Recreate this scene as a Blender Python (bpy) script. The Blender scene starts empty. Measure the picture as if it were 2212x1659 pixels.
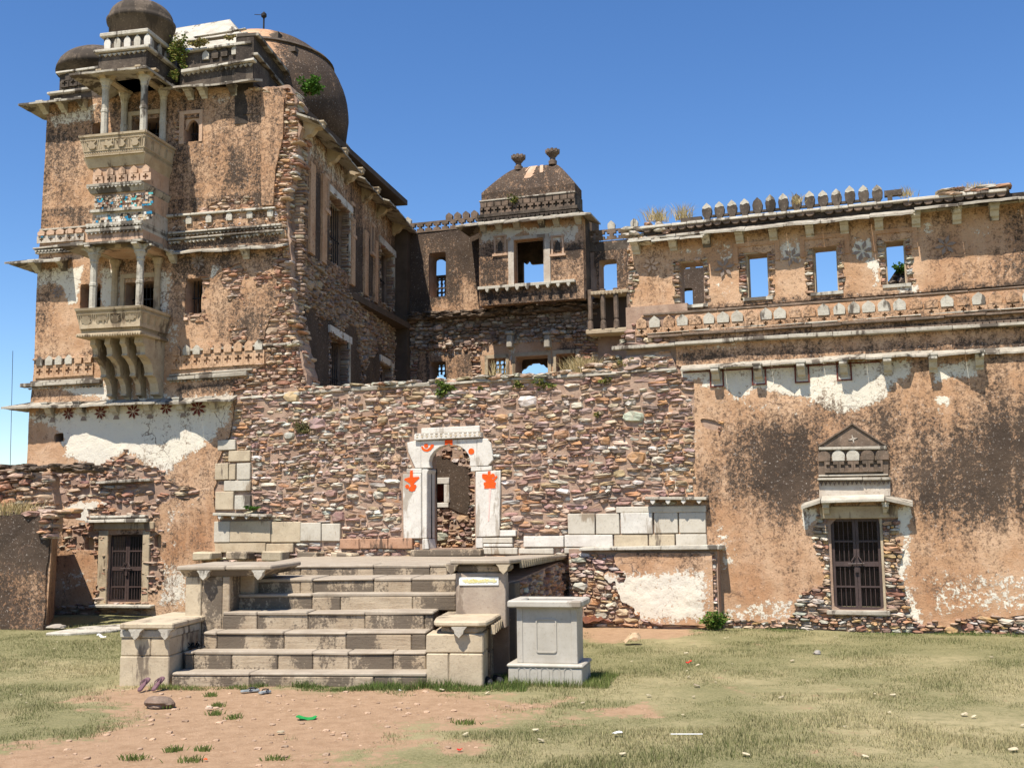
import bpy, math, random
import numpy as np
from math import radians, sin, cos, pi, atan, atan2, sqrt
from mathutils import Matrix
random.seed(7); RNG = np.random.default_rng(7)
SC = bpy.context.scene; COL = SC.collection

# ------------------------------------------------------------------ camera, world, sun, exposure
FOC, PX, PY, PITCH, ROLL = 2359., 1106., 829.5, atan(281/2359.), .012   # in 2212 px wide photo pixels
CAM = np.array([0, 0, 2.5])
FW = np.array([0, cos(PITCH), sin(PITCH)]); UP = np.array([0, -sin(PITCH), cos(PITCH)]); RT = np.array([1., 0, 0])
cd = bpy.data.cameras.new('camera'); co = bpy.data.objects.new('camera', cd); COL.objects.link(co)
cd.sensor_width = 36; cd.lens = 36*FOC/2212; cd.clip_end = 3000
_r = RT*cos(ROLL) - UP*sin(ROLL); _u = UP*cos(ROLL) + RT*sin(ROLL)
co.matrix_world = Matrix(((_r[0], _u[0], -FW[0], 0), (_r[1], _u[1], -FW[1], 0), (_r[2], _u[2], -FW[2], 2.5), (0, 0, 0, 1)))
SC.camera = co
SUN_EL, SUN_AZ = radians(61), radians(209)       # azimuth of the sun, clockwise from +Y
wd = bpy.data.worlds.new('World'); SC.world = wd; wd.use_nodes = True
nt = wd.node_tree; bg = nt.nodes['Background']
sky = nt.nodes.new('ShaderNodeTexSky'); sky.sky_type = 'NISHITA'; sky.sun_disc = False
sky.sun_elevation = SUN_EL; sky.sun_rotation = SUN_AZ; sky.air_density = 1.0; sky.dust_density = .1; sky.ozone_density = 3.6; sky.altitude = 400
hs = nt.nodes.new('ShaderNodeHueSaturation'); hs.inputs['Saturation'].default_value = 1.2; hs.inputs['Hue'].default_value = .506
nt.links.new(sky.outputs[0], hs.inputs['Color']); nt.links.new(hs.outputs[0], bg.inputs[0]); bg.inputs[1].default_value = .10
sd = bpy.data.lights.new('sun', 'SUN'); sd.energy = 4.6; sd.angle = radians(.55); sd.color = (1, .94, .84)
so = bpy.data.objects.new('sun', sd); COL.objects.link(so)
_d = np.array([sin(SUN_AZ)*cos(SUN_EL), cos(SUN_AZ)*cos(SUN_EL), sin(SUN_EL)])
so.location = _d*60
from mathutils import Vector
so.rotation_euler = Vector(_d).to_track_quat('Z', 'Y').to_euler()
SC.view_settings.view_transform = 'Standard'; SC.view_settings.look = 'None'
SC.view_settings.gamma = 1; SC.view_settings.use_curve_mapping = False; SC.view_settings.exposure = .75
SC.cycles.max_bounces = 6; SC.cycles.diffuse_bounces = 2

# ------------------------------------------------------------------ survey: photo readings to metric points
def ray(px, py):
    dx, dy = px-PX, py-PY
    return RT*(dx-ROLL*dy) - UP*(dy+ROLL*dx) + FW*FOC
def gp(px, py, z=.05):                    # point of a level plane
    d = ray(px, py); return CAM + d*((z-2.5)/d[2])
class Fr:                                 # an upright wall plane: u along it, y into it, z up
    def __init__(s, o, deg):
        s.o = np.array(o[:2], float); s.th = radians(deg); c, n = cos(s.th), sin(s.th)
        s.t = np.array([c, -n]); s.n = np.array([n, c])
    def L(s, px, py, y=0.):
        d = ray(px, py); k = (y-(CAM[:2]-s.o)@s.n)/(d[:2]@s.n); p = CAM+k*d; q = p[:2]-s.o
        return float(q@s.t), float(p[2])
    def W(s, u, y): return s.o+u*s.t+y*s.n
    def world(s, v):
        v = np.asarray(v, float); w = np.empty_like(v)
        w[:, :2] = s.o+v[:, :1]*s.t+v[:, 1:2]*s.n; w[:, 2] = v[:, 2]; return w
    def local(s, w):
        w = np.asarray(w, float); v = np.empty_like(w); q = w[:, :2]-s.o
        v[:, 0] = q@s.t; v[:, 1] = q@s.n; v[:, 2] = w[:, 2]; return v
_d0 = ray(1850, 1345); M = Fr((CAM+_d0/_d0[1]*22.9), 20)               # rubble wall and east wing
_u0, _ = M.L(500, 1300); T = Fr(M.W(_u0, 0), 12)                        # tower front
S = Fr(T.W(1.7, 0), -83)                                                # tower's court side
B = Fr(S.W(11.4, 0), 18)                                                # far side of the court
_g = gp(569.6, 1479.8, .05); ST = Fr(_g, 6)                             # stairs
G = Fr((0, 0), 0)                                                       # plain world axes
q1 = lambda x, y: (x/3, y/3)
q2 = lambda x, y: (737.3+x/3, y/3)
q3 = lambda x, y: (1474.7+x/3, y/3)
q4 = lambda x, y: (x/3, 552.7+y/3)
q5 = lambda x, y: (737.3+x/3, 552.7+y/3)
q6 = lambda x, y: (1474.7+x/3, 552.7+y/3)
q7 = lambda x, y: (x/3, 1105.4+y/3)
qs = lambda x, y: (222.7+x*.4955, 1142.9+y*.4955)
k4 = lambda x, y: (.58612*(900+x/1.844), .58612*(600+y/1.844))
kd = lambda x, y: (.58612*(2900+x/2.0745), .58612*(1550+y/2.0745))     # east door
ka = lambda x, y: (.58612*(1450+x/3.3186), .58612*(1550+y/3.3186))     # arch

# ------------------------------------------------------------------ noise
_LAT = RNG.random((256, 256))
def vnoise(x, y, f=1., seed=0):
    x = np.asarray(x)*f+seed*17.3; y = np.asarray(y)*f+seed*9.7
    xi = np.floor(x).astype(int); yi = np.floor(y).astype(int); a = x-xi; b = y-yi
    a = a*a*(3-2*a); b = b*b*(3-2*b); g = lambda i, j: _LAT[(xi+i) & 255, (yi+j) & 255]
    return (g(0, 0)*(1-a)+g(1, 0)*a)*(1-b)+(g(0, 1)*(1-a)+g(1, 1)*a)*b
def fbm(x, y, f=1., seed=0, n=4):
    s = 0; w = .5
    for i in range(n): s = s+w*vnoise(x, y, f*2**i, seed+i); w /= 2
    return s/(1-.5**n)
def sdpoly(U, Z, P):                       # signed distance, positive inside
    P = np.asarray(P, float); n = len(P); d = np.full(U.shape, 1e9); ins = np.zeros(U.shape, bool)
    for i in range(n):
        a = P[i]; b = P[(i+1) % n]; e = b-a; wx = U-a[0]; wz = Z-a[1]
        t = np.clip((wx*e[0]+wz*e[1])/max(e@e, 1e-12), 0, 1)
        d = np.minimum(d, (wx-e[0]*t)**2+(wz-e[1]*t)**2)
        if a[1] != b[1]:
            c = (a[1] > Z) != (b[1] > Z)
            ins ^= c & (U < (b[0]-a[0])*(Z-a[1])/(b[1]-a[1])+a[0])
    d = np.sqrt(d); return np.where(ins, d, -d)
def sdbox(U, Z, u0, z0, u1, z1):
    dx = np.abs(U-(u0+u1)/2)-abs(u1-u0)/2; dz = np.abs(Z-(z0+z1)/2)-abs(z1-z0)/2
    return -(np.minimum(np.maximum(dx, dz), 0)+np.hypot(np.maximum(dx, 0), np.maximum(dz, 0)))
def PL(fr, pts, y=0.): return [fr.L(*p, y) for p in pts]

# ------------------------------------------------------------------ materials
MATS = {}
class NB:
    def __init__(s, name):
        s.m = bpy.data.materials.new(name); s.m.use_nodes = True; s.t = s.m.node_tree; s.p = s.t.nodes['Principled BSDF']
        s.p.inputs['Specular IOR Level'].default_value = .15; s.p.inputs['Roughness'].default_value = .95
        MATS[name] = s.m; s.tc = s.t.nodes.new('ShaderNodeNewGeometry').outputs['Position']
    def n(s, kind, **kw):
        o = s.t.nodes.new('ShaderNode'+kind)
        for k, v in kw.items(): setattr(o, k, v)
        return o
    def link(s, a, b):
        if isinstance(a, (int, float)): b.default_value = a
        elif isinstance(a, tuple): b.default_value = (*a, 1) if len(a) == 3 and b.type == 'RGBA' else a
        else: s.t.links.new(a, b)
    def noise(s, scale, detail=5, rough=.6, vec=None, stretch=None, dist=0):
        o = s.n('TexNoise'); o.inputs['Scale'].default_value = scale; o.inputs['Detail'].default_value = detail; o.inputs['Roughness'].default_value = rough; o.inputs['Distortion'].default_value = dist
        v = vec or s.tc
        if stretch:
            m = s.n('Mapping'); m.inputs['Scale'].default_value = stretch; s.link(v, m.inputs['Vector']); v = m.outputs[0]
        s.link(v, o.inputs['Vector']); return o.outputs['Fac']
    def ma(s, op, a, b=0., c=None):
        o = s.n('Math', operation=op); s.link(a, o.inputs[0]); s.link(b, o.inputs[1])
        if c is not None: s.link(c, o.inputs[2])
        return o.outputs[0]
    def ss(s, v, lo, hi):
        o = s.n('MapRange', interpolation_type='SMOOTHSTEP'); s.link(v, o.inputs[0]); o.inputs[1].default_value = lo; o.inputs[2].default_value = hi; return o.outputs[0]
    def mix(s, f, a, b, mode='MIX'):
        o = s.n('Mix', data_type='RGBA', blend_type=mode); s.link(f, o.inputs[0]); s.link(a, o.inputs[6]); s.link(b, o.inputs[7]); return o.outputs[2]
    def attr(s, name, kind='GEOMETRY'):
        o = s.n('Attribute'); o.attribute_name = name; o.attribute_type = kind; return o
    def bump(s, h, strength=.5, dist=.02):
        o = s.n('Bump'); o.inputs['Strength'].default_value = strength; o.inputs['Distance'].default_value = dist; s.link(h, o.inputs['Height']); s.link(o.outputs[0], s.p.inputs['Normal'])
    def out(s, c, rough=None):
        s.link(c, s.p.inputs['Base Color'])
        if rough is not None: s.p.inputs['Roughness'].default_value = rough
        return s.m

def mat_plaster():
    b = NB('plaster'); a = b.attr('mask'); sp = b.n('SeparateColor'); b.link(a.outputs['Color'], sp.inputs[0]); W, D, K = sp.outputs
    n1 = b.noise(1.1, 6, .62); n2 = b.noise(6, 7, .68); n3 = b.noise(26, 6, .75); n4 = b.noise(70, 4, .7)
    nd = b.noise(11, 7, .74, dist=.4); nv = b.noise(3.4, 5, .65, stretch=(1, 1, .13))
    base = b.mix(b.ss(n1, .38, .62), (.44, .255, .142), (.53, .345, .215))
    base = b.mix(b.ma('MULTIPLY', b.ss(n2, .5, .72), .6), base, (.56, .39, .27))
    base = b.mix(b.ma('MULTIPLY', b.ss(n3, .52, .66), .6), base, (.31, .18, .11))
    base = b.mix(b.ma('MULTIPLY', K, b.ss(nv, .3, .6)), base, (.36, .175, .085))
    nm = b.noise(15, 5, .72, dist=.3); tw = b.ma('ADD', b.ma('ADD', W, b.ma('MULTIPLY', b.ma('SUBTRACT', n2, .5), 1.0)), b.ma('MULTIPLY', b.ma('SUBTRACT', nm, .5), 1.15))
    wcol = b.mix(b.ss(n1, .3, .7), (.72, .65, .52), (.66, .60, .50))
    wcol = b.mix(b.ma('MULTIPLY', b.ss(n3, .55, .7), .35), wcol, (.56, .45, .34))
    c = b.mix(b.ss(tw, .53, .585), base, wcol)
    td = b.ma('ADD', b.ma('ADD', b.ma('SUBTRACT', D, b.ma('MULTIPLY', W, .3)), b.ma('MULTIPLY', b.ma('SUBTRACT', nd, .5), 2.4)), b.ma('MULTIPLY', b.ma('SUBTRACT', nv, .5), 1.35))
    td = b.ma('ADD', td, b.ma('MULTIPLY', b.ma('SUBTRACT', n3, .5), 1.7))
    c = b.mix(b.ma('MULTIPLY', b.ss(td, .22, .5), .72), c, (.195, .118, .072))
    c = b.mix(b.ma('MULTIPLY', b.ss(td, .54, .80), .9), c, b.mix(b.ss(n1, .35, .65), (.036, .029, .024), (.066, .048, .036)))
    fl = b.noise(21, 5, .78); c = b.mix(b.ma('MULTIPLY', b.ss(fl, .605, .645), b.ma('MULTIPLY', b.ss(D, .1, .5), .7)), c, (.55, .47, .40))
    vm = b.n('VectorMath', operation='MULTIPLY_ADD'); nn = b.n('TexNoise'); nn.inputs['Scale'].default_value = 1.7; nn.inputs['Detail'].default_value = 5; b.link(b.tc, nn.inputs['Vector']); b.link(nn.outputs['Color'], vm.inputs[0]); vm.inputs[1].default_value = (.9, .9, .9); b.link(b.tc, vm.inputs[2])
    vo = b.n('TexVoronoi', feature='DISTANCE_TO_EDGE'); vo.inputs['Scale'].default_value = .95; b.link(vm.outputs[0], vo.inputs['Vector'])
    ck = b.ma('MULTIPLY', b.ma('SUBTRACT', 1., b.ss(vo.outputs['Distance'], .004, .014)), b.ss(b.noise(.8, 3, .5), .52, .60)); c = b.mix(b.ma('MULTIPLY', ck, .75), c, (.13, .085, .06))
    h = b.ma('ADD', b.ma('MULTIPLY', n2, .6), b.ma('ADD', b.ma('MULTIPLY', n3, .35), b.ma('MULTIPLY', b.ss(tw, .53, .6), .12)))
    b.bump(h, .8, .045); return b.out(c)

def mat_stone(name, kind):
    b = NB(name)
    if kind == 'OBJECT':
        o = b.n('ObjectInfo'); base = o.outputs['Color']; rnd = o.outputs['Random']
        cv = b.n('CombineXYZ'); b.link(rnd, cv.inputs[0]); b.link(rnd, cv.inputs[1]); add = b.n('VectorMath', operation='MULTIPLY_ADD')
        b.link(cv.outputs[0], add.inputs[0]); add.inputs[1].default_value = (37, 91, 13); geo = b.n('NewGeometry'); b.link(geo.outputs['Position'], add.inputs[2]); v = add.outputs[0]
    else: base = b.attr('Col').outputs['Color']; geo = b.n('NewGeometry'); v = geo.outputs['Position']
    n1 = b.noise(7, 6, .65, v); n2 = b.noise(34, 5, .7, v); n3 = b.noise(3, 4, .6, v, stretch=(1, 1, 5))
    c = b.mix(b.ma('MULTIPLY', b.ss(n1, .42, .7), .55), base, (.40, .30, .22))
    c = b.mix(b.ma('MULTIPLY', b.ss(n3, .5, .75), .45), c, (.22, .135, .10))
    c = b.mix(b.ma('MULTIPLY', b.ss(n2, .56, .72), .5), c, (.10, .07, .055))
    b.bump(b.ma('ADD', b.ma('MULTIPLY', n1, .6), b.ma('MULTIPLY', n2, .4)), .7, .03); return b.out(c)

def mat_simple(name, c1, c2, c3=None, sc=(4, 30), bump=.4, rough=.9, streak=0, dark=(.06, .045, .035), spec=.15):
    b = NB(name); n1 = b.noise(sc[0], 6, .65); n2 = b.noise(sc[1], 5, .7)
    c = b.mix(b.ss(n1, .35, .68), c1, c2)
    if c3: c = b.mix(b.ma('MULTIPLY', b.ss(n2, .54, .7), .6), c, c3)
    if streak:
        nv = b.noise(2.1, 6, .7, stretch=(1, 1, .18)); nb = b.noise(.9, 4, .6)
        f = b.ss(b.ma('ADD', b.ma('MULTIPLY', nv, .7), b.ma('MULTIPLY', nb, .4)), .615-.075*streak, .665-.075*streak)
        c = b.mix(b.ma('MULTIPLY', f, .85), c, dark)
    if bump: b.bump(b.ma('ADD', n1, b.ma('MULTIPLY', n2, .6)), bump, .02)
    b.p.inputs['Specular IOR Level'].default_value = spec
    return b.out(c, rough)
mat_plaster(); mat_stone('stone', 'OBJECT'); mat_stone('stone_mass', 'COL')
mat_simple('mortar', (.29, .19, .135), (.39, .275, .20), (.18, .12, .09), (3, 22), .9)
mat_simple('slab', (.40, .36, .29), (.30, .26, .205), (.16, .13, .10), (3, 24), .5, streak=.75)
mat_simple('slab_pale', (.50, .46, .38), (.38, .34, .275), (.22, .185, .14), (3, 24), .6, streak=.45)
mat_simple('sandstone', (.46, .37, .25), (.36, .275, .18), (.24, .17, .11), (3, 26), .5, streak=.25, dark=(.14, .10, .065))
def mat_step():
    b = NB('step_stone'); geo = b.n('NewGeometry').outputs['Position']; rnd = b.n('ObjectInfo').outputs['Random']; cv = b.n('CombineXYZ'); b.link(b.ma('MULTIPLY', rnd, 19.), cv.inputs[1]); ad = b.n('VectorMath', operation='ADD'); b.link(geo, ad.inputs[0]); b.link(cv.outputs[0], ad.inputs[1])
    n1 = b.noise(2.5, 6, .65, geo); n2 = b.noise(26, 5, .7, geo); bl = b.noise(1.5, 5, .62, ad.outputs[0], (1, 1, .45)); gr = b.noise(9, 5, .7, geo, (.25, .25, 2.2))
    c = b.mix(b.ss(n1, .35, .68), (.42, .335, .235), (.34, .26, .175)); c = b.mix(b.ma('MULTIPLY', b.ss(gr, .5, .66), .4), c, (.25, .175, .115)); c = b.mix(b.ma('MULTIPLY', b.ss(n2, .54, .7), .5), c, (.20, .145, .10))
    f = b.ss(b.ma('ADD', b.ma('ADD', bl, b.ma('MULTIPLY', b.ma('SUBTRACT', n2, .5), .35)), b.ma('MULTIPLY', b.ma('SUBTRACT', rnd, .5), .16)), .465, .545); c = b.mix(b.ma('MULTIPLY', f, .84), c, (.095, .075, .057))
    b.bump(b.ma('ADD', n1, b.ma('ADD', b.ma('MULTIPLY', n2, .6), gr)), .6, .02); return b.out(c)
mat_step()
mat_simple('tread_stone', (.38, .32, .245), (.30, .245, .185), (.22, .175, .13), (2.5, 26), .4)
mat_simple('pedestal_stone', (.50, .41, .285), (.40, .32, .22), (.25, .19, .13), (2.5, 26), .55, streak=.45, dark=(.13, .10, .075))
mat_simple('marble', (.62, .58, .51), (.53, .485, .42), (.36, .31, .25), (3, 20), .45, .75, streak=.45, dark=(.33, .28, .22))
mat_simple('planter_marble', (.44, .405, .345), (.375, .34, .28), (.29, .25, .195), (3, 30), .2, .6, streak=.3, dark=(.22, .175, .13), spec=.3)
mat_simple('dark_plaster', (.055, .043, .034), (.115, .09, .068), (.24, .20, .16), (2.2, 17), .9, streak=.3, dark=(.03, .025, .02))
mat_simple('black_plaster', (.035, .028, .023), (.07, .054, .042), (.15, .12, .095), (2.5, 20), .7)
mat_simple('dome_plaster', (.075, .058, .044), (.13, .10, .075), (.26, .20, .15), (1.6, 16), .6, streak=.55, dark=(.05, .04, .032))
mat_simple('pale_plaster', (.52, .46, .38), (.42, .34, .26), (.24, .18, .13), (2, 14), .7, streak=.3, dark=(.2, .15, .11))
mat_simple('pink_plaster', (.46, .295, .19), (.54, .38, .27), (.30, .19, .125), (3, 20), .7, streak=.3, dark=(.17, .115, .08))
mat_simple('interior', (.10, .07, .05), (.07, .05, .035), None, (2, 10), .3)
mat_simple('iron', (.055, .036, .032), (.075, .048, .042), (.04, .027, .024), (6, 40), .2, .55, spec=.35)
mat_simple('black_iron', (.018, .016, .015), (.03, .026, .024), None, (6, 40), .2, .6)
mat_simple('orange_paint', (.82, .10, .012), (.74, .075, .01), None, (6, 40), .3, .7)
mat_simple('pink_stain', (.66, .42, .36), (.70, .52, .46), None, (6, 40), .3, .8)
mat_simple('red_paint', (.11, .03, .026), (.17, .055, .04), None, (9, 40), .1, .9)
mat_simple('grey_paint', (.22, .17, .14), (.27, .21, .17), None, (9, 40), .1, .9)
mat_simple('tile_blue', (.02, .16, .30), (.04, .24, .34), None, (6, 30), .1, .4, spec=.4)
mat_simple('tile_green', (.07, .33, .33), (.12, .40, .38), None, (6, 30), .1, .4, spec=.4)
mat_simple('rust', (.20, .075, .04), (.13, .055, .035), (.30, .14, .075), (4, 24), .4, .8)
mat_simple('paper', (.78, .77, .72), (.70, .68, .62), None, (9, 40), .1, .7)
mat_simple('yellow_print', (.58, .50, .16), (.66, .62, .40), (.30, .34, .20), (25, 60), .1, .7)
mat_simple('purple_rubber', (.13, .07, .08), (.17, .095, .105), None, (12, 60), .2, .6)
mat_simple('grey_rubber', (.30, .32, .32), (.22, .25, .25), None, (12, 60), .2, .6)
mat_simple('black_rubber', (.02, .02, .022), (.03, .03, .033), None, (12, 60), .2, .5)
mat_simple('pale_leaf', (.52, .38, .24), (.40, .28, .17), None, (8, 30), .3, .8)
mat_simple('white_litter', (.75, .74, .70), (.68, .66, .62), None, (8, 30), .3, .8)
mat_simple('green_cloth', (.02, .22, .05), (.03, .28, .08), None, (8, 30), .3, .8)
mat_simple('red_litter', (.6, .03, .02), (.5, .03, .02), None, (8, 30), .3, .8)
def mat_leaf(name, kind='Col'):
    b = NB(name); a = b.attr('Col').outputs['Color']; n = b.noise(3, 3)
    c = b.mix(b.ma('MULTIPLY', n, .3), a, (.10, .13, .03)); b.p.inputs['Subsurface Weight'].default_value = 0
    tr = b.n('BsdfTranslucent'); b.link(c, tr.inputs[0]); mx = b.n('MixShader'); mx.inputs[0].default_value = .25
    b.link(b.p.outputs[0], mx.inputs[1]); b.link(tr.outputs[0], mx.inputs[2]); b.link(mx.outputs[0], b.t.nodes['Material Output'].inputs[0]); return b.out(c)
mat_leaf('leaf')
def mat_ground():
    b = NB('soil'); a = b.attr('mask'); sp = b.n('SeparateColor'); b.link(a.outputs['Color'], sp.inputs[0]); Gm, Dr, _ = sp.outputs
    n1 = b.noise(.8, 5, .6); n2 = b.noise(5, 6, .68); n3 = b.noise(28, 5, .7); n4 = b.noise(90, 3, .6)
    soil = b.mix(b.ss(n2, .35, .7), (.41, .265, .160), (.32, .20, .115)); soil = b.mix(b.ma('MULTIPLY', b.ss(n3, .5, .7), .6), soil, (.50, .35, .225))
    soil = b.mix(b.ma('MULTIPLY', b.ss(n4, .58, .7), .5), soil, (.22, .13, .085))
    gr = b.mix(b.ss(n3, .38, .62), (.185, .172, .078), (.275, .245, .122)); gr = b.mix(b.ma('MULTIPLY', b.ss(n2, .48, .72), .7), gr, (.31, .27, .13))
    gr = b.mix(b.ma('MULTIPLY', b.ss(n4, .56, .7), .45), gr, (.09, .10, .035))
    gr = b.mix(b.ma('MULTIPLY', Dr, b.ss(n2, .25, .6)), gr, (.40, .33, .18))
    t = b.ma('ADD', b.ma('ADD', Gm, b.ma('MULTIPLY', b.ma('SUBTRACT', n2, .5), .9)), b.ma('MULTIPLY', b.ma('SUBTRACT', n3, .5), .7))
    c = b.mix(b.ss(t, .42, .6), soil, gr)
    b.bump(b.ma('ADD', b.ma('MULTIPLY', n3, .7), b.ma('MULTIPLY', n4, .5)), 1., .03); return b.out(c)
mat_ground()
mat_simple('dry_stem', (.20, .16, .08), (.14, .11, .05), None, (9, 40), .1)
mat_simple('marble_old', (.52, .47, .385), (.44, .39, .31), (.30, .25, .19), (2.4, 20), .4, .8, streak=.35, dark=(.24, .18, .12))
mat_simple('step_stone_pale', (.40, .325, .25), (.33, .26, .20), (.24, .18, .14), (2.5, 26), .5, streak=.35, dark=(.2, .15, .11))
mat_simple('red_sand', (.42, .25, .16), (.36, .20, .12), (.22, .13, .09), (3, 24), .5, streak=.3)
mat_simple('stained_panel', (.10, .075, .055), (.20, .14, .10), (.34, .27, .21), (3, 22), .6)

# ------------------------------------------------------------------ objects
ROOTS = {}
def root(name, label, cat, fr=G, at=None, group=None, kind=None):
    o = bpy.data.objects.new(name, None); COL.objects.link(o); o.empty_display_size = .2
    z = 0
    if at is not None: fr = Fr(at, np.degrees(fr.th)); z = at[2] if len(at) > 2 else 0
    o.location = (*fr.o, z); o.rotation_euler = (0, 0, -fr.th); ROOTS[o.name] = (fr, z)
    tag(o, label, cat, group, kind); return o
def tag(o, label=None, cat=None, group=None, kind=None):
    if label: o['label'] = label
    if cat: o['category'] = cat
    if group: o['group'] = group
    if kind: o['kind'] = kind
def topof(p):
    while p.parent: p = p.parent
    return p
def put(name, me, mat, parent, fr=None):
    o = bpy.data.objects.new(name, me); COL.objects.link(o)
    if mat and not me.materials: me.materials.append(MATS[mat])
    if parent: o.parent = parent
    return o
def mesh(name, v, f, fr=None, parent=None, smooth=False):
    """v in frame fr, turned into the frame of the thing the part belongs to"""
    v = np.asarray(v, float)
    if parent is not None:
        rf, rz = ROOTS[topof(parent).name]
        if fr is not None and fr is not rf: v = rf.local(fr.world(v))
        v = v.copy(); v[:, 2] -= rz
    elif fr is not None: v = fr.world(v)
    me = bpy.data.meshes.new(name); me.from_pydata(v.tolist(), [], [list(map(int, q)) for q in f]); me.update()
    if smooth: me.polygons.foreach_set('use_smooth', [True]*len(me.polygons))
    return me
def setcol(me, name, arr):
    a = me.color_attributes.new(name, 'FLOAT_COLOR', 'POINT'); c = np.ones((len(me.vertices), 4), np.float32); c[:, :arr.shape[1]] = arr
    a.data.foreach_set('color', c.ravel())

class MB:
    def __init__(s): s.v = []; s.f = []; s.c = []
    def add(s, v, f, c=None):
        o = len(s.v); s.v += [tuple(p) for p in v]; s.f += [[i+o for i in q] for q in f]
        if c is not None: s.c += [c]*len(v)
        return s
    def hexa(s, p, c=None):                # 8 corners: bottom ring, top ring
        return s.add(p, [(3, 2, 1, 0), (4, 5, 6, 7), (0, 1, 5, 4), (1, 2, 6, 5), (2, 3, 7, 6), (3, 0, 4, 7)], c)
    def box(s, u0, u1, y0, y1, z0, z1, c=None, j=0.):
        p = [(u0, y0, z0), (u1, y0, z0), (u1, y1, z0), (u0, y1, z0), (u0, y0, z1), (u1, y0, z1), (u1, y1, z1), (u0, y1, z1)]
        if j: p = [tuple(q+random.uniform(-j, j) for q in r) for r in p]
        return s.hexa(p, c)
    def prism(s, poly, y0, y1, c=None):    # outline in (u, z), seen from the front anticlockwise
        n = len(poly); a = sum(poly[i][0]*poly[(i+1) % n][1]-poly[(i+1) % n][0]*poly[i][1] for i in range(n))
        if a < 0: poly = poly[::-1]
        v = [(p[0], y0, p[1]) for p in poly]+[(p[0], y1, p[1]) for p in poly]
        return s.add(v, [tuple(range(n)), tuple(range(2*n-1, n-1, -1))]+[(i, n+i, n+(i+1) % n, (i+1) % n) for i in range(n)], c)
    def slabpoly(s, poly, z0, z1, c=None): # outline in (u, y)
        n = len(poly); a = sum(poly[i][0]*poly[(i+1) % n][1]-poly[(i+1) % n][0]*poly[i][1] for i in range(n))
        if a < 0: poly = poly[::-1]
        v = [(*p, z0) for p in poly]+[(*p, z1) for p in poly]
        return s.add(v, [tuple(range(n))[::-1], tuple(range(n, 2*n))]+[(i, (i+1) % n, n+(i+1) % n, n+i) for i in range(n)], c)
    def lathe(s, prof, n=24, cu=0., cy=0., a0=0., sy=1., c=None):
        v = []; f = []
        for r, z in prof:
            for k in range(n): a = a0+2*pi*k/n; v.append((cu+r*cos(a), cy+sy*r*sin(a), z))
        for i in range(len(prof)-1):
            for k in range(n): f.append((i*n+k, i*n+(k+1) % n, (i+1)*n+(k+1) % n, (i+1)*n+k))
        f.append(tuple(range((len(prof)-1)*n, len(prof)*n))); f.append(tuple(range(n))[::-1])
        return s.add(v, f, c)
    def tube(s, pts, r, n=6, c=None):
        pts = [np.array(p, float) for p in pts]; v = []; f = []
        for i, p in enumerate(pts):
            d = pts[min(i+1, len(pts)-1)]-pts[max(i-1, 0)]; d /= np.linalg.norm(d)+1e-9
            a = np.cross(d, (0, 0, 1) if abs(d[2]) < .9 else (1, 0, 0)); a /= np.linalg.norm(a); b = np.cross(d, a)
            rr = r[i] if isinstance(r, (list, tuple)) else r
            for k in range(n): v.append(p+rr*(cos(2*pi*k/n)*a+sin(2*pi*k/n)*b))
        for i in range(len(pts)-1):
            for k in range(n): f.append((i*n+k, (i)*n+(k+1) % n, (i+1)*n+(k+1) % n, (i+1)*n+k))
        f += [tuple(range(n))[::-1], tuple(range((len(pts)-1)*n, len(pts)*n))]
        return s.add(v, f, c)
    def build(s, name, mat, parent=None, fr=None, smooth=False, mask=None, bevel=0):
        me = mesh(name, s.v, s.f, fr, parent, smooth)
        if s.c: setcol(me, 'Col', np.array(s.c))
        if mask is not None: setcol(me, 'mask', np.tile(np.array(mask, float), (len(s.v), 1)))
        o = put(name, me, mat, parent)
        if bevel: b = o.modifiers.new('bevel', 'BEVEL'); b.width = bevel; b.segments = 1; b.limit_method = 'ANGLE'
        return o

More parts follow.
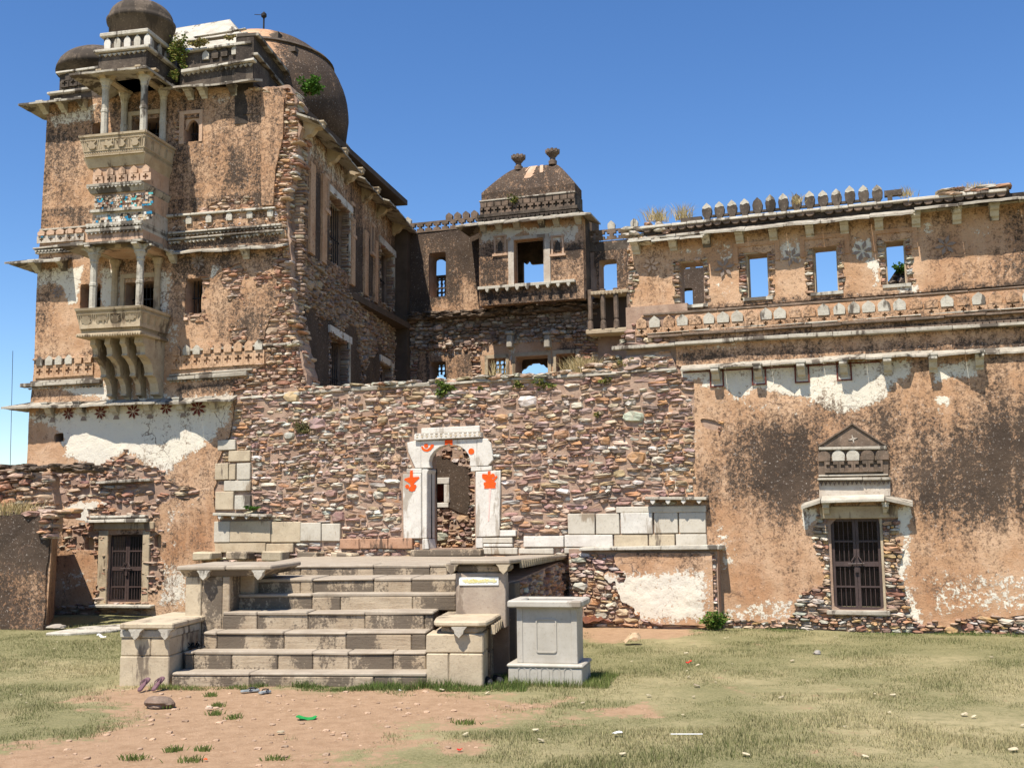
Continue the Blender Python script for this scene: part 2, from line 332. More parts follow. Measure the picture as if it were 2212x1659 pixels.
# ------------------------------------------------------------------ sheets of plaster / masonry with ragged outlines
def sheet(name, mat, parent, fr, bounds, cell, field, y=0., thick=.05, masks=None, rough=.006, base=(0, 0, 0), dispf=None):
    u0, z0, u1, z1 = bounds; nu = int(round((u1-u0)/cell)); nz = int(round((z1-z0)/cell))
    us = np.linspace(u0, u1, nu+1); zs = np.linspace(z0, z1, nz+1); U, Z = np.meshgrid(us, zs, indexing='ij')
    F = field(U, Z); F = np.where(np.abs(F) < 1e-4, 1e-4, F)
    F[0, :] = np.minimum(F[0, :], 1e-3); ins = F > 0
    vid = -np.ones(F.shape, int); v = []; faces = []
    cnt = ins[:-1, :-1].astype(int)+ins[1:, :-1]+ins[1:, 1:]+ins[:-1, 1:]
    vid[ins] = np.arange(ins.sum()); V = np.stack([U[ins], Z[ins]], 1).tolist()
    fi, fj = np.where(cnt == 4)
    Q = np.stack([vid[fi, fj], vid[fi+1, fj], vid[fi+1, fj+1], vid[fi, fj+1]], 1).tolist(); faces += Q
    ed = {}
    def cross(a, b):
        k = (a, b) if a < b else (b, a)
        if k not in ed:
            fa, fb = F[k[0]], F[k[1]]; t = fa/(fa-fb); ed[k] = len(V)
            V.append([U[k[0]]+(U[k[1]]-U[k[0]])*t, Z[k[0]]+(Z[k[1]]-Z[k[0]])*t])
        return ed[k]
    for i, j in zip(*np.where((cnt > 0) & (cnt < 4))):
        cs = [(i, j), (i+1, j), (i+1, j+1), (i, j+1)]; poly = []
        for a in range(4):
            p, q = cs[a], cs[(a+1) % 4]
            if ins[p]: poly.append(int(vid[p]))
            if ins[p] != ins[q]: poly.append(cross(p, q))
        if len(poly) > 2: faces.append(poly)
    V = np.array(V); n = len(V)
    yy = y+(fbm(V[:, 0], V[:, 1], 1.3, 3)-.5)*rough*5+(fbm(V[:, 0], V[:, 1], 9, 5, 3)-.5)*rough*2
    if dispf: yy = yy+dispf(V[:, 0], V[:, 1])
    v3 = np.stack([V[:, 0], yy, V[:, 1]], 1)
    e = {}
    for f in faces:
        for a in range(len(f)):
            k = (f[a], f[(a+1) % len(f)])
            if (k[1], k[0]) in e: del e[(k[1], k[0])]
            else: e[k] = 1
    bi = {}; extra = []; sf = []
    def dup(i, d):
        k = (i, d)
        if k not in bi: bi[k] = n+len(extra); extra.append((v3[i, 0], v3[i, 1]+(thick if d else 0), v3[i, 2]))
        return bi[k]
    for a, b in e: sf.append([dup(b, 0), dup(a, 0), dup(a, 1), dup(b, 1)])
    if extra: v3 = np.vstack([v3, np.array(extra)])
    nf = len(faces); me = mesh(name, v3, faces+sf, fr, parent)
    me.polygons.foreach_set('use_smooth', [True]*nf+[False]*len(sf))
    if mat == 'plaster':
        m = np.zeros((len(v3), 3))+np.array(base)
        for ch, P, soft, amp in masks or ():
            sdv = sdpoly(v3[:, 0], v3[:, 2], P) if not callable(P) else P(v3[:, 0], v3[:, 2])
            m[:, ch] += amp*np.clip(.5+sdv/soft, 0, 1)
        setcol(me, 'mask', np.clip(m, -1, 2))
    return put(name, me, mat, parent)

# ------------------------------------------------------------------ stones
PAL = [((.25, .155, .125), 14), ((.38, .205, .105), 13), ((.45, .40, .33), 12), ((.42, .30, .255), 13), ((.38, .27, .16), 11), ((.58, .53, .46), 5), ((.14, .10, .085), 5),
       ((.29, .18, .115), 13), ((.34, .325, .27), 4), ((.45, .35, .255), 11), ((.33, .20, .16), 8)]
PALW = np.array([w for _, w in PAL], float); PALW /= PALW.sum()
GREYPAL = [((.46, .42, .35), 5), ((.36, .34, .28), 5), ((.28, .19, .13), 3), ((.40, .30, .20), 4), ((.50, .44, .35), 3), ((.33, .18, .11), 2)]
REDPAL = [((.40, .27, .19), 5), ((.27, .14, .09), 4), ((.38, .28, .20), 4), ((.40, .22, .12), 3), ((.20, .12, .09), 3), ((.44, .37, .29), 2)]
def pick(pal):
    w = np.array([x for _, x in pal], float); c = np.array(pal[RNG.choice(len(pal), p=w/w.sum())][0]); return np.clip(c*RNG.uniform(.84, 1.36)*(1+RNG.uniform(-.06, .06, 3)), .02, .85)
def stone_variant(k, sq=3.4):
    r = np.random.default_rng(k); n = 9; v = []
    ang = np.arange(n)*2*pi/n+r.uniform(-.2, .2, n); p = r.uniform(2.6, 7) if sq is None else sq
    rad = (np.abs(np.cos(ang))**p+np.abs(np.sin(ang))**p)**(-1/p)*r.uniform(.9, 1.06, n); ox, oz = np.cos(ang)*rad*.5, np.sin(ang)*rad*.5
    for k2, (sc, y) in enumerate(((1.0, .5), (1.0, -.12), (.80, -.42))):
        jy = r.uniform(-.13, .13, n) if k2 else np.zeros(n)
        for i in range(n): v.append((ox[i]*sc, y+jy[i], oz[i]*sc))
    v.append((r.uniform(-.15, .15), -.5+r.uniform(-.1, .08), r.uniform(-.15, .15)))
    f = [(j*n+i, j*n+(i+1) % n, (j+1)*n+(i+1) % n, (j+1)*n+i) for j in range(2) for i in range(n)]+[(2*n+i, 2*n+(i+1) % n, 3*n) for i in range(n)]
    return np.array(v), f
VAR = [stone_variant(k, None) for k in range(28)]; VME = []
for _v, _f in VAR:
    _m = bpy.data.meshes.new('stone'); _m.from_pydata(_v.tolist(), [], _f); _m.update(); _m.materials.append(MATS['stone']); VME.append(_m)
def stones(items, parent, fr, nparts=300, name='stone', pal=PAL, mass='stone_rubble'):
    """items: (u, y, z, width, depth, height, tilt[, colour]); the widest become parts, the rest one mass"""
    items = sorted(items, key=lambda t: -t[3]*t[5]); rf, rz = ROOTS[topof(parent).name]
    big, rest = items[:nparts], items[nparts:]
    for it in big:
        u, y, z, w, d, h, t = it[:7]; c = it[7] if len(it) > 7 else pick(pal)
        o = bpy.data.objects.new(name, VME[RNG.integers(len(VME))]); COL.objects.link(o); o.parent = parent
        p = rf.local(fr.world([(u, y, z)]))[0]; o.location = (p[0], p[1], p[2]-rz); o.rotation_euler = (0, t, rf.th-fr.th); o.scale = (w, d, h); o.color = (*c, 1)
    if rest:
        vs = []; fs = []; cs = []; off = 0
        for it in rest:
            u, y, z, w, d, h, t = it[:7]; c = it[7] if len(it) > 7 else pick(pal); k = RNG.integers(len(VAR)); v, f = VAR[k]
            x = v*np.array([w, d, h]); ct, st = cos(t), sin(t); x = np.stack([x[:, 0]*ct+x[:, 2]*st+u, x[:, 1]+y, -x[:, 0]*st+x[:, 2]*ct+z], 1)
            vs.append(x); fs += [[i+off for i in q] for q in f]; cs.append(np.tile(c, (len(v), 1))); off += len(v)
        me = mesh(mass, np.vstack(vs), fs, fr, parent); setcol(me, 'Col', np.vstack(cs)); o = put(mass, me, 'stone_mass', parent); o['kind'] = 'stuff'
def lay(field, bounds, y=0., big=.06, rng=(.05, .16), proud=.03, seed=0, wide=(1.2, 4.2), res=.02, nbig=None, bigsz=(.22, .62), gap=.012, wav=.11):
    """random rubble: a few large stones, then wavering thin courses round them, wherever field > 0"""
    r = np.random.default_rng(100+seed); u0, z0, u1, z1 = bounds; nu, nz = int((u1-u0)/res), int((z1-z0)/res)
    warp = lambda U, Z: (fbm(U, Z, .55, seed+30, 3)-.5)*wav*2+(vnoise(U, Z, 1.6, seed+41)-.5)*wav*.7
    U, Z = np.meshgrid(u0+(np.arange(nu)+.5)*res, z0+(np.arange(nz)+.5)*res, indexing='ij'); Wp = warp(U, Z)
    free = field(U, Z+Wp) > 0; out = []
    def st(i0, i1, j0, j1, pr):
        w = (i1-i0)*res; h = (j1-j0)*res; ic, jc = min((i0+i1)//2, nu-1), min((j0+j1)//2, nz-1)
        tl = -(Wp[min(ic+3, nu-1), jc]-Wp[max(ic-3, 0), jc])/(6*res)
        out.append((u0+(i0+i1)/2*res, y-pr+.09, z0+(j0+j1)/2*res+Wp[ic, jc], w*1.03, .2+pr, h*r.uniform(.98, 1.12), np.clip(tl, -.2, .2)+r.uniform(-.04, .04)))
    nbig = int(free.sum()*res*res*3.0) if nbig is None else nbig
    for _ in range(nbig*4):
        if len(out) >= nbig: break
        w = bigsz[0]+(bigsz[1]-bigsz[0])*r.random()**2; h = min(w*r.uniform(.36, .72), bigsz[1]*.55); a, b = max(3, int(w/res)), max(3, int(h/res))
        if nu <= a or nz <= b: continue
        i, j = r.integers(0, nu-a), r.integers(0, nz-b)
        if free[i:i+a, j:j+b].all(): free[i:i+a, j:j+b] = False; st(i, i+a, j, j+b, r.uniform(.3, 1.3)*proud)
    j = 0
    while j < nz-1:
        h = max(2, int(round(r.uniform(*rng)/res))); h = min(h, nz-j); colf = free[:, j:j+h].sum(1)/h; i = 0
        while i < nu:
            if colf[i] < .55: i += 1; continue
            wmax = max(3, int(h*r.uniform(*wide))); k = i
            while k < nu and k-i < wmax and colf[k] >= .55: k += 1
            rest = 0
            while k+rest < nu and rest < 4 and colf[min(k+rest, nu-1)] >= .55: rest += 1
            if k+rest < nu and rest < 4 and rest: k += rest
            if k-i >= 3:
                s = free[i:k, j:j+h].all(0); jj = np.where(s)[0]; a, b = (jj[0], jj[-1]+1) if len(jj) else (0, h)
                if h >= 5 and r.random() < .22: m = h//2; st(i, k, j+a, j+m, r.uniform(-.2, 1)*proud); st(i, k, j+m, j+b, r.uniform(-.2, 1)*proud)
                else: st(i, k, j+a, j+b, r.uniform(-.2, 1)*proud)
            free[i:k, j:j+h] = False; i = k
        j += h
    return out
# ------------------------------------------------------------------ masonry helpers
def beam(parent, fr, a, b, h, proj, y0=0., mat='slab', name='ledge_slab', step=.95, jit=.012, drop=0., gapp=.06):
    """a run of slabs from a to b ((u, z) of the upper edge), each slab an object"""
    L = max(abs(b[0]-a[0]), 1e-6); n = max(1, int(round(L/step))); cut = np.linspace(0, 1, n+1); cut[1:-1] += RNG.uniform(-.3, .3, n-1)/n
    for i in range(n):
        if RNG.random() < drop: continue
        ua, ub = a[0]+(b[0]-a[0])*cut[i], a[0]+(b[0]-a[0])*cut[i+1]; za, zb = a[1]+(b[1]-a[1])*cut[i], a[1]+(b[1]-a[1])*cut[i+1]
        j = RNG.uniform(-jit, jit, 3); p = proj+j[0]; hh = h+j[1]*.6; ua += .003; ub -= .003
        m = MB(); f = y0-p; k = y0+gapp
        m.hexa([(ua, f, za-hh+j[2]), (ub, f+j[1], zb-hh), (ub, k, zb-hh), (ua, k, za-hh), (ua, f+.01, za+j[1]), (ub, f+.01+j[0], zb+j[2]), (ub, k, zb), (ua, k, za)])
        m.build(name, mat, parent, fr, bevel=.012)
def eave(parent, fr, u0, u1, z, over, rise=.16, th=.06, y0=0., mat='slab', step=1.05, name='eave_slab', hip0=0., hip1=0., jit=.012, drop=0.):
    """chhajja: sloping slabs; over(u) is the overhang, z the outer lower edge, hips return round the corners"""
    if not callable(over): _o = over; over = lambda u: _o
    n = max(1, int(round((u1-u0)/step))); cut = np.linspace(u0, u1, n+1); cut[1:-1] += RNG.uniform(-.25, .25, n-1)*(u1-u0)/n
    for i in range(n):
        if RNG.random() < drop: continue
        a, b = cut[i]+.004, cut[i+1]-.004; ks = max(1, int((b-a)/.12)); dz = RNG.uniform(-jit, jit); v = []; f = []
        for k in range(ks+1):
            u = a+(b-a)*k/ks; o = over(u)+RNG.uniform(-.01, .01); ui = min(max(u, u0+hip0), u1-hip1); zz = z+dz+RNG.uniform(-.006, .006)
            v += [(u, y0-o, zz), (ui, y0+.03, zz+rise), (ui, y0+.03, zz+rise+th), (u, y0-o, zz+th*.75)]
        for k in range(ks):
            c = k*4; d = c+4; f += [(c, c+1, d+1, d), (c+3, d+3, d+2, c+2), (c, d, d+3, c+3), (c+1, c+2, d+2, d+1)]
        e = ks*4; f += [(0, 3, 2, 1), (e, e+1, e+2, e+3)]
        put(name, mesh(name, v, f, fr, parent), mat, parent)
BRK = {}
def bracket(parent, fr, u, z, w=.16, d=.38, h=.30, y0=0., mat='slab_pale', name='bracket'):
    prof = [(0, 0), (-d, 0), (-d, -.22*h), (-.86*d, -.34*h), (-.62*d, -.38*h), (-.52*d, -.56*h), (-.40*d, -.74*h), (-.16*d, -.84*h), (-.08*d, -h), (0.02, -h)]
    key = (round(w, 3), round(d, 3), round(h, 3), mat)
    if key not in BRK:
        m = MB(); n = len(prof); v = [(-w/2, y, zz) for y, zz in prof]+[(w/2, y, zz) for y, zz in prof]
        m.add(v, [tuple(range(n)), tuple(range(2*n-1, n-1, -1))]+[(i, n+i, n+(i+1) % n, (i+1) % n) for i in range(n)]); m.box(-w*.62, w*.62, -d*1.04, .01, 0.0, .04)
        BRK[key] = m
    m = BRK[key]; rf, rz = ROOTS[topof(parent).name]
    if 'me' not in m.__dict__:
        me = bpy.data.meshes.new(name); me.from_pydata(m.v, [], m.f); me.update(); m.me = me
    o = put(name, m.me, mat, parent); p = rf.local(fr.world([(u, y0, z)]))[0]; o.location = (p[0], p[1], p[2]-rz); o.rotation_euler = (0, 0, rf.th-fr.th); return o
def shared(name, m, mat, parent, fr, places, mask=None):
    """copies of one small mesh at (u, y, z[, scale]) places"""
    me = bpy.data.meshes.new(name); me.from_pydata(m.v, [], m.f); me.update(); rf, rz = ROOTS[topof(parent).name]; r = []
    if m.c: setcol(me, 'Col', np.array(m.c))
    if mask is not None: setcol(me, 'mask', np.tile(np.array(mask, float), (len(m.v), 1)))
    for pl in places:
        mm = mat(len(r)) if callable(mat) else mat
        k = me
        if callable(mat):
            k = SHM.setdefault((id(m), mm), None) or me.copy(); SHM[(id(m), mm)] = k
        o = put(name, k, mm, parent); p = rf.local(fr.world([pl[:3]]))[0]; o.location = (p[0], p[1], p[2]-rz); o.rotation_euler = (0, 0, rf.th-fr.th)
        if len(pl) > 3: o.scale = (pl[3],)*3 if np.isscalar(pl[3]) else pl[3]
        r.append(o)
    return r
SHM = {}
def merlon_mb(w=.26, h=.36, d=.10, y=0.):
    return MB().prism([(-w*.46, 0), (w*.46, 0), (w*.5, h*.5), (w*.4, h*.70), (w*.16, h*.88), (0, h), (-w*.16, h*.88), (-w*.4, h*.70), (-w*.5, h*.5)], y-d, y+.02)
def cross_mb(w=.26, h=.30, s=.062, d=.05, zc=.5):
    xs = [-w/2, -1.5*s, -.5*s, .5*s, 1.5*s, w/2]; c = h*zc; zs = [0, c-1.5*s, c-.5*s, c+.5*s, c+1.5*s, h]; hole = {(2, 1), (1, 2), (2, 2), (3, 2), (2, 3)}; m = MB()
    for i in range(5):
        for j in range(5):
            if (i, j) in hole:
                for di, dj, e in ((-1, 0, 'l'), (1, 0, 'r'), (0, -1, 'b'), (0, 1, 't')):
                    if (i+di, j+dj) not in hole:
                        a, b, c_, d_ = xs[i], xs[i+1], zs[j], zs[j+1]
                        q = {'l': [(a, c_), (a, d_)], 'r': [(b, d_), (b, c_)], 'b': [(b, c_), (a, c_)], 't': [(a, d_), (b, d_)]}[e]
                        m.add([(q[0][0], -d, q[0][1]), (q[1][0], -d, q[1][1]), (q[1][0], .02, q[1][1]), (q[0][0], .02, q[0][1])], [(0, 1, 2, 3)])
            else: m.add([(xs[i], -d, zs[j]), (xs[i+1], -d, zs[j]), (xs[i+1], -d, zs[j+1]), (xs[i], -d, zs[j+1])], [(0, 1, 2, 3)])
    for x, o in ((-w/2, 1), (w/2, 0)): m.add([(x, -d, 0), (x, .02, 0), (x, .02, h), (x, -d, h)], [(0, 1, 2, 3) if not o else (3, 2, 1, 0)])
    m.add([(-w/2, -d, h), (w/2, -d, h), (w/2, .02, h), (-w/2, .02, h)], [(0, 1, 2, 3)]); return m
def dado(parent, fr, a, b, n, mh, ch, y0=0., mmat='slab_pale', cmat='pink_plaster', miss=0., wf=.8, md=.09, alt=None, mask=None):
    """a row of pointed merlons over a band pierced by crosses; a, b: (u, z) of the band's foot at the first and last piece"""
    step = (b[0]-a[0])/(n-1); cm = cross_mb(step*.985, ch, min(step*.215, ch*.2)); mm = merlon_mb(step*wf, mh, md)
    P = [(a[0]+step*i, y0, a[1]+(b[1]-a[1])*i/(n-1)) for i in range(n)]
    shared('cross_panel', cm, cmat, parent, fr, P, mask)
    Q = [(p[0]+RNG.uniform(-.01, .01), y0+RNG.uniform(-.012, .012), p[2]+ch+.004, (RNG.uniform(.9, 1.05), 1, RNG.uniform(.92, 1.04))) for p in P if RNG.random() >= miss]
    r = np.random.default_rng(n); alt = alt or mmat
    shared('merlon', mm, (lambda i: mmat if r.random() < .62 else alt), parent, fr, Q, mask)
def saw(parent, fr, a, b, y0=0., proj=.05, h=.07, step=.12, mat='slab', name='sawtooth_trim', round_=False):
    m = MB(); n = max(2, int(abs(b[0]-a[0])/step)); s = (b[0]-a[0])/n
    for i in range(n):
        u = a[0]+s*i; z = a[1]+(b[1]-a[1])*(i+.5)/n; hh = h*RNG.uniform(.75, 1.05)
        if RNG.random() < .06: continue
        pts = [(u, z), (u+s/2, z-hh), (u+s, z)] if not round_ else [(u, z), (u+s*.1, z-hh*.6), (u+s*.32, z-hh*.95), (u+s*.68, z-hh*.95), (u+s*.9, z-hh*.6), (u+s, z)]
        m.prism(pts, y0-proj, y0+.01)
    o = m.build(name, mat, parent, fr); o['kind'] = 'stuff'; return o
def column_mb(h, r=.085, n=8, base=.14, cap=.22):
    return MB().lathe([(r*1.45, 0), (r*1.45, base*.5), (r*1.15, base*.7), (r*1.2, base), (r, base+.02), (r*.98, h*.45), (r*1.1, h*.46), (r*1.1, h*.50), (r*.95, h*.51), (r*.92, h-cap-.05), (r*1.15, h-cap), (r*1.05, h-cap+.04), (r*1.5, h-.07), (r*1.7, h-.06), (r*1.7, h)], n, a0=pi/8)
def arms_mb(r=.085, L=.30, h=.13):        # bracket capital with four arms
    m = MB(); p = [(-L, 0), (L, 0), (L, -.04), (L*.72, -.06), (L*.5, -h*.7), (r, -h), (-r, -h), (-L*.5, -h*.7), (-L*.72, -.06), (-L, -.04)]
    m.prism(p, -r*.8, r*.8); n = len(p); v = [(-r*.79, q[0], q[1]*.99-.001) for q in p]+[(r*.79, q[0], q[1]*.99-.001) for q in p]
    m.add(v, [tuple(range(n)), tuple(range(2*n-1, n-1, -1))]+[(i, n+i, n+(i+1) % n, (i+1) % n) for i in range(n)]); return m
def iron_door(parent, fr, u0, u1, z0, z1, y=0., rails=(.24, .5, .72), bars=4, mat='iron', lean=0.):
    """two leaves of an iron grille: stiles, rails, bars, wire mesh, hasp"""
    du = (u1-u0)/2
    for k in range(2):
        a = u0+k*du+.004; b = a+du-.008; s = .055; m = MB()
        m.box(a, a+s, y-.03, y+.02, z0, z1).box(b-s, b, y-.03, y+.02, z0, z1)
        for r in (0, 1): m.box(a+s+.001, b-s-.001, y-.027, y+.018, z0+(z1-z0-s)*r, z0+(z1-z0-s)*r+s)
        d = m.build('door_leaf', mat, parent, fr)
        for i, r in enumerate(rails):
            hh = .05 if i == 1 else .018; MB().box(a+s+.001, b-s-.001, y-.026, y+.012, z0+(z1-z0)*r-hh, z0+(z1-z0)*r+hh).build('rail', mat, d, fr)
        for i in range(bars):
            u = a+s+(b-a-2*s)*(i+1)/(bars+1); MB().tube([(u, y-.005, z0+s), (u, y-.005, z1-s)], .009, 6).build('bar', mat, d, fr)
        m = MB(); nn = int((b-a-2*s)/.035); mz = int((z1-z0-2*s)/.04)
        for i in range(nn): u = a+s+(b-a-2*s)*(i+.5)/nn; m.box(u-.002, u+.002, y+.022, y+.025, z0+s, z1-s)
        for i in range(mz): z = z0+s+(z1-z0-2*s)*(i+.5)/mz; m.box(a+s, b-s, y+.0255, y+.028, z-.002, z+.002)
        o = m.build('wire_mesh', 'black_iron', d, fr); o['kind'] = 'stuff'
        c = u0+du; zc = z0+(z1-z0)*rails[1]; sg = -1 if k == 0 else 1
        MB().tube([(c+sg*.03, y-.06, zc+.17), (c+sg*.10, y-.075, zc+.06), (c+sg*.12, y-.06, zc)], .014, 6).build('handle', mat, d, fr)
    c = u0+du; zc = z0+(z1-z0)*rails[1]; b = MB(); b.tube([(c-.17, y-.065, zc), (c+.15, y-.065, zc+.01)], .014, 6); b.box(c-.04, c+.03, y-.085, y-.05, zc-.17, zc-.07, j=.004); b.tube([(c-.02, y-.07, zc-.07), (c-.03, y-.075, zc-.01), (c+.0, y-.075, zc+.02), (c+.02, y-.07, zc-.06)], .007, 5)
    b.build('bolt_and_padlock', mat, parent, fr)
def bars(parent, fr, u0, u1, z0, z1, y, n=6, rails=2, name='window_bar', mat='black_iron'):
    for i in range(n): u = u0+(u1-u0)*(i+.5)/n; MB().tube([(u, y, z0), (u, y, z1)], .014, 5).build(name, mat, parent, fr)
    for k in range(rails): z = z0+(z1-z0)*(k+1)/(rails+1); MB().box(u0, u1, y-.012, y+.012, z-.02, z+.02).build('window_rail', mat, parent, fr)
def bx(fr, a, b, y=0.):                    # box in (u, z) from two photo corners
    p = fr.L(*a, y); q = fr.L(*b, y); return (min(p[0], q[0]), min(p[1], q[1]), max(p[0], q[0]), max(p[1], q[1]))
def star(parent, fr, u, z, y, R, n=8, mat='red_paint', name='painted_star', w=.26):
    m = MB()
    for i in range(n):
        a = 2*pi*i/n+.2; c, s = cos(a), sin(a); m.add([(u+R*.10*c, y, z+R*.10*s), (u+R*.58*c-R*w*s*.7, y, z+R*.58*s+R*w*c*.7), (u+R*c, y, z+R*s), (u+R*.58*c+R*w*s*.7, y, z+R*.58*s-R*w*c*.7)], [(3, 2, 1, 0)])
    m.v = [(p[0], p[1], p[2]) for p in m.v]
    return m.build(name, mat, parent, fr)

# ================================================================== TOWER
c3 = lambda x, y: (x*.3533, 937.8+y*.3533)
tower = root('palace_tower', 'tall ruined palace tower with two jharokha balconies and a dome on its roof', 'palace', T)
tw_edge = PL(T, [(57, 1355), (57, 1020), (63, 895), (68, 850), (73, 800), (80, 600), (88, 500), (101, 262), (103, 190)])
tw_right = PL(T, [(612, 190), (617, 205), (613, 300), (597, 367), (590, 443), (600, 452), (617, 522), (600, 559), (603, 573), (601, 663), (583, 693), (573, 720), (560, 742), (585, 752), (581, 789), (540, 803), (510, 843), (507, 858), (505, 895), (497, 935), (480, 975), (470, 1000), (468, 1070), (468, 1355)])
ms_right = PL(T, [(622, 185), (635, 200), (645, 280), (640, 380), (618, 430), (622, 500), (628, 560), (632, 640), (640, 720), (652, 790), (668, 840), (560, 858), (520, 900), (505, 1000), (500, 1355)])
e_ground = bx(T, c3(640, 608), c3(868, 1035)); e_open = bx(T, c3(663, 613), c3(862, 1027))
nicheL, nicheR = bx(T, c3(510, 630), c3(568, 708)), bx(T, c3(935, 612), c3(985, 695))
put_hole = bx(T, q4(352, 1150), q4(410, 1205))
w1 = [bx(T, q4(522, 185), q4(650, 345)), bx(T, q4(812, 175), q4(998, 360)), bx(T, q4(1205, 150), q4(1305, 370))]
w2 = [bx(T, q1(600, 800), q1(702, 885)), bx(T, q1(860, 780), q1(1035, 910)), bx(T, q1(1197, 770), q1(1290, 915))]
holes_T = [e_open, put_hole]+w1+w2
exposed = [PL(T, p) for p in (
    [c3(*p) for p in [(180, 262), (255, 245), (480, 205), (600, 205), (700, 150), (770, 108), (850, 170), (920, 180), (975, 195), (1020, 280), (1100, 320), (1310, 388), (1310, 396), (1100, 395), (985, 430), (940, 520), (905, 560), (560, 560), (540, 470), (600, 440), (740, 428), (640, 402), (480, 405), (400, 430), (350, 480), (180, 520)]],
    [c3(*p) for p in [(370, 560), (560, 560), (600, 640), (600, 720), (480, 710), (380, 680)]],
    [c3(*p) for p in [(890, 690), (985, 700), (985, 900), (940, 960), (880, 960)]],
    [c3(*p) for p in [(905, 580), (990, 600), (1000, 700), (880, 705)]],
    [c3(*p) for p in [(590, 590), (620, 590), (640, 1050), (580, 1050), (600, 800)]],
    [c3(*p) for p in [(300, 1075), (700, 1035), (900, 1040), (900, 1120), (280, 1130)]],
    [q4(*p) for p in [(1450, 90), (1560, 60), (1600, 130), (1560, 230), (1570, 320), (1500, 280), (1450, 190)]],
    [q4(*p) for p in [(1650, 120), (1740, 120), (1750, 180), (1680, 190)]],
    [q4(*p) for p in [(1500, 480), (1590, 478), (1580, 545), (1560, 560), (1495, 570)]],
    [q4(*p) for p in [(1195, 370), (1320, 370), (1330, 410), (1190, 410)]],
    [q4(*p) for p in [(1305, 140), (1345, 150), (1340, 250), (1305, 260)]],
    [q1(*p) for p in [(1150, 770), (1195, 800), (1190, 915), (1145, 900)]],
    [q1(*p) for p in [(1300, 1350), (1450, 1300), (1620, 1290), (1640, 1330), (1300, 1380)]])]
def inside_T(U, Z, right=tw_right): return sdpoly(U, Z, tw_edge[::1]+right)
def rag(U, Z, amp, f=2.2, seed=0): return (fbm(U, Z, f, seed, 5)-.5)*amp
def plaster_T(U, Z):
    f = np.minimum(inside_T(U, Z), 20); n = rag(U, Z, .30); lft = U < -4.6
    f = np.where(f < .6, np.where(lft | (Z > 13.7), f, f+n), f)
    for e in exposed: f = np.minimum(f, -(sdpoly(U, Z, e)+rag(U, Z, .34, 3)))
    for h in holes_T+[nicheL, nicheR]: f = np.minimum(f, -(sdbox(U, Z, *h)+rag(U, Z, .05, 6)))
    return f
def masonry_T(U, Z):
    f = sdpoly(U, Z, tw_edge+ms_right); f = np.where((U > 0) & (f < .5), f+rag(U, Z, .22, 5, 4), f)
    for h in holes_T+[nicheL, nicheR]: f = np.minimum(f, -sdbox(U, Z, *h))
    return f
pT = lambda *p: PL(T, p)
